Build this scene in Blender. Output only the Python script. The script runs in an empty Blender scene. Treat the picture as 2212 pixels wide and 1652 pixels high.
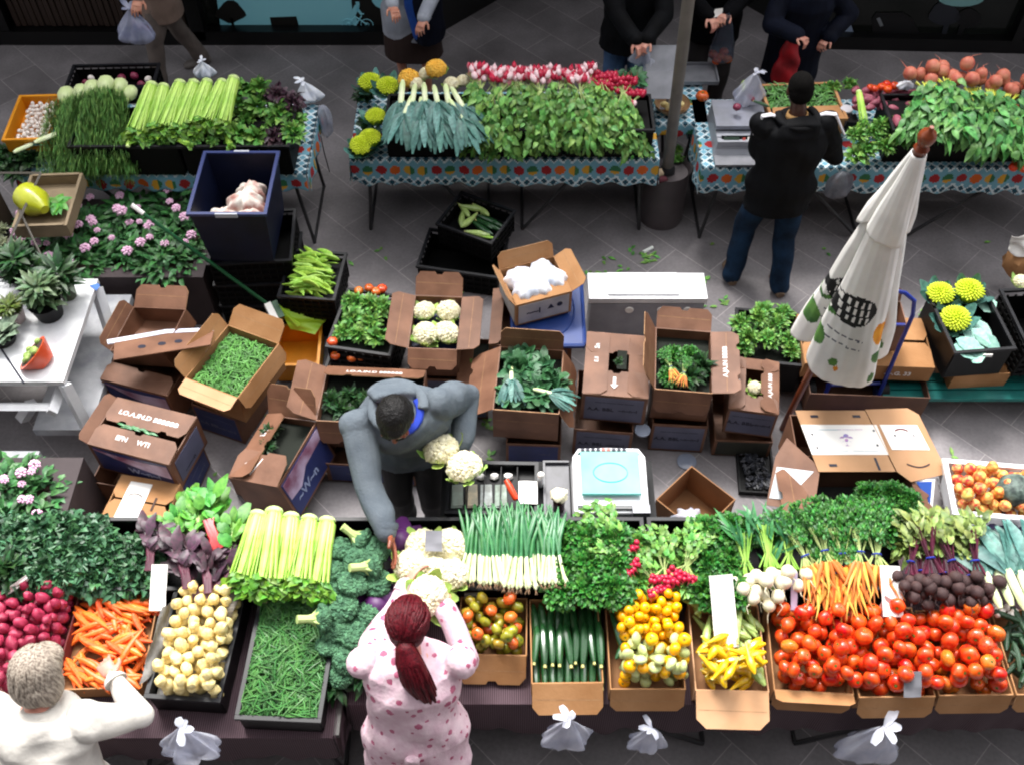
import bpy, math, random
import numpy as np
from mathutils import Vector, Matrix, noise
R = random.Random(7)
rad = math.radians
PI = math.pi
sc = bpy.context.scene
# ---------------------------------------------------------------- camera, sky, sun, exposure
CH, PITCH, FPX = 5.6, rad(52.5), 2200.0
cam = bpy.data.objects.new('camera', bpy.data.cameras.new('camera'))
sc.collection.objects.link(cam)
cam.location = (0, 0, CH)
cam.rotation_euler = (PI / 2 - PITCH, 0, 0)
cam.data.sensor_width = 36
cam.data.lens = 36 * FPX / 2212
cam.data.clip_start = .05
cam.data.clip_end = 400
sc.camera = cam
W = bpy.data.worlds.new('World')
sc.world = W
W.use_nodes = True
sky = W.node_tree.nodes.new('ShaderNodeTexSky')
sky.sky_type = 'NISHITA'
sky.sun_disc = False
sky.sun_elevation = rad(62)
sky.sun_rotation = rad(20)
sky.dust_density = 4
bg = W.node_tree.nodes['Background']
bg.inputs[1].default_value = .15
hsv = W.node_tree.nodes.new('ShaderNodeHueSaturation')
hsv.inputs['Saturation'].default_value = .12
W.node_tree.links.new(sky.outputs[0], hsv.inputs['Color'])
W.node_tree.links.new(hsv.outputs[0], bg.inputs[0])
sl = bpy.data.lights.new('sun', 'SUN')
sl.energy = 2.3
sl.angle = rad(18)
sl.color = (1, .97, .93)
sun = bpy.data.objects.new('sun', sl)
sc.collection.objects.link(sun)
sun.rotation_euler = (rad(-30), rad(-14), 0)
sc.view_settings.view_transform = 'Standard'
sc.view_settings.look = 'None'
sc.view_settings.exposure = 1.4
sc.view_settings.gamma = 1
sc.cycles.filter_width = 2.1
sc.cycles.max_bounces = 6
sc.cycles.transparent_max_bounces = 6
sc.cycles.use_denoising = True

# ---------------------------------------------------------------- camera maths: photo pixel (2212 wide) -> world
FW = Vector((0, math.cos(PITCH), -math.sin(PITCH)))
UP = Vector((0, math.sin(PITCH), math.cos(PITCH)))
def ray(u, v):
    return Vector(((u - 1106) / FPX, 0, 0)) - UP * ((v - 826) / FPX) + FW
def at(u, v, z=0.):
    d = ray(u, v)
    return Vector((0, 0, CH)) + d * ((z - CH) / d.z)
def aty(u, v, y):
    d = ray(u, v)
    return Vector((0, 0, CH)) + d * (y / d.y)
def sp(p):
    q = Vector(p) - Vector((0, 0, CH))
    return FPX / q.dot(FW)

# ---------------------------------------------------------------- materials
def hx(s):
    s = s.lstrip('#')
    c = [int(s[i:i + 2], 16) / 255 for i in (0, 2, 4)]
    return tuple(x / 12.92 if x <= .04045 else ((x + .055) / 1.055) ** 2.4 for x in c) + (1,)
MC = {}
def mat(name, c, r=.6, c2=None, ns=8., mix=1., isl=0., rnd=0., hue=0., bump=0., bs=60., metal=0., alpha=1., spec=.5, sss=0., sheen=0., sat=1., wave=None, coat=0., trans=0., st=None):
    if name in MC: return MC[name]
    m = bpy.data.materials.new(name)
    m.use_nodes = True
    nt = m.node_tree; N = nt.nodes; L = nt.links
    b = N['Principled BSDF']
    c = hx(c) if isinstance(c, str) else c
    tc = N.new('ShaderNodeTexCoord')
    b.inputs['Roughness'].default_value = r
    b.inputs['Metallic'].default_value = metal
    b.inputs['Specular IOR Level'].default_value = spec
    b.inputs['Alpha'].default_value = alpha
    b.inputs['Coat Weight'].default_value = coat
    b.inputs['Sheen Weight'].default_value = sheen
    if trans: b.inputs['Transmission Weight'].default_value = trans
    if sss:
        b.inputs['Subsurface Weight'].default_value = sss
        b.inputs['Subsurface Radius'].default_value = (.02, .01, .005)
    out = None
    if c2 is not None:
        c2 = hx(c2) if isinstance(c2, str) else c2
        if wave:
            t = N.new('ShaderNodeTexWave'); t.inputs['Scale'].default_value = ns
            t.bands_direction = wave; t.inputs['Distortion'].default_value = .6
            fac = t.outputs['Fac']
        else:
            t = N.new('ShaderNodeTexNoise'); t.inputs['Scale'].default_value = ns
            t.inputs['Detail'].default_value = 4
            fac = t.outputs['Fac']
        L.new(tc.outputs['Object'], t.inputs['Vector'])
        mr = N.new('ShaderNodeMapRange')
        mr.inputs[1].default_value = .36; mr.inputs[2].default_value = .64
        mr.inputs[4].default_value = mix
        L.new(fac, mr.inputs[0])
        mx = N.new('ShaderNodeMix'); mx.data_type = 'RGBA'
        L.new(mr.outputs[0], mx.inputs[0])
        mx.inputs[6].default_value = c; mx.inputs[7].default_value = c2
        out = mx.outputs[2]
    if isl or rnd or hue or sat != 1.:
        h = N.new('ShaderNodeHueSaturation')
        h.inputs['Saturation'].default_value = sat
        if out is not None: L.new(out, h.inputs['Color'])
        else: h.inputs['Color'].default_value = c
        ad = N.new('ShaderNodeMath'); ad.operation = 'MULTIPLY_ADD'
        g = N.new('ShaderNodeNewGeometry'); oi = N.new('ShaderNodeObjectInfo')
        L.new(g.outputs['Random Per Island'], ad.inputs[0]); ad.inputs[1].default_value = isl
        ad.inputs[2].default_value = 1 - isl / 2 - rnd / 2
        a2 = N.new('ShaderNodeMath'); a2.operation = 'MULTIPLY_ADD'
        L.new(oi.outputs['Random'], a2.inputs[0]); a2.inputs[1].default_value = rnd
        L.new(ad.outputs[0], a2.inputs[2])
        L.new(a2.outputs[0], h.inputs['Value'])
        if hue:
            a3 = N.new('ShaderNodeMath'); a3.operation = 'MULTIPLY_ADD'
            w = N.new('ShaderNodeTexWhiteNoise'); w.noise_dimensions = '1D'
            a4 = N.new('ShaderNodeMath'); a4.operation = 'ADD'
            L.new(g.outputs['Random Per Island'], a4.inputs[0]); L.new(oi.outputs['Random'], a4.inputs[1])
            L.new(a4.outputs[0], w.inputs['W'])
            L.new(w.outputs['Value'], a3.inputs[0]); a3.inputs[1].default_value = hue; a3.inputs[2].default_value = .5 - hue / 2
            L.new(a3.outputs[0], h.inputs['Hue'])
        out = h.outputs[0]
    if out is not None: L.new(out, b.inputs['Base Color'])
    else: b.inputs['Base Color'].default_value = c
    if bump:
        n2 = N.new('ShaderNodeTexNoise'); n2.inputs['Scale'].default_value = bs; n2.inputs['Detail'].default_value = 3
        if st:
            mp = N.new('ShaderNodeMapping'); mp.inputs['Scale'].default_value = st; L.new(tc.outputs['Object'], mp.inputs[0]); L.new(mp.outputs[0], n2.inputs['Vector'])
            if c2 is not None: L.new(mp.outputs[0], t.inputs['Vector']); t.inputs['Scale'].default_value = bs
        else: L.new(tc.outputs['Object'], n2.inputs['Vector'])
        bp = N.new('ShaderNodeBump'); bp.inputs['Strength'].default_value = bump; bp.inputs['Distance'].default_value = .01
        L.new(n2.outputs['Fac'], bp.inputs['Height']); L.new(bp.outputs[0], b.inputs['Normal'])
    MC[name] = m
    return m

# ---------------------------------------------------------------- geometry collector
class G:
    def __init__(s): s.v = []; s.f = []; s.m = []; s.mi = 0
    def add(s, vs, fs, mi=None):
        o = len(s.v); s.v += [tuple(p) for p in vs]
        s.f += [tuple(i + o for i in f) for f in fs]
        s.m += [s.mi if mi is None else mi] * len(fs)
    def box(s, c, d, rot=None, mi=None, taper=1.):
        x, y, z = d[0] / 2, d[1] / 2, d[2] / 2
        vs = [Vector((a * x * (taper if k < 0 else 1), b * y * (taper if k < 0 else 1), k * z)) for k in (-1, 1) for a, b in ((-1, -1), (1, -1), (1, 1), (-1, 1))]
        if rot is not None: vs = [rot @ p for p in vs]
        c = Vector(c)
        s.add([p + c for p in vs], [(3, 2, 1, 0), (4, 5, 6, 7), (0, 1, 5, 4), (1, 2, 6, 5), (2, 3, 7, 6), (3, 0, 4, 7)], mi)
    def tube(s, pts, rs, n=8, side=None, mi=None, cap=True):
        pts = [Vector(p) for p in pts]
        k = len(pts)
        if not isinstance(rs, (list, tuple)): rs = [rs] * k
        vs = []
        last = None
        for i, p in enumerate(pts):
            t = (pts[min(i + 1, k - 1)] - pts[max(i - 1, 0)]).normalized()
            a = Vector(side) if side is not None else (last if last is not None else (Vector((1, 0, 0)) if abs(t.x) < .8 else Vector((0, 1, 0))))
            a = (a - t * a.dot(t))
            if a.length < 1e-4: a = Vector((0, 1, 0)) - t * t.y
            a.normalize(); b = t.cross(a); last = a
            r = rs[i]; ra, rb = r if isinstance(r, (tuple, list)) else (r, r)
            for j in range(n):
                th = 2 * PI * j / n
                vs.append(p + a * (math.cos(th) * ra) + b * (math.sin(th) * rb))
        fs = [(i * n + j, i * n + (j + 1) % n, (i + 1) * n + (j + 1) % n, (i + 1) * n + j) for i in range(k - 1) for j in range(n)]
        if cap:
            fs.append(tuple(range(n - 1, -1, -1))); fs.append(tuple((k - 1) * n + j for j in range(n)))
        s.add(vs, fs, mi)
    def cap(s, a, b, ra, rb, n=12, side=None, mi=None):
        """tapered capsule with round ends"""
        a, b = Vector(a), Vector(b); t = (b - a)
        if t.length < 1e-5: t = Vector((0, 0, 1e-4))
        t.normalize()
        ra2 = ra if isinstance(ra, tuple) else (ra, ra); rb2 = rb if isinstance(rb, tuple) else (rb, rb)
        P, Q = [], []
        for k in range(4):
            th = (k / 4) * PI / 2
            P.append(a - t * (math.cos(th) * min(ra2))); Q.append(tuple(max(x * math.sin(th), x * .03) for x in ra2))
        P.append(a); Q.append(ra2); P.append(b); Q.append(rb2)
        for k in range(3, -1, -1):
            th = (k / 4) * PI / 2
            P.append(b + t * (math.cos(th) * min(rb2))); Q.append(tuple(max(x * math.sin(th), x * .03) for x in rb2))
        s.tube(P, Q, n, side, mi)
    def ell(s, c, r, n=12, m=8, rot=None, mi=None, ns=0., nf=6., seed=0.):
        if not isinstance(r, (tuple, list)): r = (r, r, r)
        c = Vector(c); vs = []
        for i in range(m + 1):
            ph = PI * i / m
            for j in range(n if 0 < i < m else 1):
                th = 2 * PI * j / n
                p = Vector((math.sin(ph) * math.cos(th), math.sin(ph) * math.sin(th), math.cos(ph)))
                if ns: p *= 1 + ns * noise.noise(p * nf + Vector((seed, seed * 2, 0)))
                p = Vector((p.x * r[0], p.y * r[1], p.z * r[2]))
                if rot is not None: p = rot @ p
                vs.append(p + c)
        fs = []
        for j in range(n):
            fs.append((0, 1 + j, 1 + (j + 1) % n))
        for i in range(m - 2):
            o = 1 + i * n
            for j in range(n): fs.append((o + j, o + n + j, o + n + (j + 1) % n, o + (j + 1) % n))
        o = 1 + (m - 2) * n; e = len(vs) - 1
        for j in range(n): fs.append((o + j, e, o + (j + 1) % n))
        s.add(vs, fs, mi)
    def leaf(s, p, d, n, Ln, Wd, bend=.3, ruf=0., fold=.25, mi=None, prof=(.25, .9, 1., .62, .08), both=False):
        p = Vector(p); d = Vector(d).normalized(); n = Vector(n)
        n = n - d * n.dot(d)
        if n.length < 1e-3: n = Vector((0, 0, 1)) - d * d.z + Vector((.01, 0, 0))
        n.normalize(); a = d.cross(n); k = len(prof); vs = []
        for i, w in enumerate(prof):
            t = i / (k - 1)
            q = p + d * (Ln * t) - n * (bend * Ln * t * t)
            wd = Wd / 2 * w
            r1 = R.uniform(-ruf, ruf) * Wd; r2 = R.uniform(-ruf, ruf) * Wd
            vs += [q + a * wd + n * (fold * wd + r1), q, q - a * wd + n * (fold * wd + r2)]
        fs = []
        for i in range(k - 1):
            o = i * 3
            fs += [(o, o + 1, o + 4, o + 3), (o + 1, o + 2, o + 5, o + 4)]
        s.add(vs, fs, mi)
    def poly(s, pts, th, M, mi=None, emi=None):
        n = len(pts)
        vs = [M @ Vector((x, y, 0)) for x, y in pts] + [M @ Vector((x, y, th)) for x, y in pts]
        fs = [tuple(range(n - 1, -1, -1)), tuple(range(n, 2 * n))] + [(i, (i + 1) % n, n + (i + 1) % n, n + i) for i in range(n)]
        s.add(vs, fs, mi)
        if emi is not None: s.m[-n:] = [emi] * n
    def xf(s, M):
        s.v = [tuple(M @ Vector(p)) for p in s.v]; return s
    def mesh(s, name, mats, smooth=True):
        me = bpy.data.meshes.new(name)
        me.from_pydata(s.v, [], s.f)
        if not isinstance(mats, (list, tuple)): mats = [mats]
        for m in mats: me.materials.append(m)
        if len(mats) > 1: me.polygons.foreach_set('material_index', s.m)
        if smooth:
            me.polygons.foreach_set('use_smooth', [True] * len(s.f))
            if smooth != 'all':
                try: me.set_sharp_from_angle(angle=rad(38))
                except Exception: pass
        me.update()
        return me

def ob(name, g, m, parent=None, loc=None, rot=None, smooth=True):
    me = g.mesh(name, m, smooth) if isinstance(g, G) else g
    o = bpy.data.objects.new(name, me)
    sc.collection.objects.link(o)
    if parent is not None: o.parent = parent
    if loc is not None: o.location = loc
    if rot is not None: o.rotation_euler = rot
    return o
def tag(o, label=None, cat=None, group=None, kind=None):
    if label: o['label'] = label
    if cat: o['category'] = cat
    if group: o['group'] = group
    if kind: o['kind'] = kind
    return o
def thing(name, label, cat, loc=(0, 0, 0), rz=0., group=None, rot=None):
    o = bpy.data.objects.new(name, None); sc.collection.objects.link(o)
    o.empty_display_size = .05
    o.location = loc; o.rotation_euler = rot if rot is not None else (0, 0, rz)
    return tag(o, label, cat, group)
def struct(name, g, m, smooth=True): return tag(ob(name, g, m, smooth=smooth), kind='structure')
PILE = []
def dup(src, loc, rot=(0, 0, 0), s=1., label=None, group=None, pile=False):
    c = src.copy(); sc.collection.objects.link(c)
    c.location = loc; c.rotation_euler = rot
    c.scale = s if isinstance(s, (tuple, list)) else (s, s, s)
    if label: c['label'] = label
    if group: c['group'] = group
    for ch in src.children:
        d = ch.copy(); sc.collection.objects.link(d); d.parent = c
        for g2 in ch.children:
            e = g2.copy(); sc.collection.objects.link(e); e.parent = d
    if pile: PILE.append(c)
    return c
PROTO = []
def proto(o):
    PROTO.append(o); return o
def text(s, size, m, parent, M, name='lettering', ext=.0006, xs=1.):
    cu = bpy.data.curves.new(name, 'FONT'); cu.body = s; cu.size = size; cu.extrude = ext
    cu.align_x = 'CENTER'; cu.align_y = 'CENTER'; cu.offset = size * .02; cu.resolution_u = 2
    t = bpy.data.objects.new(name, cu); sc.collection.objects.link(t)
    dg = bpy.context.evaluated_depsgraph_get()
    me = bpy.data.meshes.new_from_object(t.evaluated_get(dg))
    bpy.data.objects.remove(t)
    me.materials.clear(); me.materials.append(m)
    me.transform(M @ Matrix.Diagonal((xs, 1, 1, 1)))
    o = bpy.data.objects.new(name, me); sc.collection.objects.link(o); o.parent = parent
    return o
def frame(o, x, y):
    x = Vector(x).normalized(); y = Vector(y); y = (y - x * y.dot(x)).normalized(); z = x.cross(y)
    M = Matrix((x, y, z)).transposed().to_4x4(); M.translation = Vector(o); return M
def remesh(g, name, m, vox, parent=None, smooth=3, fold=0., ff=6., seed=0., dec=None):
    me = g.mesh(name, m)
    o = bpy.data.objects.new(name, me); sc.collection.objects.link(o)
    r = o.modifiers.new('r', 'REMESH'); r.mode = 'VOXEL'; r.voxel_size = vox; r.use_smooth_shade = True
    if smooth:
        q = o.modifiers.new('s', 'SMOOTH'); q.iterations = smooth; q.factor = .5
    dg = bpy.context.evaluated_depsgraph_get()
    me2 = bpy.data.meshes.new_from_object(o.evaluated_get(dg))
    bpy.data.objects.remove(o)
    if fold:
        n = len(me2.vertices)
        co = np.empty(n * 3, 'f'); no = np.empty(n * 3, 'f')
        me2.vertices.foreach_get('co', co); me2.vertices.foreach_get('normal', no)
        co = co.reshape(-1, 3); no = no.reshape(-1, 3)
        x, y, z = co.T * ff
        w = np.sin(z * 2.3 + 1.9 * np.sin(x * 1.3 + seed) + 1.3 * np.sin(y * 1.7)) * .5 + np.sin(x * 1.9 + z * 1.1 + 2 * np.sin(z * .9 + seed) + y) * .5
        w = np.sign(w) * np.abs(w) ** .8
        co += no * (w * fold)[:, None]
        me2.vertices.foreach_set('co', co.ravel()); me2.update()
    me2.name = name
    return ob(name, me2, m, parent)
# ---------------------------------------------------------------- shared materials
KRAFT = mat('kraft_card', '#a97c52', .85, '#96693f', 4, bump=.15, bs=60)
KRAFTD = mat('kraft_card_dark', '#8d6440', .85, '#7c5535', 5, bump=.1)
WAX = mat('waxed_card', '#63402c', .6, '#7d5640', 5, bump=.2, bs=26)
WAXD = mat('waxed_card_edge', '#4c2f20', .7, '#5d3d2b', 7)
NAVY = mat('navy_print', '#1b2450', .45, '#27336b', 4)
GREYP = mat('grey_print', '#5d6078', .5, '#52556b', 6)
WHITEP = mat('white_print', '#dcdce2', .5, '#c9cad6', 5)
INK = mat('dark_ink', '#15172b', .6)
INKW = mat('white_ink', '#e6e0de', .6)
BLK = mat('black_plastic', '#060607', .5, '#0b0b0d', 12, bump=.05, spec=.22)
BLK2 = mat('black_crate_plastic', '#040405', .6, '#080809', 12, spec=.15)
WHT = mat('white_plastic', '#e8e8ea', .4, '#d7d8dc', 6)
BINB = mat('dark_blue_bin', '#090e22', .45, '#0d142e', 5, spec=.3)
LIDB = mat('blue_lid', '#1d3a7c', .4, '#17306a', 4)
STEEL = mat('dull_steel', '#85868c', .42, '#74757b', 9, metal=.35)
STEELD = mat('dark_metal', '#3c3b3d', .45, '#333234', 9, metal=.3)
BAG = mat('clear_bag_film', '#e2e4f0', .25, '#b9bed4', 7, alpha=.5, spec=.8, bump=.35, bs=18)
BAGW = mat('white_bag_film', '#eef0f6', .35, '#cfd6e6', 14, alpha=.93, bump=.5, bs=30)
TWHITE = mat('paper_white', '#ece9e4', .8)
CHALK = mat('chalk_white', '#e3e6e2', .9)
EDGE = mat('raw_card_edge', '#a8835f', .9, '#8e6a4a', 30)
# ---------------------------------------------------------------- the ground: running bond of grey tiles laid at 45 degrees
def tile_material():
    m = bpy.data.materials.new('floor_tiles'); m.use_nodes = True
    nt = m.node_tree; N = nt.nodes; L = nt.links; b = N['Principled BSDF']
    tc = N.new('ShaderNodeTexCoord'); mp = N.new('ShaderNodeMapping'); mp.inputs['Rotation'].default_value = (0, 0, rad(45.5))
    mp.inputs['Location'].default_value = (.13, .21, 0)
    L.new(tc.outputs['Object'], mp.inputs[0])
    br = N.new('ShaderNodeTexBrick'); L.new(mp.outputs[0], br.inputs[0])
    br.inputs['Scale'].default_value = 1; br.inputs['Brick Width'].default_value = .66; br.inputs['Row Height'].default_value = .335
    br.inputs['Mortar Size'].default_value = .0035; br.inputs['Mortar Smooth'].default_value = .3; br.offset = .5
    br.inputs['Color1'].default_value = hx('#767173'); br.inputs['Color2'].default_value = hx('#837e80'); br.inputs['Mortar'].default_value = hx('#a29b9b')
    n = N.new('ShaderNodeTexNoise'); n.inputs['Scale'].default_value = 2.2; n.inputs['Detail'].default_value = 6; L.new(tc.outputs['Object'], n.inputs[0])
    n2 = N.new('ShaderNodeTexNoise'); n2.inputs['Scale'].default_value = 45; n2.inputs['Detail'].default_value = 4; L.new(tc.outputs['Object'], n2.inputs[0])
    mr = N.new('ShaderNodeMapRange'); mr.inputs[1].default_value = .3; mr.inputs[2].default_value = .7; mr.inputs[3].default_value = .62; mr.inputs[4].default_value = 1.16; L.new(n.outputs[0], mr.inputs[0])
    mr2 = N.new('ShaderNodeMapRange'); mr2.inputs[1].default_value = .3; mr2.inputs[2].default_value = .7; mr2.inputs[3].default_value = .88; mr2.inputs[4].default_value = 1.1; L.new(n2.outputs[0], mr2.inputs[0])
    mu = N.new('ShaderNodeMath'); mu.operation = 'MULTIPLY'; L.new(mr.outputs[0], mu.inputs[0]); L.new(mr2.outputs[0], mu.inputs[1])
    h = N.new('ShaderNodeHueSaturation'); L.new(br.outputs[0], h.inputs['Color']); L.new(mu.outputs[0], h.inputs['Value'])
    L.new(h.outputs[0], b.inputs['Base Color'])
    r = N.new('ShaderNodeMapRange'); r.inputs[3].default_value = .5; r.inputs[4].default_value = .8; L.new(n.outputs[0], r.inputs[0]); L.new(r.outputs[0], b.inputs['Roughness'])
    bp = N.new('ShaderNodeBump'); bp.inputs['Strength'].default_value = .25; bp.inputs['Distance'].default_value = .004; L.new(n2.outputs[0], bp.inputs['Height']); L.new(bp.outputs[0], b.inputs['Normal'])
    return m
g = G(); g.add([(-60, -40, 0), (60, -40, 0), (60, 80, 0), (-60, 80, 0)], [(0, 1, 2, 3)])
struct('ground', g, tile_material())

# ---------------------------------------------------------------- buildings round the yard
FRAME = mat('black_shop_frame', '#040405', .35)
GLASS = mat('dark_shop_glass', '#10130f', .12, '#191d1a', 2, spec=.6)
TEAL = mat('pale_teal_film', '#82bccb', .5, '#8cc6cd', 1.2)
SILB = mat('dark_silhouette_film', '#11100c', .6)
WOODP = mat('dark_wood_panel', '#2b1d17', .6, '#3a2a22', 14, wave='X')
WALLM = mat('dark_upper_wall', '#1b1a1c', .8)
GREYS = mat('grey_silhouette_film', '#23262e', .5)
YB = 8.24
b1 = thing('shop_building', 'dark shopfront on the left with wood panels and a pale teal cut-out window', 'building', (0, YB, 0))
xl = lambda u, v=90: aty(u, v, YB).x
xe = at(937, 80).x
g = G(); g.box(((xe - 9) / 2 - .0, .3, .07), (xe + 9, .6, .14)); ob('base_plinth', g, FRAME, b1)
g = G(); g.box(((xe - 9) / 2, .42, 3.6), (xe + 9, .5, 6.9)); ob('wall', g, WALLM, b1)
g = G()
for k in range(30):
    x = xl(38) + k * (xl(420) - xl(38)) / 30
    g.box((x + .03, .1 + .006 * (k % 3), .75), ((xl(420) - xl(38)) / 30 - .012, .05, 1.2))
ob('wood_panel', g, WOODP, b1)
g = G(); g.box((xl(18), .08, 1.3), (.1, .14, 2.5)); ob('window_frame', g, FRAME, b1); g = G(); g.box((xl(432), .08, 1.3), (.13, .16, 2.5)); ob('window_frame', g, FRAME, b1); g = G(); g.box((xe - .05, .1, 1.3), (.1, .2, 2.5)); ob('window_frame', g, FRAME, b1)
x0, x1 = xl(446), xl(925)
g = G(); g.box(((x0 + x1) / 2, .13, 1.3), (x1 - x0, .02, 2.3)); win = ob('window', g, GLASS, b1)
xt = xl(668 + 0)
def panel(name, pts, y, m, par):
    """flat film on the glass; pts are (x, z)"""
    g = G(); g.poly([(a, b) for a, b in pts], .002, Matrix(((1, 0, 0, 0), (0, 0, 1, y), (0, 1, 0, 0), (0, 0, 0, 1))))
    return ob(name, g, m, par, smooth=False)
def pz(u, v): p = aty(u, v, YB + .11); return (p.x, p.z)
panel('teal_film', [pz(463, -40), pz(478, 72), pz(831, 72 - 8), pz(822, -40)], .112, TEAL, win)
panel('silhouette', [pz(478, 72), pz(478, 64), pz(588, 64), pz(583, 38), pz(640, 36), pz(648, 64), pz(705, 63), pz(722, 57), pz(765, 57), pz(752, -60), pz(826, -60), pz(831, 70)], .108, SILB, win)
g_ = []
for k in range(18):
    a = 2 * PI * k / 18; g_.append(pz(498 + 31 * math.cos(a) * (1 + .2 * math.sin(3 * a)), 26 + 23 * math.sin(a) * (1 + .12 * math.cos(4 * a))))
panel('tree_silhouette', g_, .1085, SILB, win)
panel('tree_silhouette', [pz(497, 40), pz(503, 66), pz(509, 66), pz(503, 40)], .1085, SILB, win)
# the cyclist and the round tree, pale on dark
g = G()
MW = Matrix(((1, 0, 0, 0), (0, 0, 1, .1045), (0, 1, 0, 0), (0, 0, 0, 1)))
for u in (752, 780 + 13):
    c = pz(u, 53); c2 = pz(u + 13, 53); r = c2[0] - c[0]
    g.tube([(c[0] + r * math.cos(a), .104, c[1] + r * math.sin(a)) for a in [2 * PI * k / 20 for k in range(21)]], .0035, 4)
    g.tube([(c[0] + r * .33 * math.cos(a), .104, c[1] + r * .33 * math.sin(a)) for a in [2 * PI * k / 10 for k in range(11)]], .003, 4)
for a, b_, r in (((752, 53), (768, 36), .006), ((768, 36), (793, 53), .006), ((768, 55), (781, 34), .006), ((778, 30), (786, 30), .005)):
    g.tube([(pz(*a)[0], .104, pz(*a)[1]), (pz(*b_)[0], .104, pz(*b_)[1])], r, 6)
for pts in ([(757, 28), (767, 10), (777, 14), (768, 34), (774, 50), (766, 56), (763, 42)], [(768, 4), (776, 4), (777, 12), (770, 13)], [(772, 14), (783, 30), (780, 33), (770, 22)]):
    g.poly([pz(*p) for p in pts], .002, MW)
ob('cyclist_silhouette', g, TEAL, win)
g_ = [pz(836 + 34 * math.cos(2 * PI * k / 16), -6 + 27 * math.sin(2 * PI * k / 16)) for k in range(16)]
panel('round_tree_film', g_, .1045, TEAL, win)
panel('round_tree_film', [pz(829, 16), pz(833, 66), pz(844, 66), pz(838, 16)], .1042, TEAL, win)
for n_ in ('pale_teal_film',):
    b_ = MC[n_].node_tree.nodes['Principled BSDF']; b_.inputs['Emission Color'].default_value = hx('#5c9fb2'); b_.inputs['Emission Strength'].default_value = .05  # faint glow added to brighten the film, no lamp behind it
# diagonal return of the left shop
pa, pb = at(937, 80), at(1076, 0)
d = (pb - pa).normalized(); pc = pa + d * 7
def vwall(name, a, b, z0, z1, th, m, par):
    a, b = Vector((a.x, a.y, 0)), Vector((b.x, b.y, 0)); dd = (b - a); n = Vector((-dd.y, dd.x, 0)).normalized() * th
    g = G(); g.add([(a.x, a.y, z0), (b.x, b.y, z0), (b.x + n.x, b.y + n.y, z0), (a.x + n.x, a.y + n.y, z0), (a.x, a.y, z1), (b.x, b.y, z1), (b.x + n.x, b.y + n.y, z1), (a.x + n.x, a.y + n.y, z1)],
                   [(3, 2, 1, 0), (4, 5, 6, 7), (0, 1, 5, 4), (1, 2, 6, 5), (2, 3, 7, 6), (3, 0, 4, 7)])
    return ob(name, g, m, par, smooth=False)
O = Vector((0, YB, 0))
vwall('return_wall', pa - O, pc - O, 0, 7, .2, FRAME, b1)
# right shop
b2 = thing('shop_building', 'dark glazed shopfront on the right with grey tree silhouettes', 'building', (0, 8.0, 0))
pR0, pR1 = at(1775, 107), at(2212, 117)
yr0, yr1 = pR0.y - 8.0, pR1.y - 8.0
dR = (pR1 - pR0); pR2 = pR0 + dR * 6; O2 = Vector((0, 8.0, 0)); n2 = Vector((-dR.y, dR.x, 0)).normalized()
vwall('base_plinth', pR0 - O2, pR2 - O2, 0, .13, .3, FRAME, b2)
gl = vwall('window', pR0 - O2 + n2 * .1, pR2 - O2 + n2 * .1, .13, 2.4, .02, GLASS, b2)
vwall('wall', pR0 - O2 + n2 * .13, pR2 - O2 + n2 * .13, 2.4, 7, .4, WALLM, b2)
pf = aty(2195, 60, pR1.y + .06); g = G(); g.box((pf.x + .03, pf.y - 8.0, 1.2), (.09, .12, 2.2), Matrix.Rotation(0, 3, 'Z')); ob('window_frame', g, FRAME, b2)
pq0 = at(1590, 0); pq = pR0 + (pq0 - pR0).normalized() * 7
vwall('return_wall', pq - O2, pR0 - O2, 0, 7, .2, mat('return_wall_dark', '#0b0d0c', .4), b2)
def onR(u, v):
    s = ray(u, v); A = pR0 + n2 * .095; t = ((A - Vector((0, 0, CH))).dot(n2)) / s.dot(n2)
    return Vector((0, 0, CH)) + s * t - O2
def filmR(name, pix, m, off=0):
    P = [onR(*q) - n2 * (.004 + off) for q in pix]; k = len(P)
    g = G(); g.add(P + [p - n2 * .002 for p in P], [tuple(range(k)), tuple(range(2 * k - 1, k - 1, -1))] + [(i, k + i, k + (i + 1) % k, (i + 1) % k) for i in range(k)])
    return ob(name, g, m, gl, smooth=False)
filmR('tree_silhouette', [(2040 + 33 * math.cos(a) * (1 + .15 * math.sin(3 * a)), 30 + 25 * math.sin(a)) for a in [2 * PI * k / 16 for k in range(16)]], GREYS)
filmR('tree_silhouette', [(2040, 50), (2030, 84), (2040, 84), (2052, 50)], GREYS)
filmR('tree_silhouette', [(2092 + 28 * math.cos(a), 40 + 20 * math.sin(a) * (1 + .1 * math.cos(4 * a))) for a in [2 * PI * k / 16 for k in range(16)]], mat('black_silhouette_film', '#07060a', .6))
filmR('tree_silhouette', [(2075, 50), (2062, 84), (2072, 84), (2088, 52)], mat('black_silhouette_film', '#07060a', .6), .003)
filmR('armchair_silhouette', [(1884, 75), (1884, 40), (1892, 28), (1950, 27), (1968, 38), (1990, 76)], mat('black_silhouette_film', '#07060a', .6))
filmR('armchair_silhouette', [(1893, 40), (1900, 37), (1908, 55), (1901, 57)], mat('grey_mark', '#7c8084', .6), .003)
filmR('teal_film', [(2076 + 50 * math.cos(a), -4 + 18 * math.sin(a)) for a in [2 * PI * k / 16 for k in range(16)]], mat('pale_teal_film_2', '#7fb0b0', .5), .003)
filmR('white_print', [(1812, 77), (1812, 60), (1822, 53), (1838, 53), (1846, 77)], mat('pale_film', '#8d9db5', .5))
g = G(); g.box((0, 8.6, 3.3), (60, 2.1, .2)); struct('added_shade_roof', g, WALLM)  # roof slab out of view, added to shade the floor along the shopfronts
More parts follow.
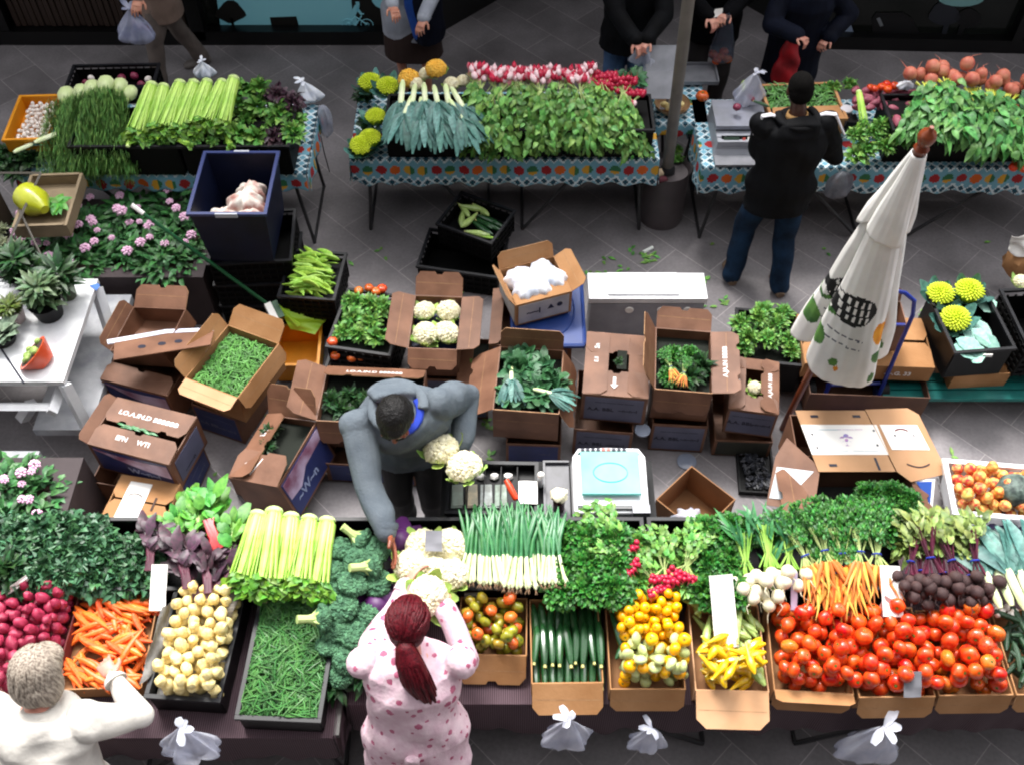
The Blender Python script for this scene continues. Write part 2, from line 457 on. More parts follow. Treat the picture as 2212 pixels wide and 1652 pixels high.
# the building the photographer stands in: unseen, with a low slab added for shade
g = G(); g.box((0, -2.7, 2.9), (60, 3.6, .2)); g.box((0, -4.7, 7), (60, .4, 14))
struct('rear_wall', g, WALLM)

# ---------------------------------------------------------------- cartons
def panel_pts(w, ln, cham=.03, notch=0, nw=.03, nd=.018):
    p = [(-w / 2, 0), (w / 2, 0), (w / 2, ln * .75), (w / 2 - cham, ln)]
    if notch == 1: p += [(nw, ln), (nw * .6, ln - nd), (-nw * .6, ln - nd), (-nw, ln)]
    if notch == 2: p += [(w / 4 + nw, ln), (w / 4 + nw * .5, ln - nd), (w / 4 - nw * .5, ln - nd), (w / 4 - nw, ln), (-w / 4 + nw, ln), (-w / 4 + nw * .5, ln - nd), (-w / 4 - nw * .5, ln - nd), (-w / 4 - nw, ln)]
    p += [(-w / 2 + cham, ln), (-w / 2, ln * .75)]
    return p
def flap(par, w, l, h, side, ln, ang, m, notch=1, cham=.03, wid=None, tilt=0.):
    ax, out, org = {'f': ((1, 0, 0), (0, -1, 0), (0, -l / 2, h)), 'b': ((-1, 0, 0), (0, 1, 0), (0, l / 2, h)),
                    'l': ((0, -1, 0), (-1, 0, 0), (-w / 2, 0, h)), 'r': ((0, 1, 0), (1, 0, 0), (w / 2, 0, h))}[side]
    ww = (w if side in 'fb' else l) - .006 if wid is None else wid
    a = rad(ang); o = Vector(out) * math.cos(a) + Vector((0, 0, math.sin(a)))
    M = frame(Vector(org) + Vector(out) * .001, ax, o)
    if tilt: M = M @ Matrix.Rotation(rad(tilt), 4, 'X')
    g = G(); g.poly(panel_pts(ww, ln, cham, notch), .005, M, 0, 1)
    if ln > .09: g.add([M @ Vector(q) for q in ((-ww * .47, ln * .5, -.0006), (ww * .47, ln * .5 + .004, -.0006), (ww * .47, ln * .5 + .007, -.0006), (-ww * .47, ln * .5 + .003, -.0006))], [(0, 1, 2, 3)], 1)
    f = ob('flap', g, [m, EDGE], par, smooth=False)
    return f, M, ww
def carton(name, label, c, rz, w, l, h, m=WAX, flaps=(), fm=None, prt=None, group='cardboard cartons of the market', rot=None, fill=None, fh=.8, cat='carton', th=.006):
    """c = centre of the base; local x = width, y = length towards the back"""
    t = thing(name, label, cat, c, rz, group, rot)
    g = G()
    g.box((0, 0, th / 2), (w, l, th)); g.box((0, -l / 2 + th / 2, h / 2), (w, th, h - .002)); g.box((0, l / 2 - th / 2, h / 2), (w, th, h - .002))
    g.box((-w / 2 + th / 2, 0, h / 2), (th, l - 2 * th - .001, h - .002)); g.box((w / 2 - th / 2, 0, h / 2), (th, l - 2 * th - .001, h - .002))
    ob('body', g, m, t, smooth=False)
    for f in flaps:
        s, ln, ang = f[:3]
        k = dict(f[3]) if len(f) > 3 else {}
        lab = k.pop('label', None); tx = k.pop('text', None)
        fo, M, ww = flap(t, w, l, h, s, ln, ang, k.pop('m', fm or m), **k)
        if lab: fo['label'] = lab
        if tx:
            for (st, sz, x, y, r, xs) in tx:
                text(st, sz, INKW, fo, M @ Matrix.Translation((x, y, -.0012)) @ Matrix.Rotation(rad(r), 4, 'Z') @ Matrix.Rotation(PI, 4, 'X') if ang < 90 else M @ Matrix.Translation((x, y, .0056)) @ Matrix.Rotation(rad(r), 4, 'Z'), xs=xs)
    if prt:
        for s, pm, lines in prt:
            org, ax, ww = {'f': ((0, -l / 2 - .002, h / 2), (1, 0, 0), w), 'l': ((-w / 2 - .002, 0, h / 2), (0, -1, 0), l), 'r': ((w / 2 + .002, 0, h / 2), (0, 1, 0), l)}[s]
            M = frame(org, ax, (0, 0, 1)); g = G(); pw, ph = ww * .9, h * .84
            g.box((0, 0, 0), (pw, ph, .003)); g.xf(M)
            if pm == 'swoosh':
                pp = ob('printed_panel', g, NAVY, t, smooth=False)
                g = G(); k = 14
                up = [(-pw / 2 + pw * i / k, ph * (.46 - .1 * math.sin(i / k * 3))) for i in range(k + 1)]
                dn = [(-pw / 2 + pw * i / k, ph * (.42 - .55 * math.sin(i / k * 1.45))) for i in range(k, -1, -1)]
                g.poly(up + dn, .002, M @ Matrix.Translation((0, 0, .001))); ob('pink_swoosh', g, mat('pink_swoosh', '#7d4560', .5, '#c9b9d6', 5), pp, smooth=False)
                text('W~n~l', ph * .32, mat('pale_blue_ink', '#8d98b8', .5), pp, M @ Matrix.Translation((pw * .12, -ph * .22, .003)))
            else:
                pp = ob('printed_panel', g, pm, t, smooth=False)
            for (st, sz, x, y) in lines: text(st, sz, INK if pm is not NAVY else GREYP, pp, M @ Matrix.Translation((x * ww, y * h, .0022)))
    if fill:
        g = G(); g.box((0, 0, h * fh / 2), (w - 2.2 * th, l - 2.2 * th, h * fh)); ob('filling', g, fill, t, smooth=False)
    return t
def front_carton(uL, vL, uR, vR, zt, l, h):
    """front top edge pixels -> base centre, yaw, width"""
    a, b = at(uL, vL, zt), at(uR, vR, zt); d = b - a; w = d.length; rz = math.atan2(d.y, d.x)
    n = Vector((-d.y, d.x, 0)).normalized(); c = (a + b) / 2 + n * l / 2
    return Vector((c.x, c.y, zt - h)), rz, w

# ---------------------------------------------------------------- plastic crates
def crate(name, label, c, rz, w, l, h, m=BLK2, solid=False, group='black plastic crates', rot=None, cat='crate', flare=1., rimw=.02):
    t = thing(name, label, cat, c, rz, group, rot)
    g = G(); T = .01
    g.box((0, 0, .006), (w * .96, l * .96, .012))
    for sx, sy in ((0, -1), (0, 1), (-1, 0), (1, 0)):
        L_ = w if sx == 0 else l
        def put(u, z, du, dz, off=0, tk=T):
            if sx == 0: g.box((u, sy * (l / 2 - off), z), (du, tk, dz))
            else: g.box((sx * (w / 2 - off), u, z), (tk, du, dz))
        if solid: put(0, h / 2, L_ - .02, h - .02, .008)
        else:
            n = max(2, int(h / .055))
            for k in range(n): put(0, .02 + k * (h - .05) / n, L_ - .02, .022, .01)
            q = int(L_ / .055)
            for k in range(q + 1): put(-L_ / 2 + .012 + k * (L_ - .024) / q, h * .42, .012, h * .84, .008, .008)
            put(0, h * .42, L_ - .02, h * .8, .016, .003)
    ob('body', g, m, t, smooth=False)
    g = G(); z = h - .008
    for s in (-1, 1):
        g.box((0, s * (l / 2 - rimw / 2 + .006), z), (w + .012, rimw, .02)); g.box((s * (w / 2 - rimw / 2 + .006), 0, z + .001), (rimw, l - rimw * 2 + .01, .02))
    ob('rim', g, mat('black_rim_plastic', '#0b0b0f', .45, '#15161b', 14, spec=.3) if m in (BLK, BLK2) else m, t, smooth=False)
    return t
def crate4(name, label, front, zt, l, h, **k):
    c, rz, w = front_carton(*front, zt, l, h); return crate(name, label, c, rz, w, l, h, **k), c, rz, w
def bag(label, loc, r, m=BAG, seed=0., neck=None, amp=.35, group=None, rz=0., name='plastic_bag', parts=()):
    """thin film bag: soft fluted body, knotted neck with loose ends"""
    t = thing(name, label, 'bag', loc, rz, group)
    g = G(); q = random.Random(seed + 5); nz, nt = 16, 40; top = neck[2] if neck else r[2]
    f1, f2, f3 = q.uniform(0, 6), q.uniform(0, 6), q.randint(3, 5)
    for i in range(nz + 1):
        f = i / nz; z = -r[2] + (top + r[2]) * f
        w = math.sin(min(1, f / .3) * PI / 2) ** .6 if f < .3 else 1
        if neck: w *= (1 - ((f - .3) / .7) ** 1.3 * .9) if f > .3 else 1
        else: w *= math.sqrt(max(0, 1 - (max(0, f - .45) / .55) ** 2))
        for j in range(nt):
            a = 2 * PI * j / nt
            u = 1 + amp * (.28 * math.sin(f3 * a + f1 + 3 * f) + .2 * math.sin((f3 + 4) * a + f2 - 5 * f) + .22 * noise.noise(Vector((math.cos(a) * 1.6, math.sin(a) * 1.6, f * 3 + seed))) + .1 * math.sin(13 * a + 4 * f))
            o = (neck or (0, 0, 0)); g.v.append((r[0] * w * u * math.cos(a) + o[0] * f, r[1] * w * u * math.sin(a) + o[1] * f, z + r[2] * .12 * amp * math.sin(3 * a + f1) * (1 - f)))
    for i in range(nz):
        for j in range(nt): k = i * nt + j; k2 = i * nt + (j + 1) % nt; g.f.append((k, k2, k2 + nt, k + nt))
    g.f.append(tuple(range(nt - 1, -1, -1))); g.m = [0] * len(g.f)
    if neck:
        for k in range(4):
            a = 2 * PI * k / 6 + seed; d = Vector((math.cos(a), math.sin(a), q.uniform(.5, 1.6))).normalized()
            g.leaf(Vector(neck), d, (0, 0, 1), r[0] * q.uniform(.3, .75), r[0] * .3, .6, .25, prof=(.2, .5, .9, 1, .6))
    ob('film', g, m, t, smooth='all')
    return t
# ---------------------------------------------------------------- produce materials
def lm(name, c, c2, isl=.7, hue=.05, r=.5, **k): return mat(name, c, r, c2, 40, isl=isl, hue=hue, **k)
L_KALE = lm('kale_leaf', '#254a2a', '#41704a', 1.1, .05)
L_PARS = lm('parsley_leaf', '#255c1c', '#3b7d28', 1.0, .04)
L_RAD = lm('radish_leaf', '#4a7c2e', '#72a548', .8, .06)
L_BLUE = lm('blue_green_leaf', '#315a54', '#4b7a70', .7, .03)
L_DARKG = lm('dark_leaf', '#173418', '#26501f', .9, .05)
L_CHARD = lm('chard_leaf', '#3b7a22', '#5a9a35', .6, .05)
L_PURP = lm('purple_leaf', '#2c2026', '#4a2a3a', .8, .06)
L_CEL = lm('celery_leaf', '#5d8a1f', '#4a7a1e', .8, .05)
L_BEET = lm('beet_leaf', '#3c7431', '#5b9648', .8, .05)
L_FEN = lm('fennel_frond', '#4b7d3a', '#7fa958', 1.0, .04)
L_SUCC = lm('houseplant_leaf', '#3c5530', '#5a7350', .8, .06)
L_ROM = lm('romanesco_leaf', '#6c9b90', '#88b0a2', .5, .03)
L_LIME = lm('pale_lettuce_leaf', '#8fb455', '#a9c46a', .6, .04)
L_LEEK = lm('leek_leaf', '#2b6a3c', '#3f8049', .6, .03, .4)
M_CELS = mat('celery_stalk', '#8fc23a', .45, '#b5d766', 10, isl=.25, bump=.1)
M_CELW = mat('celery_base', '#c9dc97', .5, '#b4d070', 10)
M_LKW = mat('leek_white', '#dfe3c6', .45, '#c6d69a', 9, isl=.15)
M_CURD = mat('cauliflower_curd', '#e6e0c4', .75, '#dcd3ab', 26, isl=.12, bump=.7, bs=110)
M_CURDY = mat('yellow_curd', '#e0a22a', .75, '#e8b84c', 26, isl=.12, bump=.7, bs=110)
M_ROM = mat('romanesco_curd', '#b3c417', .7, '#c6d42c', 20, isl=.35, bump=.6, bs=90)
M_BROC = mat('broccoli_crown', '#3a6348', .85, '#52805c', 30, isl=.5, bump=.9, bs=160)
M_STEMG = mat('pale_green_stem', '#9fb866', .55, '#b7c982', 8)
M_TOM = mat('tomato_skin', '#c9220b', .32, '#dc5a1c', 1.1, mix=.8, rnd=.3, hue=.014, spec=.5, coat=.12)
M_TOMO = mat('orange_tomato_skin', '#d8772a', .25, '#c9401a', 9, rnd=.25, hue=.03, coat=.3)
M_TOMG = mat('green_tomato_skin', '#7d8a20', .25, '#9c7a26', 14, rnd=.4, hue=.07, coat=.3)
M_TOMY = mat('yellow_tomato_skin', '#e8b404', .25, '#e59a08', 9, rnd=.15, hue=.02, coat=.2)
M_CALYX = mat('green_calyx', '#3f6a24', .6)
M_RPOT = mat('red_potato_skin', '#8e1c3c', .5, '#a83250', 14, rnd=.35, bump=.15)
M_YPOT = mat('yellow_potato_skin', '#dfc680', .55, '#eedda0', 3, rnd=.2, bump=.15)
M_CAR = mat('carrot_skin', '#de5a16', .45, '#e97328', 12, rnd=.25, hue=.02, bump=.1)
M_CARY = mat('yellow_carrot_skin', '#dba437', .5, '#e3b85c', 9, rnd=.25)
M_CARP = mat('pale_orange_carrot_skin', '#cf6d2c', .5, '#d98a45', 9, rnd=.3)
M_ZUC = mat('zucchini_skin', '#173a1c', .28, '#24522a', 22, rnd=.4, coat=.3)
M_ZUCL = mat('pale_squash_skin', '#93ad59', .3, '#a9bf74', 12, rnd=.25, coat=.2)
M_SQY = mat('yellow_squash_skin', '#e2b90d', .28, '#dba90b', 9, rnd=.15, coat=.3)
M_PATTY = mat('patty_squash_skin', '#b9c77c', .35, '#d0d79a', 9, rnd=.25)
M_CUT = mat('cut_stem', '#b9b873', .7)
M_RADR = mat('radish_skin', '#a81235', .35, '#c01a45', 9, isl=.3)
M_RADP = mat('breakfast_radish_skin', '#c22a55', .35, '#e9d9d6', 3.5, isl=.2)
M_RADW = mat('white_radish_skin', '#e3cfd0', .4, '#d98ba0', 6, isl=.2)
M_BEET = mat('beet_skin', '#2e1a1c', .75, '#4b3330', 12, rnd=.2, bump=.3)
M_BEETG = mat('golden_beet_skin', '#b04f42', .6, '#cc8a6c', 9, isl=.3)
M_TURN = mat('turnip_skin', '#e3dec8', .45, '#d6caa5', 9, isl=.1)
M_STEMR = mat('beet_stem', '#5a1230', .5, '#3d0e22', 8)
M_STEMY = mat('yellow_stem', '#b7c02c', .5, '#ced04a', 8)
M_ROOTH = mat('root_hair', '#9c7d62', .8)
M_ONI = mat('onion_skin', '#e6d9cf', .45, '#f0e9e4', 8, rnd=.12)
M_BEAN = mat('green_bean_skin', '#2c5c26', .5, '#447838', 12, isl=.8, hue=.03)
M_FAVA = mat('fava_pod_skin', '#7fae2e', .5, '#9cc24a', 8, rnd=.3, hue=.03)
M_REDC = mat('red_cabbage_leaf', '#3a1242', .5, '#562062', 6)
M_EGG = mat('aubergine_skin', '#2a1020', .2, '#4a1c35', 6, coat=.4)
M_PINK = mat('pink_petal', '#dba6c8', .6, '#ecc8de', 20, isl=.25)
RB = mat('blue_rubber_band', '#2338a0', .5)

# ---------------------------------------------------------------- single vegetables (each a mesh in its own right, copied later)
def single(name, g, m, cat): return proto(tag(ob(name, g, m), name.replace('_', ' '), cat))
def tom(name, m, seed, lob=.05, sq=.8, r=1.):
    g = G(); n, k = 16, 10; vs = []
    for i in range(k + 1):
        ph = PI * i / k
        for j in range(n if 0 < i < k else 1):
            th = 2 * PI * j / n
            rr = r * (1 + lob * math.cos(5 * th + seed) * math.sin(ph)); zz = math.cos(ph) * sq * r
            if zz > 0: zz -= .22 * r * max(0, 1 - math.sin(ph) * 2.4)
            vs.append((rr * math.sin(ph) * math.cos(th), rr * math.sin(ph) * math.sin(th), zz))
    fs = [(0, 1 + j, 1 + (j + 1) % n) for j in range(n)]
    for i in range(k - 2):
        o = 1 + i * n; fs += [(o + j, o + n + j, o + n + (j + 1) % n, o + (j + 1) % n) for j in range(n)]
    o = 1 + (k - 2) * n; fs += [(o + j, len(vs) - 1, o + (j + 1) % n) for j in range(n)]
    g.add(vs, fs)
    g.mi = 1
    for j in range(5):
        a = 2 * PI * j / 5 + seed; g.leaf((0, 0, sq * r * .82), (math.cos(a), math.sin(a), .15), (0, 0, 1), .36 * r, .13 * r, .3, prof=(.5, 1, .1))
    g.tube([(0, 0, sq * r * .8), (.05 * r, 0, sq * r * 1.0)], .05 * r, 5)
    return proto(tag(ob(name, g, [m, M_CALYX]), name, 'tomato'))
P_TOM = [tom('tomato', M_TOM, s, lb, sq) for s, lb, sq in ((0, .03, .84), (1, .05, .8), (2, .02, .9))]
P_TOMO = [tom('tomato', M_TOMO, s, .05, .8) for s in (3, 4)]
P_TOMG = [tom('tomato', M_TOMG, s, .07, .8) for s in (5, 6, 7)]
P_TOMY = [tom('tomato', M_TOMY, s, .02, .88) for s in (8, 9)]
def spud(name, m, seed, r=(1, .75, .7), cat='potato', ns=.25):
    g = G(); g.ell((0, 0, 0), r, 14, 9, ns=ns, nf=1.6, seed=seed); return single(name, g, m, cat)
P_RPOT = [spud('red_potato', M_RPOT, s) for s in (1, 2, 3)]
P_YPOT = [spud('yellow_potato', M_YPOT, s, (1, .8, .75)) for s in (4, 5, 6)]
P_ONI = [spud('pearl_onion', M_ONI, s, (.9, .8, .8), 'onion', .15) for s in (7, 8)]
P_PEACH = [spud('peach', mat('peach_skin', '#c8452a', .6, '#ecc268', 1.6, rnd=.2, hue=.05), s, (1, 1, .92), 'peach', .08) for s in (9, 10)]
P_PLUM = [spud('plum', mat('plum_skin', '#2b2346', .45, '#4a3560', 6, rnd=.4, hue=.04), s, (1.1, .9, .9), 'plum', .08) for s in (11, 12)]
P_PATTY = [spud('patty_squash', M_PATTY, s, (1, 1, .6), 'squash', .1) for s in (13, 14)]
P_REDON = [spud('red_onion', mat('red_onion_skin', '#6b1836', .4, '#8a3450', 8, rnd=.3), s, (1, 1, .85), 'onion', .08) for s in (15,)]
P_SWEET = [spud('purple_potato', mat('purple_potato_skin', '#7b2c48', .6, '#a45c68', 9, rnd=.35), s, (1.3, .7, .65), 'potato', .3) for s in (16, 17)]
def longv(name, m, seed, prof, bend, cat, stem=None, n=9, kk=9, sq=1.):
    """along +Y, length 1 centred"""
    g = G(); q = random.Random(seed); b1_, b2_ = q.uniform(-bend, bend), q.uniform(-bend, bend) * .4
    P, Q = [], []
    for i in range(kk + 1):
        t = i / kk; P.append((b1_ * (4 * (t - .5) ** 2 - .5), t - .5, b2_ * (4 * (t - .5) ** 2 - .5)))
        f = t * (len(prof) - 1); a = int(min(f, len(prof) - 2)); r = prof[a] + (prof[a + 1] - prof[a]) * (f - a)
        Q.append((r, r * sq))
    g.tube(P, Q, n)
    if stem: g.mi = 1; g.tube([P[-1], (P[-1][0] * 1.1, .5 + stem[1], P[-1][2])], [stem[0], stem[0] * 1.15], 6)
    return proto(tag(ob(name, g, [m, M_CUT] if stem else m), name.replace('_', ' '), cat))
P_CAR = [longv('carrot', M_CAR, s, (.008, .04, .065, .082, .095, .1, .085, .03), .06, 'carrot') for s in (1, 2, 3)]
P_ZUC = [longv('zucchini', M_ZUC, s, (.03, .085, .1, .1, .098, .09, .08, .05), .03, 'zucchini', (.035, .08)) for s in (4, 5, 6)]
P_ZUCL = [longv('pale_squash', M_ZUCL, s, (.04, .12, .14, .13, .1, .075, .05), .05, 'squash', (.035, .07)) for s in (7, 8)]
P_SQY = [longv('yellow_squash', M_SQY, s, (.04, .13, .16, .15, .1, .065, .045), .12, 'squash', (.04, .07)) for s in (9, 10, 11)]
P_FAVA = [longv('fava_pod', M_FAVA, s, (.01, .05, .07, .06, .07, .06, .05, .015), .12, 'bean pod', None, 7, 9, .6) for s in (12, 13, 14)]
P_CUKE = [longv('cucumber', mat('cucumber_skin', '#12301a', .4, '#1e4527', 18, rnd=.3, bump=.3), s, (.04, .09, .1, .1, .1, .09, .05), .06, 'cucumber') for s in (15, 16)]

# ---------------------------------------------------------------- bunches: local origin at the tie, roots to +Y, leaves to -Y
def foliage(g, n, Lt, wid, zt, Ln, Wd, bend=.5, ruf=.1, droop=.0, y0=0., fan=.5, prof=(.25, .9, 1., .62, .08), up=.5, tip=.35):
    """leaves spread along -Y in a widening fan"""
    for _ in range(n):
        t = R.random() ** .8; x = R.uniform(-1, 1) * (wid * (.25 + .75 * t)); y = y0 - t * Lt
        z = zt * math.sqrt(max(0, 1 - (x / wid) ** 2)) * R.uniform(.25, 1) * (1 - .3 * t) - droop * t * t
        d = Vector((x / wid * fan + R.uniform(-.5, .5), -1 * R.uniform(.4, 1), R.uniform(-.3, .6) - droop * t * 3))
        g.leaf((x, y, z), d, (R.uniform(-.4, .4), R.uniform(-.3, .3), 1), Ln * R.uniform(.6, 1.2), Wd * R.uniform(.6, 1.2), bend * R.uniform(.4, 1.4), ruf, prof=prof)
def bunch(name, label, cat, roots, leaves, stems, band=True):
    """roots: (partname, count, r, length, material, spread, shape) ; leaves: list of (material, dict) ; stems: (material, n, length, r)"""
    t = thing(name, label, cat)
    if roots:
        pn, n, r, ln, m, spread, shape = roots
        ms = m if isinstance(m, (list, tuple)) else [m]
        for k in range(n):
            g = G(); a = (k / max(1, n - 1) - .5) * 2 if n > 1 else 0
            if shape == 'round':
                row = k % 2; g.ell((0, 0, 0), (r, r * 1.08, r), 12, 8, ns=.06, nf=2, seed=k)
                g.tube([(0, r * .9, 0), (R.uniform(-.3, .3) * r, r * 1.6, R.uniform(-.2, .2) * r), (R.uniform(-.8, .8) * r, r * 2.6, R.uniform(-.5, .3) * r)], [r * .16, r * .05, r * .015], 5)
                loc = (a * spread + R.uniform(-.2, .2) * r, r * (1 + 1.3 * row) + R.uniform(0, .6) * r, R.uniform(-.3, .6) * r + (r * .9 if k % 3 == 0 else 0)); rot = (R.uniform(-.3, .3), 0, -a * .5)
            else:
                pr = (.7, 1, .85, .62, .4, .2, .04) if shape == 'carrot' else (.4, 1, 1, .85, .35, .06)
                kk = len(pr); g.tube([(R.uniform(-.05, .05) * ln * (i / kk), ln * i / (kk - 1), 0) for i in range(kk)], [r * x for x in pr], 9)
                loc = (a * spread * .45 + R.uniform(-.2, .2) * r, R.uniform(-.04, .06 if shape == 'carrot' else .6) * ln, R.uniform(-.5, .9) * r + (1.2 * r if k % 2 else 0)); rot = (rad(R.uniform(-14, 2)), 0, -a * .42 + R.uniform(-.08, .08))
            ob(pn, g, ms[k % len(ms)], t, loc, rot)
    if stems:
        m, n, ln, r = stems; g = G(); sw = roots[5] if roots else .04
        for k in range(n):
            a = R.uniform(-1, 1); x = a * sw * .8
            g.tube([(x, .01, R.uniform(0, .02)), (a * .014, -ln * .32, .01 + R.uniform(-.01, .01)), (a * .05, -ln, .02 + R.uniform(0, .03))], [r, r * .8, r * .6], 5)
        ob('stems', g, m, t)
        if band:
            g = G(); g.tube([(.019 * math.cos(a), -ln * .3, .012 + .017 * math.sin(a)) for a in [2 * PI * k / 10 for k in range(11)]], .004, 5); ob('band', g, RB, t)
    for m, kw in leaves:
        g = G(); foliage(g, **kw); ob('leaves', g, m, t)
    return proto(t)
P_RADB = [bunch('radish_bunch', 'radish bunch', 'radishes', ('radish', 17, .019, .07, [M_RADP, M_RADR, M_RADP, M_RADW], .1, 'long'), [(L_RAD, dict(n=100, Lt=.3, wid=.13, zt=.06, Ln=.058, Wd=.036, bend=.5, droop=.06, y0=-.07))], (M_STEMG, 12, .12, .003), False) for _ in range(3)]
P_RADR_ = [bunch('radish_bunch', 'radish bunch', 'radishes', ('radish', 14, .02, .04, M_RADR, .095, 'round'), [(L_RAD, dict(n=90, Lt=.28, wid=.13, zt=.06, Ln=.058, Wd=.038, bend=.5, droop=.06, y0=-.07))], (M_STEMG, 12, .12, .003), False) for _ in range(2)]
P_BEETB = [bunch('beet_bunch', 'beet bunch', 'beets', ('beet', 5, .031, .05, M_BEET, .075, 'round'), [(lm('olive_beet_leaf', '#5f7434', '#86984a', .9, .05), dict(n=60, Lt=.14, wid=.1, zt=.05, Ln=.062, Wd=.032, bend=.5, y0=-.13, ruf=.15))], (M_STEMR, 14, .2, .0045)) for _ in range(3)]
P_GOLD = [bunch('golden_beet_bunch', 'golden beet bunch', 'beets', ('beet', 4, .044, .05, M_BEETG, .1, 'round'), [(L_BEET, dict(n=150, Lt=.38, wid=.17, zt=.09, Ln=.082, Wd=.052, bend=.6, droop=.07, y0=-.06, ruf=.14))], (M_STEMY, 14, .2, .005), False) for _ in range(3)]
P_TURNB = [bunch('turnip_bunch', 'turnip bunch', 'turnips', ('turnip', 5, .034, .05, M_TURN, .075, 'round'), [(L_LEEK, dict(n=20, Lt=.16, wid=.07, zt=.05, Ln=.13, Wd=.018, bend=.2, y0=-.1, fan=.9))], (mat('bright_green_stem', '#76a83a', .5, '#9cc45c', 8), 16, .2, .004), False) for _ in range(2)]
P_CARB = [bunch('carrot_bunch', 'carrot bunch', 'carrots', ('carrot', 8, .0125, .17, ms, .07, 'carrot'), [(L_PARS, dict(n=260, Lt=.2, wid=.09, zt=.06, Ln=.025, Wd=.012, bend=.3, y0=-.09, ruf=.3))], (M_STEMG, 12, .16, .003)) for ms in ([M_CARY, M_CARP], [M_CARP, M_CARP, M_CARY], [M_CARY, M_CARY, M_CAR])]
def kale(label='kale bunch', m=None, n=230, L_=.062, W_=.055, r=(.13, .12, .09), name='kale_bunch', cat='kale', ruf=.42, prof=(.3, .8, 1, 1, .7, .25)):
    t = thing(name, label, cat); g = G()
    for k in range(n):
        a = R.uniform(0, 2 * PI); b = math.acos(R.uniform(0, 1)); d = Vector((math.sin(b) * math.cos(a), math.sin(b) * math.sin(a), math.cos(b)))
        q = R.uniform(.35, .95); p = Vector((d.x * r[0] * q, d.y * r[1] * q, d.z * r[2] * q))
        g.leaf(p - d * L_ * .3, d + Vector((R.uniform(-.5, .5), R.uniform(-.5, .5), R.uniform(-.2, .4))), (R.uniform(-1, 1), R.uniform(-1, 1), 1), L_ * R.uniform(.7, 1.15), W_ * R.uniform(.7, 1.2), .5, ruf, prof=prof)
    ob('leaves', g, m or L_KALE, t); return proto(t)
P_KALE = [kale() for _ in range(3)]
P_PARS = [kale('parsley bunch', L_PARS, 620, .026, .022, (.11, .12, .085), 'parsley_bunch', 'parsley', .2, (.3, 1, .9, .1)) for _ in range(3)]
P_FLAT = [kale('leafy herb bunch', L_RAD, 150, .06, .04, (.13, .12, .09), 'herb_bunch', 'herbs', .12, (.3, .9, 1, .5, .05)) for _ in range(2)]
P_LEAFD = [kale('dark leafy bunch', L_DARKG, 90, .1, .05, (.13, .12, .09), 'greens_bunch', 'greens', .12, (.3, .9, 1, .5, .05)) for _ in range(2)]
P_MIX = [kale('mixed salad bunch', L_RAD, 70, .085, .06, (.12, .11, .09), 'salad_bunch', 'salad leaves', .2) , kale('purple salad bunch', L_PURP, 60, .085, .06, (.1, .1, .08), 'salad_bunch', 'salad leaves', .2)]
P_COLL = [kale('collard bunch', lm('collard_leaf', '#2c5a35', '#41744a', .7, .03), 46, .17, .11, (.13, .17, .07), 'collard_bunch', 'greens', .14, (.3, .8, 1, .9, .3)) for _ in range(2)]
P_BTOP = [kale('beet tops', lm('olive_beet_leaf', '#5f7434', '#86984a', .9, .05), 150, .07, .036, (.13, .12, .08), 'beet_greens', 'greens', .15, (.3, .9, 1, .5, .05)) for _ in range(2)]
P_CHARD, P_CHPUR = [], []
for ms, lst in ((L_CHARD, P_CHARD), (L_PURP, P_CHPUR)):
    for _ in range(2):
        t = thing('chard_bunch', 'chard bunch', 'chard')
        g = G(); foliage(g, 30, .17, .085, .07, .115, .068, .55, .2, 0, .03, .7, (.35, .8, 1, .9, .3)); ob('leaves', g, ms, t)
        g = G()
        for k in range(7): g.tube([(R.uniform(-.02, .02), .13, .02), (R.uniform(-.02, .02), .03, .03), (R.uniform(-.05, .05), -.1, .04)], [(.012, .005), (.01, .004), (.003, .002)], 6)
        ob('stems', g, M_STEMG if ms is L_CHARD else M_STEMR, t); lst.append(proto(t))
P_CEL = []
for q in range(3):      # celery: root end at +Y, leafy tips at -Y
    t = thing('celery_bunch', 'celery bunch', 'celery'); g = G()
    for k in range(15):
        a = 2 * PI * k / 15 * 2.4; rr = .012 + .026 * math.sqrt(k / 15); x, z = rr * math.cos(a), rr * math.sin(a) * .7
        f = 1.25 + .4 * k / 15; g.tube([(x * .5, .2, z * .5 + .035), (x, .17, z + .035), (x * 1.15, 0, z + .036), (x * f, -.2, z * 1.1 + .035)], [(.009, .005), (.0125, .006), (.011, .006), (.006, .004)], 7, (math.cos(a + PI / 2), 0, math.sin(a + PI / 2)))
    ob('stalks', g, M_CELS, t)
    g = G(); g.ell((0, .195, .035), (.037, .03, .028), 12, 8, ns=.1); ob('base', g, M_CELW, t)
    g = G(); foliage(g, 70, .1, .075, .06, .05, .035, .4, .25, .02, -.17, .8, (.3, 1, .9, .2)); ob('leaves', g, L_CEL, t); P_CEL.append(proto(t))
P_FEN = []
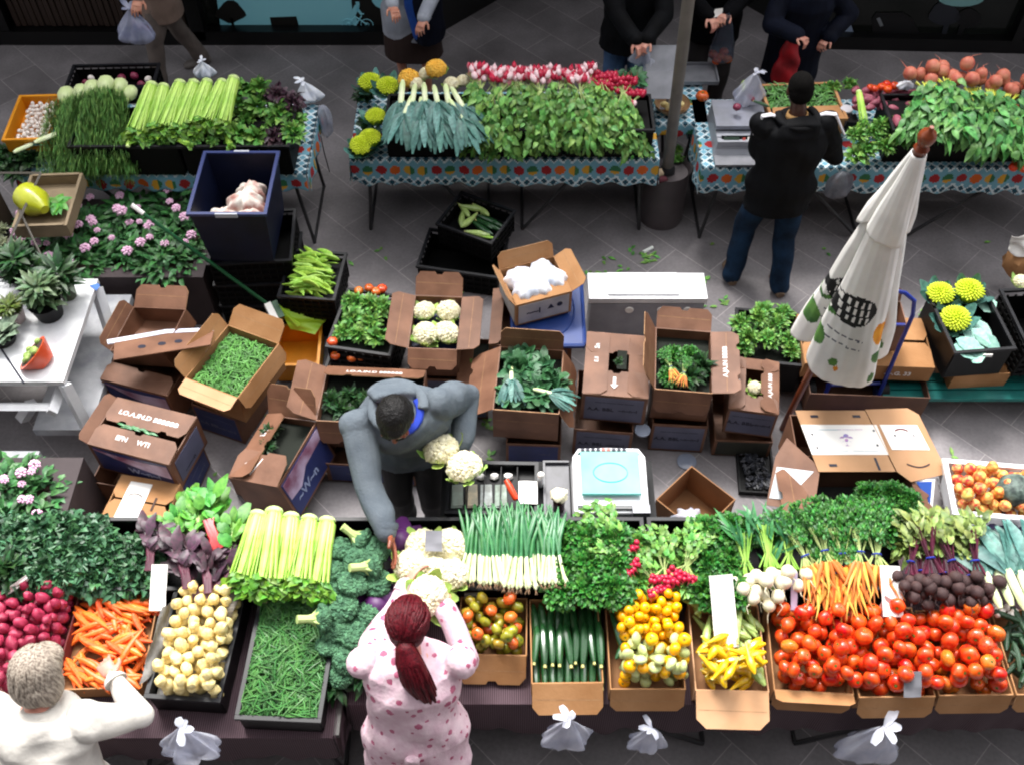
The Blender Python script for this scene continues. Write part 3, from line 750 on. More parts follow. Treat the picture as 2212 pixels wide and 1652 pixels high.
for q in range(2):      # fennel: white bulb at +Y, feathery fronds at -Y
    t = thing('fennel_bulb', 'fennel bulb', 'fennel'); g = G()
    g.ell((0, 0, .03), (.05, .055, .035), 14, 9, ns=.12, nf=2); ob('bulb', g, mat('fennel_bulb_skin', '#d6dfae', .45, '#b8cf84', 9), t)
    g = G()
    for k in range(5): g.tube([(R.uniform(-.02, .02), -.03, .04), (R.uniform(-.04, .04), -.1, .05), (R.uniform(-.08, .08), -.2, .02)], [.011, .006, .002], 7)
    ob('stems', g, M_STEMG, t)
    g = G()
    for k in range(1500):
        tt = R.random(); x = R.uniform(-.13, .13) * (.45 + tt); y = -.05 - tt * .42; z = .05 + .06 * R.random() - .2 * tt * tt
        d = Vector((R.uniform(-.5, .5), -1, R.uniform(-.6, .2))).normalized() * R.uniform(.04, .09)
        p = Vector((x, y, z)); g.add([p, p + d * .5 + Vector((.0034, 0, .01)), p + d, p + d * .5 - Vector((.0034, 0, -.004))], [(0, 1, 2, 3)])
    ob('fronds', g, L_FEN, t); P_FEN.append(proto(t))
P_LEEK, P_SCAL = [], []
for q in range(3):      # leeks: white shank to +Y, fan of flat leaves to -Y
    t = thing('leek', 'leek', 'leek'); g = G(); g.tube([(0, .12, .018), (0, .09, .02), (0, -.05, .02)], [(.01, .008), (.018, .017), (.019, .015)], 10); ob('shank', g, M_LKW, t)
    g = G()
    for k in range(9):
        a = (k - 4) / 4; g.leaf((a * .012, -.04, .02 + .004 * (k % 3)), (a * .75, -1, .12 + R.uniform(-.1, .15)), (a * .3, 0, 1), R.uniform(.17, .25), .05, .3 + .2 * abs(a), .04, .3, prof=(.6, .9, 1, .85, .25))
    ob('leaves', g, L_BLUE, t); P_LEEK.append(proto(t))
for q in range(3):      # spring onions: bulbs to +Y, green tubes to -Y
    t = thing('spring_onion_bunch', 'spring onion bunch', 'spring onions'); g = G(); h = G(); r3 = G()
    for k in range(8):
        x = (k - 3.5) * .0115 + R.uniform(-.004, .004); z = .012 + (.016 if k % 2 else 0); dx = R.uniform(-.03, .03)
        g.tube([(x * 1.6, .19, z), (x * 1.6, .175, z), (x * 1.4, .14, z), (x, .03, z)], [.004, .013, .008, .007], 8)
        h.tube([(x, .035, z), (x + dx * .3, -.05, z + .006), (x + dx, -.16, z + .02), (x + dx * 2, -.25, z + R.uniform(-.01, .03))], [.0075, .011, .009, .002], 7)
        h.tube([(x, .035, z), (x - dx * .3, -.05, z + .012), (x - dx * 1.5, -.15, z + .02), (x - dx * 2.2, -.21, z + .01)], [.006, .009, .008, .002], 7)
        for _ in range(4): r3.tube([(x * 1.6, .19, z), (x * 1.6 + R.uniform(-.012, .012), .215, z + R.uniform(-.006, .006))], [.0012, .0004], 4)
    ob('bulbs', g, M_LKW, t); ob('leaves', h, L_LEEK, t); ob('roots', r3, M_ROOTH, t); P_SCAL.append(proto(t))
def head(name, label, cat, m, kind='c', lm_=None, nb=90, lv=10, Ll=.13, lw=.08):
    """round vegetable head with floret bumps, radius about .085, leaves round it"""
    t = thing(name, label, cat); g = G()
    if kind == 'r':
        for k in range(nb):
            f = k / nb; a = k * 2.39996; b = math.sqrt(f) * 1.35; d = Vector((math.sin(b) * math.cos(a), math.sin(b) * math.sin(a), math.cos(b))); s = .011 + .008 * f
            p = Vector((d.x * .07, d.y * .07, d.z * .065)); e = d * (s * 1.5)
            q = d.orthogonal().normalized(); w = d.cross(q)
            ring = [p + (q * math.cos(2 * PI * j / 7) + w * math.sin(2 * PI * j / 7)) * s for j in range(7)]
            g.add(ring + [p + e], [(j, (j + 1) % 7, 7) for j in range(7)])
        g.ell((0, 0, 0), (.068, .068, .062), 12, 8)
    else:
        g.ell((0, 0, 0), (.07, .07, .055), 12, 8)
        for k in range(nb):
            f = (k + .5) / nb; a = k * 2.39996; b = math.acos(1 - f * 1.15); d = Vector((math.sin(b) * math.cos(a), math.sin(b) * math.sin(a), math.cos(b))); s = R.uniform(.013, .02)
            g.ell((d.x * .068, d.y * .068, d.z * .055), (s, s, s), 7, 5, ns=.3, nf=3, seed=k)
    ob('curd', g, m, t)
    if lv:
        g = G()
        for k in range(lv):
            a = 2 * PI * k / lv + R.uniform(-.2, .2); d = Vector((math.cos(a), math.sin(a), R.uniform(.2, .8)))
            g.leaf((d.x * .05, d.y * .05, -.045), d, (-d.x, -d.y, .7), Ll * R.uniform(.7, 1.1), lw, -.35, .1, prof=(.5, .9, 1, .7, .2))
        ob('leaves', g, lm_ or L_LIME, t)
    return proto(t)
P_CAUL = [head('cauliflower', 'cauliflower', 'cauliflower', M_CURD, lv=l_, Ll=.09, lw=.06) for l_ in (8, 5, 9)]
P_CAULY = [head('cauliflower', 'yellow cauliflower', 'cauliflower', M_CURDY, lv=3, Ll=.07)]
P_ROM = [head('romanesco', 'romanesco', 'romanesco', M_ROM, 'r', L_BLUE, 110, 8, .12, .08) for _ in range(2)]
P_BROC = []
for q in range(3):
    t = thing('broccoli', 'broccoli', 'broccoli'); g = G(); g.ell((0, 0, .01), (.06, .06, .035), 12, 8)
    for k in range(100):
        f = (k + .5) / 100; a = k * 2.39996; b = math.acos(1 - f); d = Vector((math.sin(b) * math.cos(a), math.sin(b) * math.sin(a), math.cos(b))); s = R.uniform(.009, .017)
        g.ell((d.x * .062, d.y * .062, .01 + d.z * .038), s, 6, 5, ns=.35, nf=4, seed=k)
    ob('crown', g, M_BROC, t)
    g = G(); g.tube([(0, 0, 0), (0, .01, -.06), (0, .02, -.11)], [.035, .02, .022], 9)
    for k in range(5): a = 2 * PI * k / 5; g.tube([(0, 0, -.05), (math.cos(a) * .045, math.sin(a) * .045, 0)], [.012, .01], 6)
    ob('stalk', g, M_STEMG, t); P_BROC.append(proto(t))
t = thing('red_cabbage', 'red cabbage', 'cabbage'); g = G(); g.ell((0, 0, 0), (.08, .08, .075), 16, 10, ns=.05)
for k in range(7):
    a = 2 * PI * k / 7; d = Vector((math.cos(a), math.sin(a), .3)); g.leaf((d.x * .06, d.y * .06, -.05), d, (-d.x, -d.y, .6), .12, .12, -.4, .08, prof=(.6, 1, 1, .8, .3))
ob('leaves', g, M_REDC, t); P_CAB = proto(t)

# ---------------------------------------------------------------- piling: spheres settle into a rectangle
def settle(w, l, r, n, floor=0., tries=40, seed=0, dome=0.):
    q = random.Random(seed); P = []
    for _ in range(n):
        best = None
        for _ in range(tries):
            x = q.uniform(-w / 2 + r, w / 2 - r); y = q.uniform(-l / 2 + r, l / 2 - r); z = floor + r
            for (a, b, c) in P:
                dd = (a - x) ** 2 + (b - y) ** 2
                if dd < 4 * r * r: z = max(z, c + math.sqrt(4 * r * r - dd) * .8)
            cost = z + dome * ((2 * x / w) ** 2 + (2 * y / l) ** 2)
            if best is None or cost < best[0]: best = (cost, x, y, z)
        P.append(best[1:])
    return P
def pile(protos, c, rz, w, l, r, n, label, group, floor=0., rnd=True, jit=.12, size=None, seed=0, tilt=3.2, alt=None, dome=0.):
    """c = centre on the floor of the pile, rz the yaw of the rectangle"""
    M = Matrix.Rotation(rz, 3, 'Z')
    for i, (x, y, z) in enumerate(settle(w, l, r, n, floor, seed=seed, dome=dome)):
        pr = protos; lb = label
        if alt and R.random() < alt[0]: pr, lb = alt[1], alt[2]
        s = (size or r) * R.uniform(1 - jit, 1 + jit)
        dup(R.choice(pr), M @ Vector((x, y, z)) + c, (R.uniform(-tilt, tilt) * .5, R.uniform(-tilt, tilt) * .5, R.uniform(0, 6.28)), s, lb, group, True)
def beans(name, label, cat, c, rz, w, l, z, n, m=M_BEAN, ln=.11, r=.0042, mound=.03, base=None):
    """a tangle nobody could count: one object"""
    g = G(); M = Matrix.Rotation(rz, 3, 'Z')
    for _ in range(n):
        x, y = R.uniform(-w / 2, w / 2), R.uniform(-l / 2, l / 2); a = R.uniform(0, 2 * PI); q = R.uniform(.6, 1.2) * ln / 2
        h = z + mound * (1 - (2 * x / w) ** 2) * (1 - (2 * y / l) ** 2) + R.uniform(-.022, .012)
        d = Vector((math.cos(a), math.sin(a), R.uniform(-.25, .25))) * q
        p = Vector((max(-w / 2 + abs(d.x), min(w / 2 - abs(d.x), x)), max(-l / 2 + abs(d.y), min(l / 2 - abs(d.y), y)), h)); b = Vector((R.uniform(-.2, .2) * q, R.uniform(-.2, .2) * q, .2 * q))
        g.tube([M @ (p - d), M @ (p + b), M @ (p + d)], [r * .6, r, r * .4], 5)
    g.v = [(a + c.x, b + c.y, d + c.z) for a, b, d in g.v]
    o = tag(ob(name, g, m), label, cat, None, 'stuff')
    return o
# ================================================================ FRONT STALL
TZ = .80
M_CLOTH = mat('pink_striped_cloth', '#2e1c21', .9, '#54424a', 30, wave='X', bump=.1)
def table(name, label, x0, x1, y0, y1, z, group=None, leg=STEELD):
    t = thing(name, label, 'table', ((x0 + x1) / 2, (y0 + y1) / 2, 0), 0, group)
    w, l = x1 - x0, y1 - y0; g = G(); g.box((0, 0, z - .02), (w, l, .035)); ob('tabletop', g, mat('table_board', '#4c4a48', .6, '#56534f', 6), t)
    for sx in (-1, 1):
        for xx in (.28, .12):
            g = G()
            for sy in (-1, 1): g.tube([(sx * w * (xx + .16), sy * (l / 2 - .06), z - .04), (sx * w * (xx + .19 if xx > .2 else xx - .06), sy * (l / 2 - .06), 0)], .014, 6)
            q = sx * w * (xx + .19 if xx > .2 else xx - .06); g.tube([(q, -l / 2 + .06, .012), (q, l / 2 - .06, .012)], .012, 6)
            ob('leg', g, leg, t)
    return t
xL, xS, xR = at(-420, 1500, TZ).x, at(745, 1500, TZ).x, at(2215, 1500, TZ).x
table('market_table', 'long front stall table carrying the tomato and squash cartons', xS + .01, xR + .9, 1.76, 2.66, TZ, 'front stall tables')
table('market_table', 'front left stall table carrying the potato and bean crates', xL, xS - .01, 1.60, 2.66, TZ, 'front stall tables')
def cloth(label, x0, x1, y0, y1, z, hang, m, amp=.02, pattern=None, name='tablecloth', sides=(1, 1), step=.02):
    """top sheet with a hanging front and sides"""
    t = None; g = G()
    xs = np.arange(x0, x1 + step / 2, step); rows = []
    ny = int((y1 - y0) / step) + 1; nh = int(hang / step) + 1
    prof = [(y1 - (y1 - y0) * i / ny, z, 0) for i in range(ny + 1)] + [(y0 - .004, z - hang * i / nh, i / nh) for i in range(1, nh + 1)]
    vs = []
    for (y, zz, f) in prof:
        for x in xs:
            w = math.sin(x * 17) * .5 + math.sin(x * 41 + 1) * .3 + math.sin(x * 7.3) * .4
            vs.append((x, y - f * amp * (w + .6), zz + f * f * amp * .9 * math.sin(x * 33 + 2)))
    n = len(xs); fs = []; ms = []
    for i in range(len(prof) - 1):
        for j in range(n - 1):
            fs.append((i * n + j, (i + 1) * n + j, (i + 1) * n + j + 1, i * n + j + 1))
            if pattern:
                s = (i + .5) * step; ms.append(pattern(x0 + (j + .5) * step, s - (y1 - y0)))
            else: ms.append(0)
    g.v = vs; g.f = fs; g.m = ms
    for sd, xx in ((-1, x0), (1, x1)):
        if not sides[(sd + 1) // 2]: continue
        o = len(g.v); hh = int(hang * 1.1 / step)
        for k in range(hh + 1):
            for i in range(ny + 1):
                f = k / hh; y = y1 - (y1 - y0) * i / ny; g.v.append((xx + sd * (.003 + f * amp * (.8 + .6 * math.sin(y * 23))), y - .015 * f, z - f * hang * 1.05 + f * .012 * math.sin(y * 31)))
        for k in range(hh):
            for i in range(ny):
                q = (o + k * (ny + 1) + i, o + (k + 1) * (ny + 1) + i, o + (k + 1) * (ny + 1) + i + 1, o + k * (ny + 1) + i + 1)
                g.f.append(q if sd > 0 else q[::-1]); g.m.append(pattern(i * step, (k + .5) * step) if pattern else 0)
    o = ob(name, g, m); sd = o.modifiers.new('thickness', 'SOLIDIFY'); sd.thickness = .0025; sd.offset = 1
    return tag(o, label, 'tablecloth')
cloth('pink striped cloth hanging over the front edge of the tomato stall', xS + .01, xR + .93, 1.745, 2.67, TZ + .003, .33, M_CLOTH, .018)
cloth('pink striped cloth on the left front table under the carrots', xL, xS - .03, 1.585, 2.67, TZ + .003, .26, M_CLOTH, .015)
def fcarton(label, front, zt, l, h, flaps, m=KRAFT, cat='carton', **k):
    c, rz, w = front_carton(*front, zt, l, h)
    return carton('carton', label, c, rz, w, l, h, m, flaps, group='produce cartons on the front stall', **k), c, rz, w
Z = TZ + .006
zt = Z + .135
BOX = {}
def B(key, label, front, l, flaps, floor=.03, **k):
    t, c, rz, w = fcarton(label, front, zt, l, .135, flaps, fill=KRAFTD, fh=floor / .135, **k); BOX[key] = (c, rz, w, l); return t
B('A', 'small tan carton of green and orange heirloom tomatoes', (988, 1413, 1138, 1416), .30, [('f', .15, -48)])
B('B', 'tan carton of dark green zucchini with its front flap down', (1148, 1476, 1304, 1474), .43, [('f', .15, -40, {'notch': 0, 'cham': .03})])
B('C', 'tan carton of yellow tomatoes and pale patty squash', (1318, 1488, 1482, 1488), .44, [('f', .13, -62, {'notch': 0})])
B('D', 'tan carton of yellow crookneck squash, pale flap lowered in front', (1502, 1490, 1662, 1494), .44, [('f', .17, -25, {'notch': 0, 'cham': .045})], m=mat('pale_kraft_card', '#c79d78', .85, '#bb8f69', 5))
B('E', 'leftmost carton of red tomatoes beside the squash carton', (1672, 1490, 1845, 1500), .43, [('f', .06, 15, {'notch': 0}), ('f', .13, -70, {'notch': 0})])
B('F', 'middle carton of red tomatoes with a grey card standing in it', (1856, 1506, 2022, 1504), .45, [('f', .13, -65, {'notch': 0})])
B('H', 'rightmost carton of red tomatoes below the beets', (2028, 1502, 2190, 1500), .43, [('f', .13, -72, {'notch': 0})])
B('I', 'carton of dark cucumbers at the right edge of the stall', (2196, 1500, 2350, 1500), .43, [('f', .12, -70, {'notch': 0})])
def fill(key, protos, r, n, label, group, **k):
    c, rz, w, l = BOX[key]; pile(protos, Vector((c.x, c.y, c.z + .036)), rz, w - .02, l - .02, r, n, label, group, **k)
fill('E', P_TOM, .0395, 62, 'ripe red tomato piled in the leftmost tomato carton', 'red tomatoes on the front stall', seed=1, alt=(.08, P_TOMO, 'orange tomato among the red ones in the leftmost tomato carton'))
fill('F', P_TOM, .0395, 62, 'ripe red tomato piled in the middle tomato carton', 'red tomatoes on the front stall', seed=2, alt=(.07, P_TOMO, 'orange tomato among the red ones in the middle tomato carton'))
fill('H', P_TOM, .0395, 60, 'ripe red tomato piled in the rightmost tomato carton', 'red tomatoes on the front stall', seed=3, alt=(.25, P_TOMO, 'orange tomato among the red ones in the rightmost tomato carton'))
for key, lb in (('E', 'left and middle'), ('F', 'middle and right')):
    c, rz, w, l = BOX[key]
    for i in range(5): dup(P_TOM[i % 3], Matrix.Rotation(rz, 3, 'Z') @ Vector((w / 2 + .008, -l * .36 + i * .08 + R.uniform(-.01, .01), .165)) + c, (R.uniform(-1, 1), R.uniform(-1, 1), i), .039, 'red tomato lying over the walls between the ' + lb + ' cartons', 'red tomatoes on the front stall')
fill('A', P_TOMG, .032, 60, 'green heirloom tomato in the small carton beside the zucchini', 'heirloom tomatoes on the front stall', seed=4, alt=(.12, P_TOMO, 'orange heirloom tomato among the green ones'))
c, rz, w, l = BOX['C']
pile(P_TOMY, Vector((c.x + .02, c.y + .1, c.z + .05)), rz, w * .92, l * .55, .026, 130, 'small round yellow tomato beside the zucchini carton', 'yellow tomatoes on the front stall', seed=5)
pile(P_PATTY, Vector((c.x + .03, c.y - .1, c.z + .05)), rz, w * .95, l * .46, .031, 66, 'pale patty squash in front of the yellow tomatoes', 'patty squash on the front stall', seed=6, alt=(.3, P_TOMY, 'yellow tomato lying among the pale patty squash'))
def lay(protos, c, rz, spots, label, group, ln, rdeg=8, zj=.0):
    for (x, y, z, a) in spots:
        k_ = R.uniform(.9, 1.08); s = tuple(x * k_ for x in ln) if isinstance(ln, tuple) else ln * k_
        dup(R.choice(protos), Matrix.Rotation(rz, 3, 'Z') @ Vector((x, y, z)) + c, (rad(R.uniform(-3, 3)), R.uniform(-1.5, 1.5), rz + rad(a + R.uniform(-rdeg, rdeg))), s, label, group, True)
c, rz, w, l = BOX['C']
lay(P_ZUC, c, rz, [(-.13, .06, .19, 15), (-.1, -.02, .19, -40), (-.08, .14, .19, 70), (-.03, -.03, .2, -60), (-.12, .0, .19, 10)], 'thin green zucchini lying on the yellow tomato carton', 'zucchini on the front stall', .17)
c, rz, w, l = BOX['B']
lay(P_ZUC, c, rz, [(-w / 2 + .026 + .0385 * (i % 9), (-.12, .1, -.02)[i // 9 if i < 18 else 2], .075 + .037 * (i // 9) * .9, 180) for i in range(27)], 'dark green zucchini stacked lengthwise in its carton', 'zucchini on the front stall', .2, 5)
c, rz, w, l = BOX['D']
lay(P_SQY, c, rz, [(R.uniform(-.12, .1), R.uniform(-.18, -.02), .09 + .035 * (i // 9) + R.uniform(0, .02), R.choice([90, 60, -50, 20, 120])) for i in range(56)], 'bright yellow crookneck squash heaped in the front of its carton', 'yellow squash on the front stall', .13, 20)
lay(P_ZUCL, c, rz, [(R.uniform(-.14, .14), R.uniform(.03, .2), .09 + .03 * (i // 8) + R.uniform(0, .02), R.choice([0, 30, -30, 160, 60])) for i in range(34)], 'pale green squash at the back of the yellow squash carton', 'pale squash on the front stall', .14, 20)
lay(P_ZUCL, c, rz, [(.1, -.02 - .05 * i, .165, 20 + 10 * i) for i in range(3)], 'long pale green squash on the right of the yellow squash', 'pale squash on the front stall', .19, 8)
c, rz, w, l = BOX['I']
lay(P_CUKE, c, rz, [(R.uniform(-.14, -.02), R.uniform(-.16, .17), .1 + .04 * (i // 8), R.uniform(0, 180)) for i in range(26)], 'dark cucumber in the carton right of the red tomatoes', 'cucumbers on the front stall', .15, 20)
# left: crates of potatoes and beans, trays of red potatoes and carrots
k1, c, rz, w = crate4('crate', 'black crate of yellow potatoes lined with newspaper', (312, 1502, 472, 1512), Z + .19, .55, .18, solid=True, m=BLK)
k1.location.z = Z
g = G(); g.box((0, 0, .05), (w - .04, .52, .1)); ob('lining', g, mat('newsprint', '#8b8986', .9, '#716f6d', 30), k1)
pile(P_YPOT, Vector((c.x + .02, c.y + .0, Z + .1)), rz, w - .03, .53, .03, 150, 'small yellow potato heaped in the black crate', 'yellow potatoes on the front stall', seed=7, size=.034)
k2, c, rz, w = crate4('crate', 'black crate heaped with green beans behind the hanging bag', (508, 1548, 690, 1556), Z + .17, .6, .16, solid=True, m=BLK)
k2.location.z = Z
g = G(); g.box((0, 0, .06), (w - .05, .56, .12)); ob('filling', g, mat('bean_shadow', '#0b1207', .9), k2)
beans('green_beans', 'tangle of green beans filling the black crate on the front stall', 'green beans', Vector((c.x, c.y, 0)), rz, w - .03, .57, Z + .155, 1500)
rt, c, rz, w = fcarton('shallow carton heaped with red potatoes at the left end', (-140, 1500, 112, 1500), zt, .5, .12, [], m=mat('dark_red_card', '#5b1a1c', .7, '#6d2626', 6), fill=mat('dark_red_card', '#5b1a1c', .7), fh=.25)
pile(P_RPOT, Vector((c.x, c.y + .02, c.z + .06)), rz, w - .02, .52, .0295, 250, 'red potato heaped at the left end of the stall', 'red potatoes on the front stall', seed=8, size=.034)
ct, c, rz, w = fcarton('shallow carton of loose carrots beside the red potatoes', (118, 1490, 306, 1484), zt - .02, .47, .1, [], m=KRAFT, fill=KRAFTD, fh=.3)
for i in range(120):
    f = i / 120; a = R.choice([70, 60, 80, 50, 110, 30]) if R.random() < .8 else R.uniform(0, 180)
    ln = R.uniform(.15, .19); x = R.uniform(-w / 2 + .05, w / 2 - .05); y = R.uniform(-.2, .22); z = .05 + .075 * f + .03 * (y + .2)
    dup(R.choice(P_CAR), Vector((c.x + x, c.y + y, c.z + z)), (rad(R.uniform(-6, 6)), 0, rad(a + R.uniform(-14, 14) + (180 if R.random() < .5 else 0))), ln, 'orange carrot heaped loose beside the red potatoes', 'loose carrots on the front stall', True)
# newspaper sheet between carrots and potatoes, egg-grey cardboard ridge
def sheet(name, label, cat, pts, m, wav=.006, nx=10, ny=14, th=.0018, group=None, seed=0, parent=None, smooth=True):
    """bent paper or film: pts = 4 world corners (a b c d), bilinear with ripples and real thickness"""
    a, b, c_, d_ = [Vector(p) for p in pts]; g = G(); n = (b - a).cross(d_ - a).normalized(); o0 = (a + b + c_ + d_) / 4
    for s in (0, 1):
        for j in range(ny + 1):
            for i in range(nx + 1):
                u, v = i / nx, j / ny; p = (a * (1 - u) + b * u) * (1 - v) + (d_ * (1 - u) + c_ * u) * v
                g.v.append(tuple(p - o0 + n * (wav * (math.sin(u * 5 + seed) * math.cos(v * 7 + seed * 2) + .6 * math.sin(v * 13 + u * 3)) + s * th)))
    q = (nx + 1) * (ny + 1)
    for j in range(ny):
        for i in range(nx):
            k = j * (nx + 1) + i; g.f += [(k, k + nx + 1, k + nx + 2, k + 1), (q + k, q + k + 1, q + k + nx + 2, q + k + nx + 1)]
    rim = [i for i in range(nx + 1)] + [(j + 1) * (nx + 1) - 1 for j in range(1, ny + 1)] + [ny * (nx + 1) + i for i in range(nx - 1, -1, -1)] + [j * (nx + 1) for j in range(ny - 1, 0, -1)]
    for i in range(len(rim)): k, k2 = rim[i], rim[(i + 1) % len(rim)]; g.f.append((k, k2, q + k2, q + k))
    g.m = [0] * len(g.f)
    o = ob(name, g, m, parent, smooth=smooth); o.location = o0
    if label: tag(o, label, cat, group)
    return o
sheet('newspaper', 'folded newspaper standing between the carrots and yellow potatoes', 'newspaper', [at(300, 1478, 1.0), at(345, 1440, .98), at(372, 1300, 1.06), at(350, 1310, 1.12)], mat('newsprint', '#8b8986', .9), .012)
sheet('cardboard_strip', 'grey cardboard ridge bent over the back of the potato and bean crates', 'cardboard', [at(452, 1352, 1.03), at(492, 1352, 1.03), at(530, 1262, 1.1), at(496, 1262, 1.12)], mat('grey_board', '#6b655c', .9, '#5b564f', 22, wave='Y'), .012, th=.004)
sheet('cardboard_strip', 'grey cardboard flap bent down behind the bean crate', 'cardboard', [at(500, 1262, 1.12), at(540, 1262, 1.1), at(580, 1300, 1.03), at(556, 1306, 1.02)], mat('grey_board', '#6b655c', .9), .006, th=.004)
# crates that raise the bunches
for i in range(8):
    x = xL + .62 + i * .63
    crate('crate', 'black crate raising the bunches along the back of the front stall', (x, 2.45, Z), 0, .6, .4, .19, solid=True, group='black crates under the front bunches')
ORD = 'first second third fourth fifth sixth seventh eighth ninth tenth eleventh twelfth'.split()
def bank(protos, spots, rz, tilt, s, label, group=None, jr=10, jt=5, uniq=True):
    """a bank of bunches: spots are (u, v, z[, yaw]); each copy's label says which one it is"""
    n = len(spots); rows = []
    for v in sorted({q[1] for q in spots}):
        if not rows or v - rows[-1][-1] > 14: rows.append([v])
        else: rows[-1].append(v)
    rn = ['', ['back row', 'front row'], ['back row', 'middle row', 'front row']][len(rows) - 1] if len(rows) <= 3 else None
    for i, q in enumerate(spots):
        lab = label
        if uniq and 1 < n <= 26:
            ri = [k for k, r in enumerate(rows) if q[1] in r][0] if rn else 0
            us = sorted(p[0] for p in spots if (not rn) or p[1] in rows[ri]); o = us.index(q[0])
            w = 'leftmost' if o == 0 and len(us) > 1 else 'rightmost' if o == len(us) - 1 and len(us) > 1 else ORD[o] + ' from left' if o < 12 else 'far right' if o > len(us) - 4 else 'right half'
            if len(us) == 1: w = ''
            pre = ((rn[ri] + (', ' if w else '')) if rn else '') + w
            if pre: lab = label + ', ' + pre
            if len(lab.split()) > 16: lab = label + ', ' + w if w else label
            if len(lab.split()) > 16: print('LONG', lab)
        i0 = i
        u, v, z = q[:3]; a = q[3] if len(q) > 3 else 0
        dup(protos[i % len(protos)], at(u, v, z), (rad(tilt + R.uniform(-jt, jt)), rad(R.uniform(-5, 5)), rad(rz + a + R.uniform(-jr, jr))), (lambda q_: tuple(x * q_ for x in s) if isinstance(s, tuple) else s * q_)(R.uniform(.92, 1.08)), lab, group)
bank(P_KALE, [(u, v, .99 + .04 * math.sin(u / 60)) for v in (1245, 1198, 1155) for u in range(-60, 320, 52) if not (v == 1155 and u > 250)], 0, 0, .88, 'dark curly kale bunch behind the red potatoes and carrots', 'kale bunches on the front stall', 180)
bank(P_LEAFD, [(-20, 1290, 1.0), (20, 1235, 1.08)], 0, 0, .8, 'dark leafy bunch at the left end of the kale', 'kale bunches on the front stall', 180)
bank(P_CHARD, [(392, 1165, 1.1), (428, 1150, 1.12), (495, 1185, 1.1, -20), (410, 1135, 1.08), (462, 1140, 1.08)], 200, -4, .85, 'green leafed chard bunch left of the celery', 'chard bunches on the front stall', 25)
bank(P_CHPUR, [(400, 1225, 1.12), (450, 1240, 1.12), (510, 1235, 1.08), (470, 1265, 1.06), (330, 1190, 1.1), (420, 1262, 1.06)], 180, -2, .85, 'purple leafed chard bunch above the yellow potatoes', 'chard bunches on the front stall', 40)
t = thing('chard_bunch', 'chard bunch with bright red stems left of the celery', 'chard', at(462, 1160, 1.16), rad(200), 'chard bunches on the front stall')
g = G()
for k in range(9): g.tube([(R.uniform(-.03, .03), .07, .0), (R.uniform(-.02, .02), 0, .02), (R.uniform(-.03, .03), -.1, .02)], [(.012, .006), (.011, .006), (.006, .004)], 6)
ob('stems', g, mat('red_chard_stem', '#a8060c', .4, '#8a0a14', 8), t); g = G(); foliage(g, 10, .14, .05, .04, .12, .06, .3, .1, 0, -.08); ob('leaves', g, L_CHARD, t)
bank(P_CEL, [(543, 1180, 1.13), (584, 1182, 1.14), (623, 1188, 1.13), (660, 1190, 1.14), (697, 1196, 1.12)], -4, 6, (1.2, .84, 1.15), 'pale green celery bunch in the row behind the bean crate', 'celery bunches on the front stall', 4, 2)
BR = [(735, 1190, 1.1), (775, 1215, 1.1), (715, 1235, 1.08), (760, 1265, 1.08), (705, 1275, 1.05), (742, 1315, 1.04), (795, 1330, 1.0), (725, 1360, 1.0), (768, 1375, 1.0), (712, 1400, .96), (750, 1425, .96), (795, 1395, .96), (820, 1260, 1.05), (815, 1190, 1.1), (738, 1455, .9)]
bank(P_BROC, BR, 0, 0, 1.05, 'dark green broccoli head heaped right of the bean crate', 'broccoli heads on the front stall', 180, 30)
bank(P_BROC, [(800, 1222, 1.13), (690, 1335, 1.1), (775, 1163, 1.14)], 90, 110, .95, 'broccoli turned over to show its pale stalk', 'broccoli heads on the front stall', 60, 12)
bank(P_LEAFD, [(730, 1470, .86), (790, 1455, .88)], 0, 0, .7, 'dark leaves under the lowest broccoli heads', 'broccoli heads on the front stall', 90)
bank([P_CAB], [(862, 1168, 1.08), (838, 1290, 1.0), (815, 1310, 1.0)], 0, 0, .85, 'purple red cabbage beside the cauliflowers', 'red cabbages on the front stall', 90)
bank(P_CAUL, [(888, 1222, 1.12), (935, 1238, 1.12), (978, 1240, 1.1), (915, 1180, 1.1), (972, 1178, 1.1), (905, 1275, 1.06)], 0, -8, 1.05, 'white cauliflower heaped in front of the man in the hooded top', 'cauliflowers on the front stall', 90, 12)

bank(P_SCAL, [(1026 + 33 * i, 1188 + 4 * (i % 2), 1.09 + .03 * (i % 2)) for i in range(6)], 180, -4, (1.05, .95, 1.1), 'spring onion bunch, white bulbs to the front, above the green tomatoes', 'spring onion bunches on the front stall', 7, 4)
bank(P_PARS, [(u, v, 1.07 + .02 * (u % 3)) for v in (1275, 1220, 1170) for u in (1215, 1270, 1325)], 0, 0, 1., 'curly parsley bunch above the zucchini carton', 'parsley bunches on the front stall', 180)
bank(P_RADR_, [(1342, 1180, 1.13), (1352, 1222, 1.13, 60), (1435, 1240, 1.12, 20), (1478, 1232, 1.12, -20), (1420, 1262, 1.1)], 180, -4, .72, 'red radish bunch lying in the green leaves of the front stall', 'radish bunches on the front stall', 30)
bank(P_FLAT, [(u, v, 1.05) for v in (1262, 1218, 1178) for u in (1375, 1425, 1480)], 0, 0, .68, 'broad leafed radish tops above the yellow tomatoes', 'leafy bunches on the front stall', 180)
bank(P_PARS, [(u, v, 1.07) for v in (1280, 1220, 1155) for u in (1530, 1575)], 0, 0, 1., 'parsley bunch left of the white turnips', 'parsley bunches on the front stall', 180)
bank(P_TURNB, [(1612, 1238, 1.1), (1662, 1222, 1.12), (1705, 1226, 1.1), (1650, 1265, 1.06)], 175, -8, 1., 'white turnip bunch with green tops behind the squash carton', 'turnip bunches on the front stall', 15)
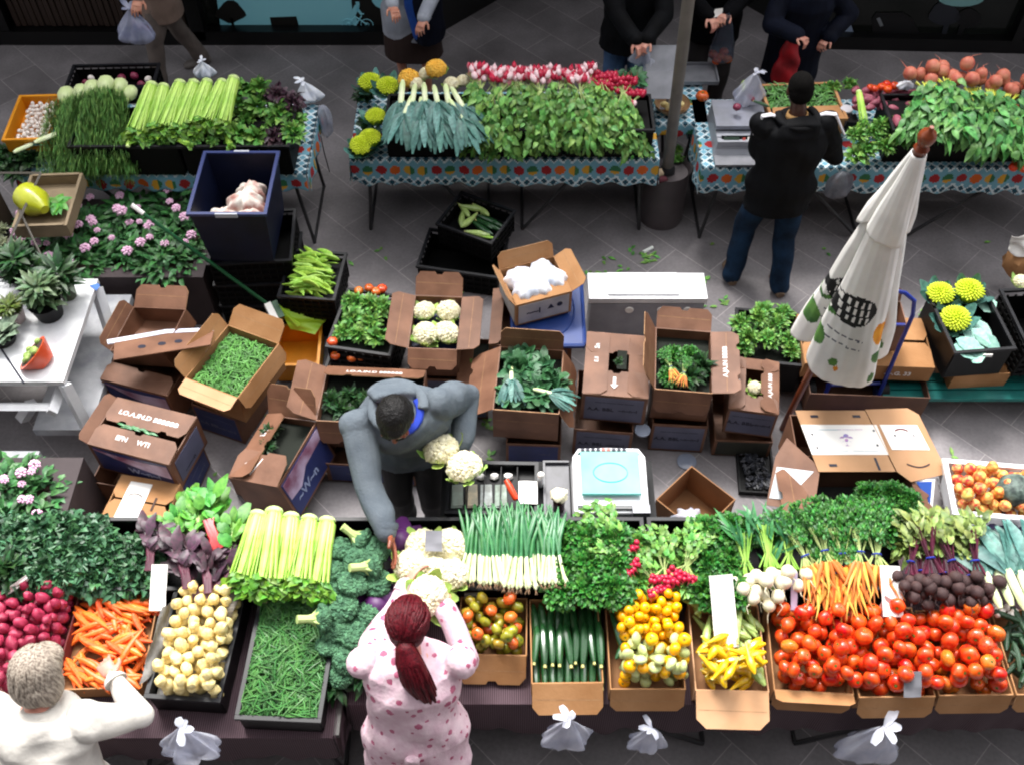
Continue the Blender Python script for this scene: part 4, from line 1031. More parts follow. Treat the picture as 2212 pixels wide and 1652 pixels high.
bank(P_PARS, [(1570, 1150, 1.08), (1620, 1150, 1.08), (1680, 1145, 1.06)], 0, 0, .9, 'fine green tops behind the white turnips', 'parsley bunches on the front stall', 180)
bank(P_CARB, [(1748, 1222, 1.13, 14), (1785, 1212, 1.15, 5), (1822, 1220, 1.13), (1858, 1215, 1.15, -6), (1895, 1222, 1.12, -10), (1805, 1262, 1.09), (1845, 1262, 1.09), (1770, 1262, 1.08)], 180, -14, 1.05, 'bunch of yellow and orange carrots above the red tomatoes', 'carrot bunches on the front stall', 7)
bank(P_PARS, [(u, 1140, 1.1) for u in (1760, 1810, 1860, 1915)], 0, 0, 1., 'feathery carrot tops behind the carrot bunches', 'parsley bunches on the front stall', 180)
bank(P_BEETB, [(1965, 1238, 1.12), (2015, 1234, 1.13), (2065, 1238, 1.13), (2110, 1240, 1.12), (1990, 1262, 1.08), (2045, 1265, 1.08), (2100, 1268, 1.08)], 180, -10, 1., 'dark brown beet bunch above the rightmost tomatoes', 'beet bunches on the front stall', 14)
bank(P_BTOP, [(1955, 1175, 1.08), (2010, 1170, 1.08), (2065, 1178, 1.08)], 0, 0, .8, 'green beet tops spread behind the beets', 'leafy bunches on the front stall', 180)
bank(P_LEEK, [(2135, 1262, 1.1), (2158, 1255, 1.1), (2182, 1258, 1.11), (2206, 1260, 1.1), (2228, 1260, 1.1)], 188, -6, 1.15, 'thick leek with white shank at the right edge', 'leeks on the front stall', 4)
bank(P_ONI, [(2120 + 9 * i, 1310 + (i * 37) % 22, 1.02) for i in range(9)], 0, 0, .022, 'small pale shallot under the leeks', 'shallots on the front stall', 180)
# blank price cards
def card(label, a, b, hgt, m=TWHITE, lean=20, tear=0.):
    """card standing between bottom corners a-b, leaning back"""
    a, b = Vector(a), Vector(b); d = b - a; n = Vector((-d.y, d.x, 0)).normalized()
    up = (Vector((0, 0, 1)) * math.cos(rad(lean)) + n * math.sin(rad(lean))) * hgt
    return sheet('price_card', label, 'card', [a, b, b + up, a + up], m, .003, 4, 6, .0012, 'blank price cards on the front stall')
card('tall blank white card standing left of the purple chard', at(322, 1318, 1.03), at(357, 1318, 1.03), .22, lean=62)
card('tallest blank white card standing in the squash carton', at(1545, 1400, 1.02), at(1596, 1396, 1.02), .34, lean=58)
card('blank white card leaning on the beets', at(1908, 1330, 1.06), at(1952, 1332, 1.05), .24, lean=64)
card('pink and white card propped behind the tomatoes', at(1892, 1322, 1.03), at(1932, 1345, 1.02), .1, mat('pink_card', '#c49a98', .8), lean=40)
card('dark grey card standing in the middle tomato carton', at(1952, 1505, 1.0), at(1990, 1505, 1.0), .12, mat('grey_card', '#77777d', .6), lean=50)
card('small folded white card on the kale at the left', at(14, 1285, 1.06), at(62, 1252, 1.1), .03, lean=30)
card('narrow lilac card behind the squash carton', at(1708, 1316, 1.03), at(1722, 1316, 1.03), .18, mat('lilac_card', '#b4a6bf', .7), lean=50)
card('clear grey card lying on the cauliflowers', at(918, 1190, 1.2), at(955, 1190, 1.2), .1, mat('grey_card', '#77777d', .6), lean=70)
card('grey board tag hooked on the heirloom tomato carton', at(1003, 1292, .98), at(1040, 1292, .98), .03, mat('grey_board', '#6b655c', .9), lean=60)
# customer bags hung along the front edge
for i, (u, v, s, w, lb) in enumerate([(1222, 1590, 1, .07, 'clear plastic bag knotted below the zucchini carton'), (1398, 1602, 2, .055, 'clear plastic bag knotted below the patty squash carton'), (1880, 1610, 4, .09, 'large clear plastic bag roll hanging below the tomatoes'), (405, 1612, 5, .075, 'clear plastic bag hanging from the potato crate')]):
    p = aty(u, v - 6, 1.46 if u < 700 else 1.62)
    bag(lb, p, (w * 1.7, w * .8, w * 2.4), BAG, s, (.01, .01, w * 2.2), .5, 'bags hanging on the front stall')
# work table behind the stall with scale, cash tray and dish
xa, xb = at(950, 1110, .9).x, at(1420, 1110, .9).x
table('work_table', 'black work table behind the spring onions carrying scale and cash tray', xa, xb, 2.68, 3.08, .86, None, BLK)
g = G(); g.box((0, 0, 0), (xb - xa, .4, .01)); o = ob('mat', g, mat('black_rubber_mat', '#0b0b0d', .8), None, ((xa + xb) / 2, 2.88, .866)); tag(o, 'black rubber mat covering the work table', 'mat')
p = at(1317, 1055, .95)
s = thing('weighing_scale', 'white market scale with a teal platter behind the parsley', 'scale', (p.x, 2.87, .872))
g = G(); g.box((0, 0, .05), (.38, .34, .1), taper=1.05); g.box((0, .01, .115), (.36, .31, .03)); ob('body', g, WHT, s)
g = G()
for sx in (-1, 1): g.tube([(sx * .185, -.17, .1), (sx * .185, .15, .13), (sx * .16, .19, .135), (0, .195, .135)], .012, 8)
g.tube([(-.185, -.17, .1), (.185, -.17, .1)], .012, 8); ob('rim', g, WHT, s)
g = G(); g.box((0, .03, .16), (.31, .26, .02)); ob('platter', g, mat('teal_platter', '#6fcbc3', .6, '#8bd8d0', 3, spec=.2), s)
g = G(); g.tube([(.09 * math.cos(a), .03 + .06 * math.sin(a), .1715) for a in [2 * PI * k / 30 for k in range(31)]], .003, 5); ob('platter_ring', g, mat('teal_ring', '#4fb0a8', .5), s)
g = G(); g.box((0, -.135, .118), (.3, .06, .02)); ob('display', g, mat('dark_display', '#0c1210', .15), s)
g = G()
for k in range(9): g.box((-.14 + k * .028, .185, .152), (.018, .015, .008), mi=0 if k not in (4, 5) else 1)
ob('keys', g, [INK, mat('red_key', '#b8473c', .5)], s)
g = G(); g.box((.15, -.175, .08), (.09, .05, .13)); ob('side_box', g, STEEL, s)
p = at(1203, 1055, .92); t = thing('baking_tray', 'dark rimmed tray left of the scale', 'tray', (p.x, 2.88, .872)); g = G(); g.box((0, 0, .01), (.14, .36, .02)); g.box((-.066, 0, .025), (.012, .36, .03)); g.box((0, .174, .026), (.14, .012, .03)); ob('body', g, mat('slate_tray', '#2b2b31', .4, '#3a3a42', 20), t)
p = at(1207, 1085, .95); t = thing('jar', 'dark red jar with crumpled white paper on top', 'jar', (p.x, p.y, .893)); g = G(); g.tube([(0, 0, 0), (0, 0, .09)], .033, 14); ob('body', g, mat('dark_red_glass', '#3a0a10', .15, coat=.5), t); g = G(); g.ell((0, .01, .115), (.045, .042, .035), 14, 9, ns=.35, nf=3, seed=3); ob('paper_top', g, mat('cream_paper', '#ebe3c4', .9, bump=.4), t)
ctray, c, rz, w = crate4('cash_tray', 'open black cash tray with bills beside the spring onions', (962, 1118, 1160, 1122), .94, .32, .07, m=BLK, solid=True, cat='tray')
ctray.location = (c.x, 2.87, .872)
for k in range(5):
    g = G(); g.box((-w / 2 + .02 + (k + .5) * (w - .04) / 5 - (w - .04) / 10, 0, .035), (.005, .28, .05)); ob('divider', g, BLK, ctray)
for k, (mm, lb) in enumerate([('#7d8a80', 'green grey'), ('#a3977f', 'tan'), ('#b9c0bf', 'pale'), ('#9fb0a4', 'pale green')]):
    t = thing('banknote', lb + ' banknotes lying in the cash tray', 'banknote', (c.x - w / 2 + .05 + k * .078, 2.84, .886)); g = G(); g.box((0, 0, .008), (.06, .14, .014)); g.box((.004, .004, .019), (.058, .13, .004), Matrix.Rotation(.05, 3, 'Z')); ob('paper', g, mat('note_' + lb.replace(' ', '_'), mm, .8, '#6c6f66', 25, mix=.7), t)
for k in range(4):
    t = thing('bottle_cap', 'small white lid at the back of the cash tray', 'lid', (c.x - .14 + k * .075, 2.965, .888), 0, 'lids in the cash tray'); g = G(); g.ell((0, 0, .01), (.026, .02, .02), 12, 7, ns=.3, nf=3, seed=k); ob('body', g, TWHITE, t)
sheet('paper', 'white receipt paper lying under the orange handled knife', 'paper', [(c.x + w / 2 - .1, 2.76, .955), (c.x + w / 2, 2.76, .955), (c.x + w / 2, 2.9, .955), (c.x + w / 2 - .1, 2.9, .955)], TWHITE, .002)
t = thing('knife', 'knife with a bright orange handle on the cash tray', 'knife', at(1110, 1068, 1.0), rad(-32), rot=(rad(14), 0, rad(28))); g = G(); g.tube([(0, .09, 0), (0, .05, 0), (0, -.02, 0), (0, -.03, 0)], [.014, .019, .018, .012], 10); ob('handle', g, mat('orange_handle', '#d8401a', .35, coat=.3), t)
g = G(); g.box((0, -.12, 0), (.022, .19, .002)); ob('blade', g, STEELD, t)
t = thing('pepper_mill', 'small white capped bottle beside the tray', 'bottle', at(1168, 1035, .95)); g = G(); g.tube([(0, 0, -.06), (0, 0, .02), (0, 0, .03)], [.016, .016, .008], 10); ob('body', g, WHT, t); g = G(); g.ell((0, 0, .045), (.02, .02, .018)); ob('cap', g, TWHITE, t)
# ================================================================ MIDDLE OF THE YARD
WHF = mat('white_painted_wood', '#d8d9da', .55, '#c4c5c9', 7, bump=.1)
def stackc(label, front, zt_, l, h=.28, prt=('f', GREYP), m=WAX, lines=None, **k):
    c, rz, w = front_carton(*front, zt_, l, h)
    lines = lines if lines is not None else [('A.A. BBL', .04, -.2, -.1), ('~n~n~l', .04, .2, -.12), ('— ——— —— ———— —', .018, .02, .2)]
    pr = [(prt[0], prt[1], lines if prt[1] != 'swoosh' else [])] if prt else None
    return carton('carton', label, c, rz, w, l, h, m, k.pop('flaps', ()), prt=pr, **k), c, rz, w
# --- green beans carton
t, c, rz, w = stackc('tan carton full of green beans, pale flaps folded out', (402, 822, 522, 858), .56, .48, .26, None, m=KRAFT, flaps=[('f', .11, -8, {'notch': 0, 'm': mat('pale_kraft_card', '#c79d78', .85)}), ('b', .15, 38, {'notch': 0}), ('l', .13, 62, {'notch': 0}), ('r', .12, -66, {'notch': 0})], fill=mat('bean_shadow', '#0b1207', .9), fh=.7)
t.rotation_euler.z = rad(-24)
c = t.location.copy()
beans('green_beans', 'tangle of green beans filling the tan carton by the mound of boxes', 'green beans', Vector((c.x, c.y, 0)), rad(-24), w - .04, .44, .51, 800, mat('green_bean_skin_light', '#4a8038', .5, '#5f9a48', 12, isl=.7), .09)
t, c, rz, w = stackc('brown carton underneath the tan bean carton', (412, 872, 510, 905), .29, .4, .28, ('f', NAVY), rot=None)
# --- leaning half open stack by the white table
t, c, rz, w = stackc('navy printed carton under the flattened boxes by the white bench', (216, 818, 362, 856), .44, .46, .3, ('f', 'swoosh'), flaps=[('f', .13, 168), ('b', .13, 172)])
t, c, rz, w = stackc('empty brown carton tipped open on top of the navy printed one', (262, 792, 392, 818), .6, .36, .15, None, flaps=[('b', .15, 25, {'notch': 1}), ('l', .1, 70, {'notch': 0})], rot=None)
t.rotation_euler = (rad(5), rad(-12), rad(-14)); t.location = at(345, 742, .46)
p = at(350, 745, .68)
t = thing('flattened_carton', 'flattened carton with a white and blue edge laid across the tipped box', 'carton', p, rot=(rad(-14), rad(12), rad(22)))
g = G(); g.poly([(-.3, -.1), (.28, -.09), (.33, .06), (.05, .11), (-.27, .09)], .008, Matrix.Identity(4)); ob('board', g, WAX, t, smooth=False)
g = G(); g.poly([(-.31, .085), (.05, .112), (.33, .062), (.33, .1), (.05, .155), (-.31, .13)], .009, Matrix.Translation((0, 0, .001))); ob('printed_edge', g, mat('white_blue_print', '#b9c6df', .5, '#e4e3ec', 5), t, smooth=False)
g = G()
for x in (-.12, 0, .1): g.poly([(x + .025 * math.cos(a), .0 + .02 * math.sin(a)) for a in [2 * PI * k / 10 for k in range(10)]], .002, Matrix.Translation((0, 0, .008)))
ob('printed_mark', g, INK, t, smooth=False)
# --- printed closed carton
t, c, rz, w = stackc('closed carton with white lettering and green leaves poking from its slot', (188, 958, 366, 1004), .52, .36, .27, ('f', 'swoosh'), flaps=[('b', .18, 176, {'notch': 2, 'text': [('LO.A.IN.D BBBBBB', .045, 0, .1, 180, 1.1)]}), ('f', .15, 174, {'notch': 1, 'text': [('EFN     WTI', .045, -.01, .085, 0, 1.)]}), ('l', .07, 35, {'notch': 0})])
g = G(); M = frame((w / 2 + .002, 0, .13), (0, 1, 0), (0, 0, 1)); g.box((0, 0, 0), (.28, .2, .003)); g.xf(M); pp = ob('printed_panel', g, GREYP, t, smooth=False); text('——n', .05, INK, pp, M @ Matrix.Translation((-.02, -.06, .0022)))
g = G()
for k in range(16): g.leaf((R.uniform(-.15, .1), -.01, .285), (1 if k % 2 else -1, R.uniform(-.3, .3), .15), (0, 0, 1), R.uniform(.04, .09), .016, .2)
tag(ob('green_leaves', g, L_LEEK, None, t.location, (0, 0, rz)), 'green leaves poking out of the slot of the lettered carton', 'greens')
stackc('navy carton under the one with white lettering', (196, 1040, 384, 1072), .25, .4, .24, ('r', NAVY))
t, c, rz, w = stackc('tan carton with a white label half behind the kale', (212, 1128, 345, 1150), .3, .34, .22, None, m=KRAFT, flaps=[('f', .17, 178, {'notch': 0}), ('b', .16, 178, {'notch': 0})])
g = G(); g.box((-.04, 0, .233), (.14, .26, .002)); lb_ = ob('label', g, TWHITE, t, smooth=False)
g = G(); g.tube([(-.04 + .045 * math.cos(a), .02 + .03 * math.sin(a), .235) for a in [rad(20 + 14 * k) for k in range(11)]], .004, 5); g.box((.09, 0, .2345), (.012, .09, .002)); ob('printed_mark', g, mat('brown_ink', '#3a1f12', .7), t, smooth=False)
# --- carton with navy side, leaning
t, c, rz, w = stackc('brown carton tipped to the left showing its navy and pink side', (488, 1014, 600, 1062), .5, .5, .34, None, flaps=[('l', .17, 165, {'notch': 1, 'text': [('E.II', .06, -.1, .08, 0, 1.), ('Sn', .07, .12, .08, 0, 1.)]}), ('f', .2, 168, {'notch': 1, 'text': [('——', .06, -.02, .1, 70, 1.)]}), ('b', .2, 55, {'notch': 1})])
t.rotation_euler = (0, rad(-14), rad(-20)); t.location.x += .05; t.location.z = .12
w0, l0, h0 = w, .5, .34
M = frame((w / 2 + .002, 0, h0 / 2), (0, 1, 0), (0, 0, 1)); g = G(); g.box((0, 0, 0), (.46, .3, .003)); g.xf(M); pp = ob('printed_panel', g, NAVY, t, smooth=False)
g = G(); g.poly([(-.22, .14), (.22, .14), (.22, .06), (.0, .05), (-.1, -.02), (-.22, .0)], .002, M @ Matrix.Translation((0, 0, .001))); ob('pink_swoosh', g, mat('pink_swoosh', '#7d4560', .5), pp, smooth=False)
text('~W~n', .09, mat('pale_blue_ink', '#8d98b8', .5), pp, M @ Matrix.Translation((-.05, -.06, .003)))
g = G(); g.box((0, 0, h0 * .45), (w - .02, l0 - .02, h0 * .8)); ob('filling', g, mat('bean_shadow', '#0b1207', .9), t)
bank(P_LEAFD, [(578, 965, .43), (585, 930, .43)], 0, 0, .42, 'leafy greens showing through the slot of the tipped carton', 'greens in the yard cartons', 180)
t, c, rz, w = stackc('dark carton lying under the tipped brown carton', (500, 1040, 600, 1070), .16, .4, .15, ('r', NAVY))
# --- carton behind the man
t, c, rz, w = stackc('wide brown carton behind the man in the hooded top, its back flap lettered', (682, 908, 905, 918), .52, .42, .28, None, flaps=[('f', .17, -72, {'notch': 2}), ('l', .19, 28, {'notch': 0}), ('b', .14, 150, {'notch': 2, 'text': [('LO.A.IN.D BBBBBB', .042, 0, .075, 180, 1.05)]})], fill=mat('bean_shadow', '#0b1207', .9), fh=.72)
bank(P_LEAFD, [(715, 868, .46), (755, 860, .46), (795, 868, .46), (835, 860, .46), (870, 868, .46), (735, 885, .44), (780, 888, .44), (830, 888, .44)], 0, 0, .6, 'dark leaves inside the wide carton behind the man', 'greens in the yard cartons', 180)
stackc('navy carton below the wide brown carton', (700, 1000, 900, 1012), .22, .4, .2, ('f', NAVY), lines=[('~n~l', .05, -.2, 0)])
# --- yellow crate, dustpan
t, c, rz, w = crate4('crate', 'empty yellow orange crate beside the bean carton', (590, 790, 688, 786), .2, .36, .18, m=mat('orange_yellow_plastic', '#c9810f', .45, '#d98f1a', 6), solid=True, group='yellow plastic crates')
p = at(640, 694, .34)
t = thing('dustpan', 'lime green dustpan with a very long dark green handle', 'dustpan', p)
g = G(); a, b = at(575, 655, .42), at(310, 462, 1.0); g.tube([a - p, b - p], .0125, 8); ob('handle', g, mat('dark_green_tube', '#0c4a26', .4), t)
g = G(); e = (b - a).normalized(); g.tube([b - p - e * .0, b - p + e * .09], .016, 8); ob('grip', g, TWHITE, t)
q = [at(592, 668, .36) - p, at(700, 668, .3) - p, at(688, 712, .22) - p, at(632, 716, .22) - p]
lime = mat('lime_plastic', '#a8d62a', .4, '#b9e04a', 6)
pan = sheet('pan', None, None, [at(600, 664, .4), at(705, 690, .25), at(680, 722, .22), at(628, 712, .24)], lime, .008, parent=None, th=.006); pan.parent = t; pan.location = pan.location - p
g = G(); g.tube([at(600, 660, .4) - p, at(632, 690, .3) - p, at(645, 705, .26) - p], [.012, .022, .02], 8); ob('neck', g, lime, t)
t = thing('hand_brush', 'white bristled hand brush leaning on the dustpan', 'brush', at(587, 676, .38), rot=(rad(20), 0, rad(30))); g = G(); g.box((0, 0, 0), (.045, .14, .05)); ob('bristles', g, TWHITE, t, smooth=False); g = G(); g.box((.045, 0, 0), (.04, .13, .05)); ob('body', g, mat('dark_green_tube', '#0c4a26', .4), t)
# --- black crate with tomatoes and greens
t, c, rz, w = crate4('crate', 'black crate of leafy greens and tomatoes beside the cauliflower carton', (704, 748, 842, 768), .48, .52, .25)
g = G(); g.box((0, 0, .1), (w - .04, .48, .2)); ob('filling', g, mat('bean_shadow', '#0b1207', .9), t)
c2 = Vector((c.x, c.y, 0))
bank(P_FLAT + [P_MIX[0]], [(762, 655, .5), (800, 660, .5), (762, 690, .5), (800, 700, .5), (775, 725, .48), (815, 730, .48), (825, 665, .5), (742, 720, .47)], 0, 0, .62, 'leafy bunch packed in the black crate with tomatoes', 'greens in the yard crates', 180)
bank(P_TOMO, [(775, 628, .5), (797, 622, .52), (812, 630, .5), (825, 624, .5), (718, 738, .48), (724, 768, .4), (760, 772, .38), (780, 770, .38)], 0, 0, .034, 'pinkish tomato in the black crate of greens', 'tomatoes in the yard crate', 180)
t, c, rz, w = crate4('crate', 'lower black crate under the greens and tomatoes', (700, 800, 842, 818), .22, .52, .21)
# --- cauliflower carton
t, c, rz, w = stackc('open brown carton with four white cauliflowers', (880, 752, 988, 756), .54, .46, .28, None, flaps=[('f', .13, -45, {'notch': 1}), ('b', .16, 42, {'notch': 1}), ('l', .15, 18, {'notch': 0}), ('r', .14, 8, {'notch': 0})], fill=NAVY, fh=.62)
bank(P_CAUL, [(917, 673, .52), (968, 673, .52), (920, 722, .52), (965, 720, .52)], 0, 0, .98, 'white cauliflower in the open yard carton', 'cauliflowers in the yard carton', 180, 25)
stackc('grey carton hidden under the cauliflower carton', (905, 818, 1000, 822), .25, .42, .24, ('f', GREYP))
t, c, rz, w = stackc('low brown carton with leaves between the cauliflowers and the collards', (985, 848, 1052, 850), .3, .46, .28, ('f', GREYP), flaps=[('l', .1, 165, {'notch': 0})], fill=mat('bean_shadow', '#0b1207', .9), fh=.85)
bank(P_MIX[:1], [(1035, 790, .32), (1038, 825, .3)], 0, 0, .45, 'small leaves showing beside the collard carton', 'greens in the yard cartons', 180)
# --- two black crates under the middle table
t, c, rz, w = crate4('crate', 'lower black crate on the ground under the middle table', (900, 575, 1075, 600), .22, .4, .21)
t, c, rz, w = crate4('crate', 'black crate of squash set crosswise on another crate', (952, 540, 1080, 575), .45, .38, .2)
t.rotation_euler.z = rad(-27); t.location = at(1030, 512, .24); c = t.location.copy()
g = G(); g.box((0, 0, .04), (.4, .33, .08)); ob('filling', g, BLK, t)
lay(P_ZUCL, Vector((c.x, c.y, .0)), rad(-27), [(-.14, .07, .39, 60), (-.09, .1, .41, 100), (-.05, -.02, .4, -10), (-.12, -.0, .38, 20), (-.02, .12, .4, 70)], 'pale fat squash in the crate under the middle table', 'squash under the middle table', .17)
lay(P_ZUC, Vector((c.x, c.y, .0)), rad(-27), [(.05 + .03 * (i % 3), .08 - .05 * (i // 3), .37, 80) for i in range(8)] , 'green zucchini in the crate under the middle table', 'zucchini under the middle table', .18)
lay([P_FAVA[0], P_ZUCL[1]], Vector((c.x, c.y, .0)), rad(-27), [(.05 + .03 * i, -.1, .39, 100) for i in range(4)], 'light green squash at the front of the crate under the middle table', 'squash under the middle table', .16)
# --- box of plastic bags on the blue lid
t, c, rz, w = stackc('brown carton under the blue lid', (1056, 745, 1235, 752), .43, .5, .28, ('f', GREYP), flaps=[('l', .08, 168, {'notch': 0})])
stackc('second brown carton below the blue lid', (1056, 838, 1235, 842), .14, .5, .13, ('f', GREYP))
a, b = at(1108, 740, .46), at(1262, 748, .46); t = thing('bin_cover', 'dark blue storage bin lid under the carton of bags', 'lid', (a + b) / 2 + Vector((0, .3, 0)), 0)
g = G(); g.box((0, 0, 0), (.46, .62, .02)); ob('plate', g, LIDB, t)
g = G()
for s in (-1, 1): g.tube([(s * .235, -.31, 0), (s * .235, .31, 0)], .016, 8); g.tube([(-.235, s * .315, 0), (.235, s * .315, 0)], .016, 8)
ob('rim', g, LIDB, t); g = G(); g.tube([(.17 * math.cos(a) * 1.05, .25 * math.sin(a), .011) for a in [2 * PI * k / 24 for k in range(25)]], .006, 5); ob('moulding', g, LIDB, t)
t = carton('carton', 'tan carton of crumpled white plastic bags on the blue lid', at(1155, 650, .5) + Vector((0, 0, -.0)), rad(19), .39, .34, .2, KRAFT, [('f', .1, 172, {'notch': 0}), ('b', .12, 70, {'notch': 0}), ('r', .12, 30, {'notch': 0}), ('l', .1, 60, {'notch': 0})], prt=[('f', mat('white_carton_print', '#9c9a9c', .6, '#b5b2b0', 9), [('~~I', .07, -.18, 0), ('\u25b2 \u25cf', .05, .2, .05)]), ('l', mat('white_carton_print', '#9c9a9c', .6), [])])
c = t.location
for k, (x, y) in enumerate([(-.09, .05), (.06, .06), (.0, -.05), (.11, -.02), (-.08, -.06)]):
    bag('crumpled white plastic bag stuffed in the tan carton', Matrix.Rotation(rad(19), 3, 'Z') @ Vector((x, y, .2)) + c, (.1, .085, .07), BAGW, 20 + k, None, .3, 'white bags in the carton', k)
# --- collards
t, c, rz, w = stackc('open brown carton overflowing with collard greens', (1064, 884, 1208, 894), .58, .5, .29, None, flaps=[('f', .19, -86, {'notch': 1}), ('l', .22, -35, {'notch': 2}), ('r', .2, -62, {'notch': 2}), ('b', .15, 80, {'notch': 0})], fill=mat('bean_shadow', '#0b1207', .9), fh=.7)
bank(P_COLL, [(1125, 800, .56), (1170, 800, .56), (1110, 850, .54), (1160, 850, .55), (1190, 835, .55), (1130, 775, .54)], 0, 0, .62, 'collard bunch in the overflowing brown carton', 'collard bunches in the yard', 180)
bank(P_LEEK + P_SCAL, [(1180, 850, .6, 30), (1105, 815, .6, -40)], 40, 0, .7, 'pale green stems lying on the collards', 'collard bunches in the yard', 30)
stackc('navy printed carton under the collard carton', (1093, 958, 1212, 962), .27, .42, .25, ('f', NAVY), lines=[('~n~l', .04, .2, .1)])
# --- closed carton with arrow
SH = [('A.A. BBL', .045, -.2, -.02), ('~n~n~l', .04, .22, -.02), ('—— — ——— —— ———', .02, 0, .25)]
t, c, rz, w = stackc('closed brown carton with a white arrow and a slot showing leaves', (1258, 850, 1400, 862), .57, .5, .27, ('f', GREYP), flaps=[('f', .19, 178, {'notch': 1}), ('b', .17, 178, {'notch': 1}), ('l', .15, 176, {'notch': 0}), ('r', .13, 176, {'notch': 0})], lines=SH)
g = G(); z = .283; g.box((-.01, -.14, z), (.018, .06, .002)); g.poly([(-.035, -.17), (.015, -.17), (-.01, -.2)], .002, Matrix.Translation((0, 0, z - .001))); ob('white_arrow', g, INKW, t, smooth=False)
text('E.II', .035, INKW, t, Matrix.Translation((-.13, .02, z)) @ Matrix.Rotation(PI / 2, 4, 'Z')); text('Sn', .045, INKW, t, Matrix.Translation((-.13, .13, z)) @ Matrix.Rotation(PI / 2, 4, 'Z'))
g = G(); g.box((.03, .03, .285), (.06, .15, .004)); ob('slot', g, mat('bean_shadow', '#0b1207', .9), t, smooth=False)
bank(P_LEAFD, [(1338, 782, .58)], 0, 0, .25, 'leaf tips in the slot of the arrow carton', 'greens in the yard cartons')
stackc('grey fronted carton under the arrow carton', (1240, 926, 1368, 936), .29, .48, .28, ('f', GREYP), lines=SH)
# --- carton with tall flaps and greens
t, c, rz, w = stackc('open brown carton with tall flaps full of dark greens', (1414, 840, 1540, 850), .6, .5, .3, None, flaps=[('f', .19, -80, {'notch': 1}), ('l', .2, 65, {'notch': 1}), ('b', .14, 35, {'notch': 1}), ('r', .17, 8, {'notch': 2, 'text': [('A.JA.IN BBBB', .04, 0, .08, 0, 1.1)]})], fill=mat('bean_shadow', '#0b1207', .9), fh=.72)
bank(P_PARS + P_LEAFD, [(1450, 770, .57), (1490, 770, .57), (1445, 815, .57), (1490, 815, .57), (1510, 790, .56)], 0, 0, .72, 'dark fine leaved bunch in the tall flapped carton', 'greens in the yard cartons', 180)
bank(P_CARB, [(1452, 800, .62), (1475, 812, .62)], 180, -8, .5, 'small carrot bunch in the tall flapped carton', 'greens in the yard cartons', 20)
stackc('grey fronted carton under the tall flapped carton', (1410, 915, 1530, 922), .3, .46, .29, ('f', GREYP), lines=SH)
# --- celeriac carton
t, c, rz, w = stackc('half closed brown carton with a pale green head inside', (1574, 882, 1682, 896), .46, .42, .25, ('f', GREYP), flaps=[('f', .12, 176, {'notch': 1}), ('b', .1, 172, {'notch': 0}), ('l', .1, 172, {'notch': 0, 'text': [('E.II', .035, 0, .05, 0, 1)]}), ('r', .12, 168, {'notch': 2, 'text': [('A.JA.IN BBB', .035, 0, .06, 0, 1.1)]})], lines=SH)
bank(P_CAUL, [(1630, 838, .45)], 0, 0, .6, 'pale green head in the half closed carton', 'greens in the yard cartons')
t, c, rz, w = stackc('dark carton under the half closed one beside the umbrella pole', (1545, 950, 1670, 955), .18, .4, .17, ('f', mat('moss_print', '#34362c', .7, '#2a2b26', 9)), lines=[])
# --- black tub of basil
t, c, rz, w = crate4('crate', 'black crate overflowing with bright green basil', (1590, 775, 1735, 790), .36, .45, .3, m=BLK, solid=True)
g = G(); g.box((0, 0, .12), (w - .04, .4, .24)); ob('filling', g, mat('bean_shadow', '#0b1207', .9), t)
bank(P_FLAT, [(1600, 700, .4), (1640, 690, .42), (1680, 700, .4), (1615, 730, .4), (1660, 735, .4), (1705, 735, .38), (1650, 675, .42), (1710, 760, .36), (1690, 680, .38), (1605, 750, .36)], 0, 0, .62, 'bright green basil bunch behind the half closed carton', 'basil bunches in the yard', 180)
# --- white plastic box with round holes
a, b = at(1272, 650, .42), at(1528, 652, .42); w = (b - a).length; cc = (a + b) / 2
t = thing('cooler', 'white plastic cooler with round recesses behind the arrow carton', 'cooler', (cc.x, cc.y + .1, 0))
g = G(); g.box((0, 0, .2), (w - .03, .2, .4)); ob('body', g, mat('grey_white_plastic', '#9c9ea6', .5, '#8b8d95', 6), t)
g = G(); g.box((0, .02, .42), (w, .24, .05)); g.box((-.03, .03, .45), (w * .6, .2, .02)); ob('lid', g, WHT, t)
for sx in (-.12, .1, .28): g = G(); g.tube([(sx, -.1, .33), (sx, -.107, .33)], [.03, .026], 18); ob('recess', g, TWHITE, t)
# --- clutter on the ground
t = thing('tray', 'black tray of dark rubbish on the ground by the lettered carton', 'tray', at(1630, 1020, 0), rad(-4)); g = G(); g.box((0, 0, .006), (.22, .34, .012))
for s in (-1, 1): g.box((s * .11, 0, .02), (.012, .34, .04)); g.box((0, s * .17, .021), (.232, .012, .04))
ob('body', g, BLK, t)
g = G()
for k in range(120): g.box((R.uniform(-.08, .08), R.uniform(-.14, .14), .03 + R.uniform(0, .02)), (.03, .012, .008), Matrix.Rotation(R.uniform(0, 3), 3, 'Z') @ Matrix.Rotation(R.uniform(-.6, .6), 3, 'X'))
tag(ob('rubbish', g, mat('dark_scraps', '#1a1c22', .5, '#2d2f38', 20, isl=.8), None, at(1630, 1020, 0), smooth=False), 'dark plastic scraps filling the black tray on the ground', 'scraps', None, 'stuff')
t = thing('plastic_disc', 'round clear plastic lid lying on the tiles', 'lid', at(1483, 998, 0)); g = G(); g.tube([(0, 0, .002), (0, 0, .012), (0, 0, .016)], [.062, .064, .056], 26); ob('disc', g, mat('clear_grey_plastic', '#8b93a4', .2, alpha=.75), t)
t = thing('plastic_disc', 'small cloudy lid behind the scale', 'lid', at(1388, 930, .28)); g = G(); g.tube([(0, 0, 0), (0, 0, .01)], .05, 20); ob('disc', g, mat('clear_grey_plastic', '#8b93a4', .2, alpha=.75), t)
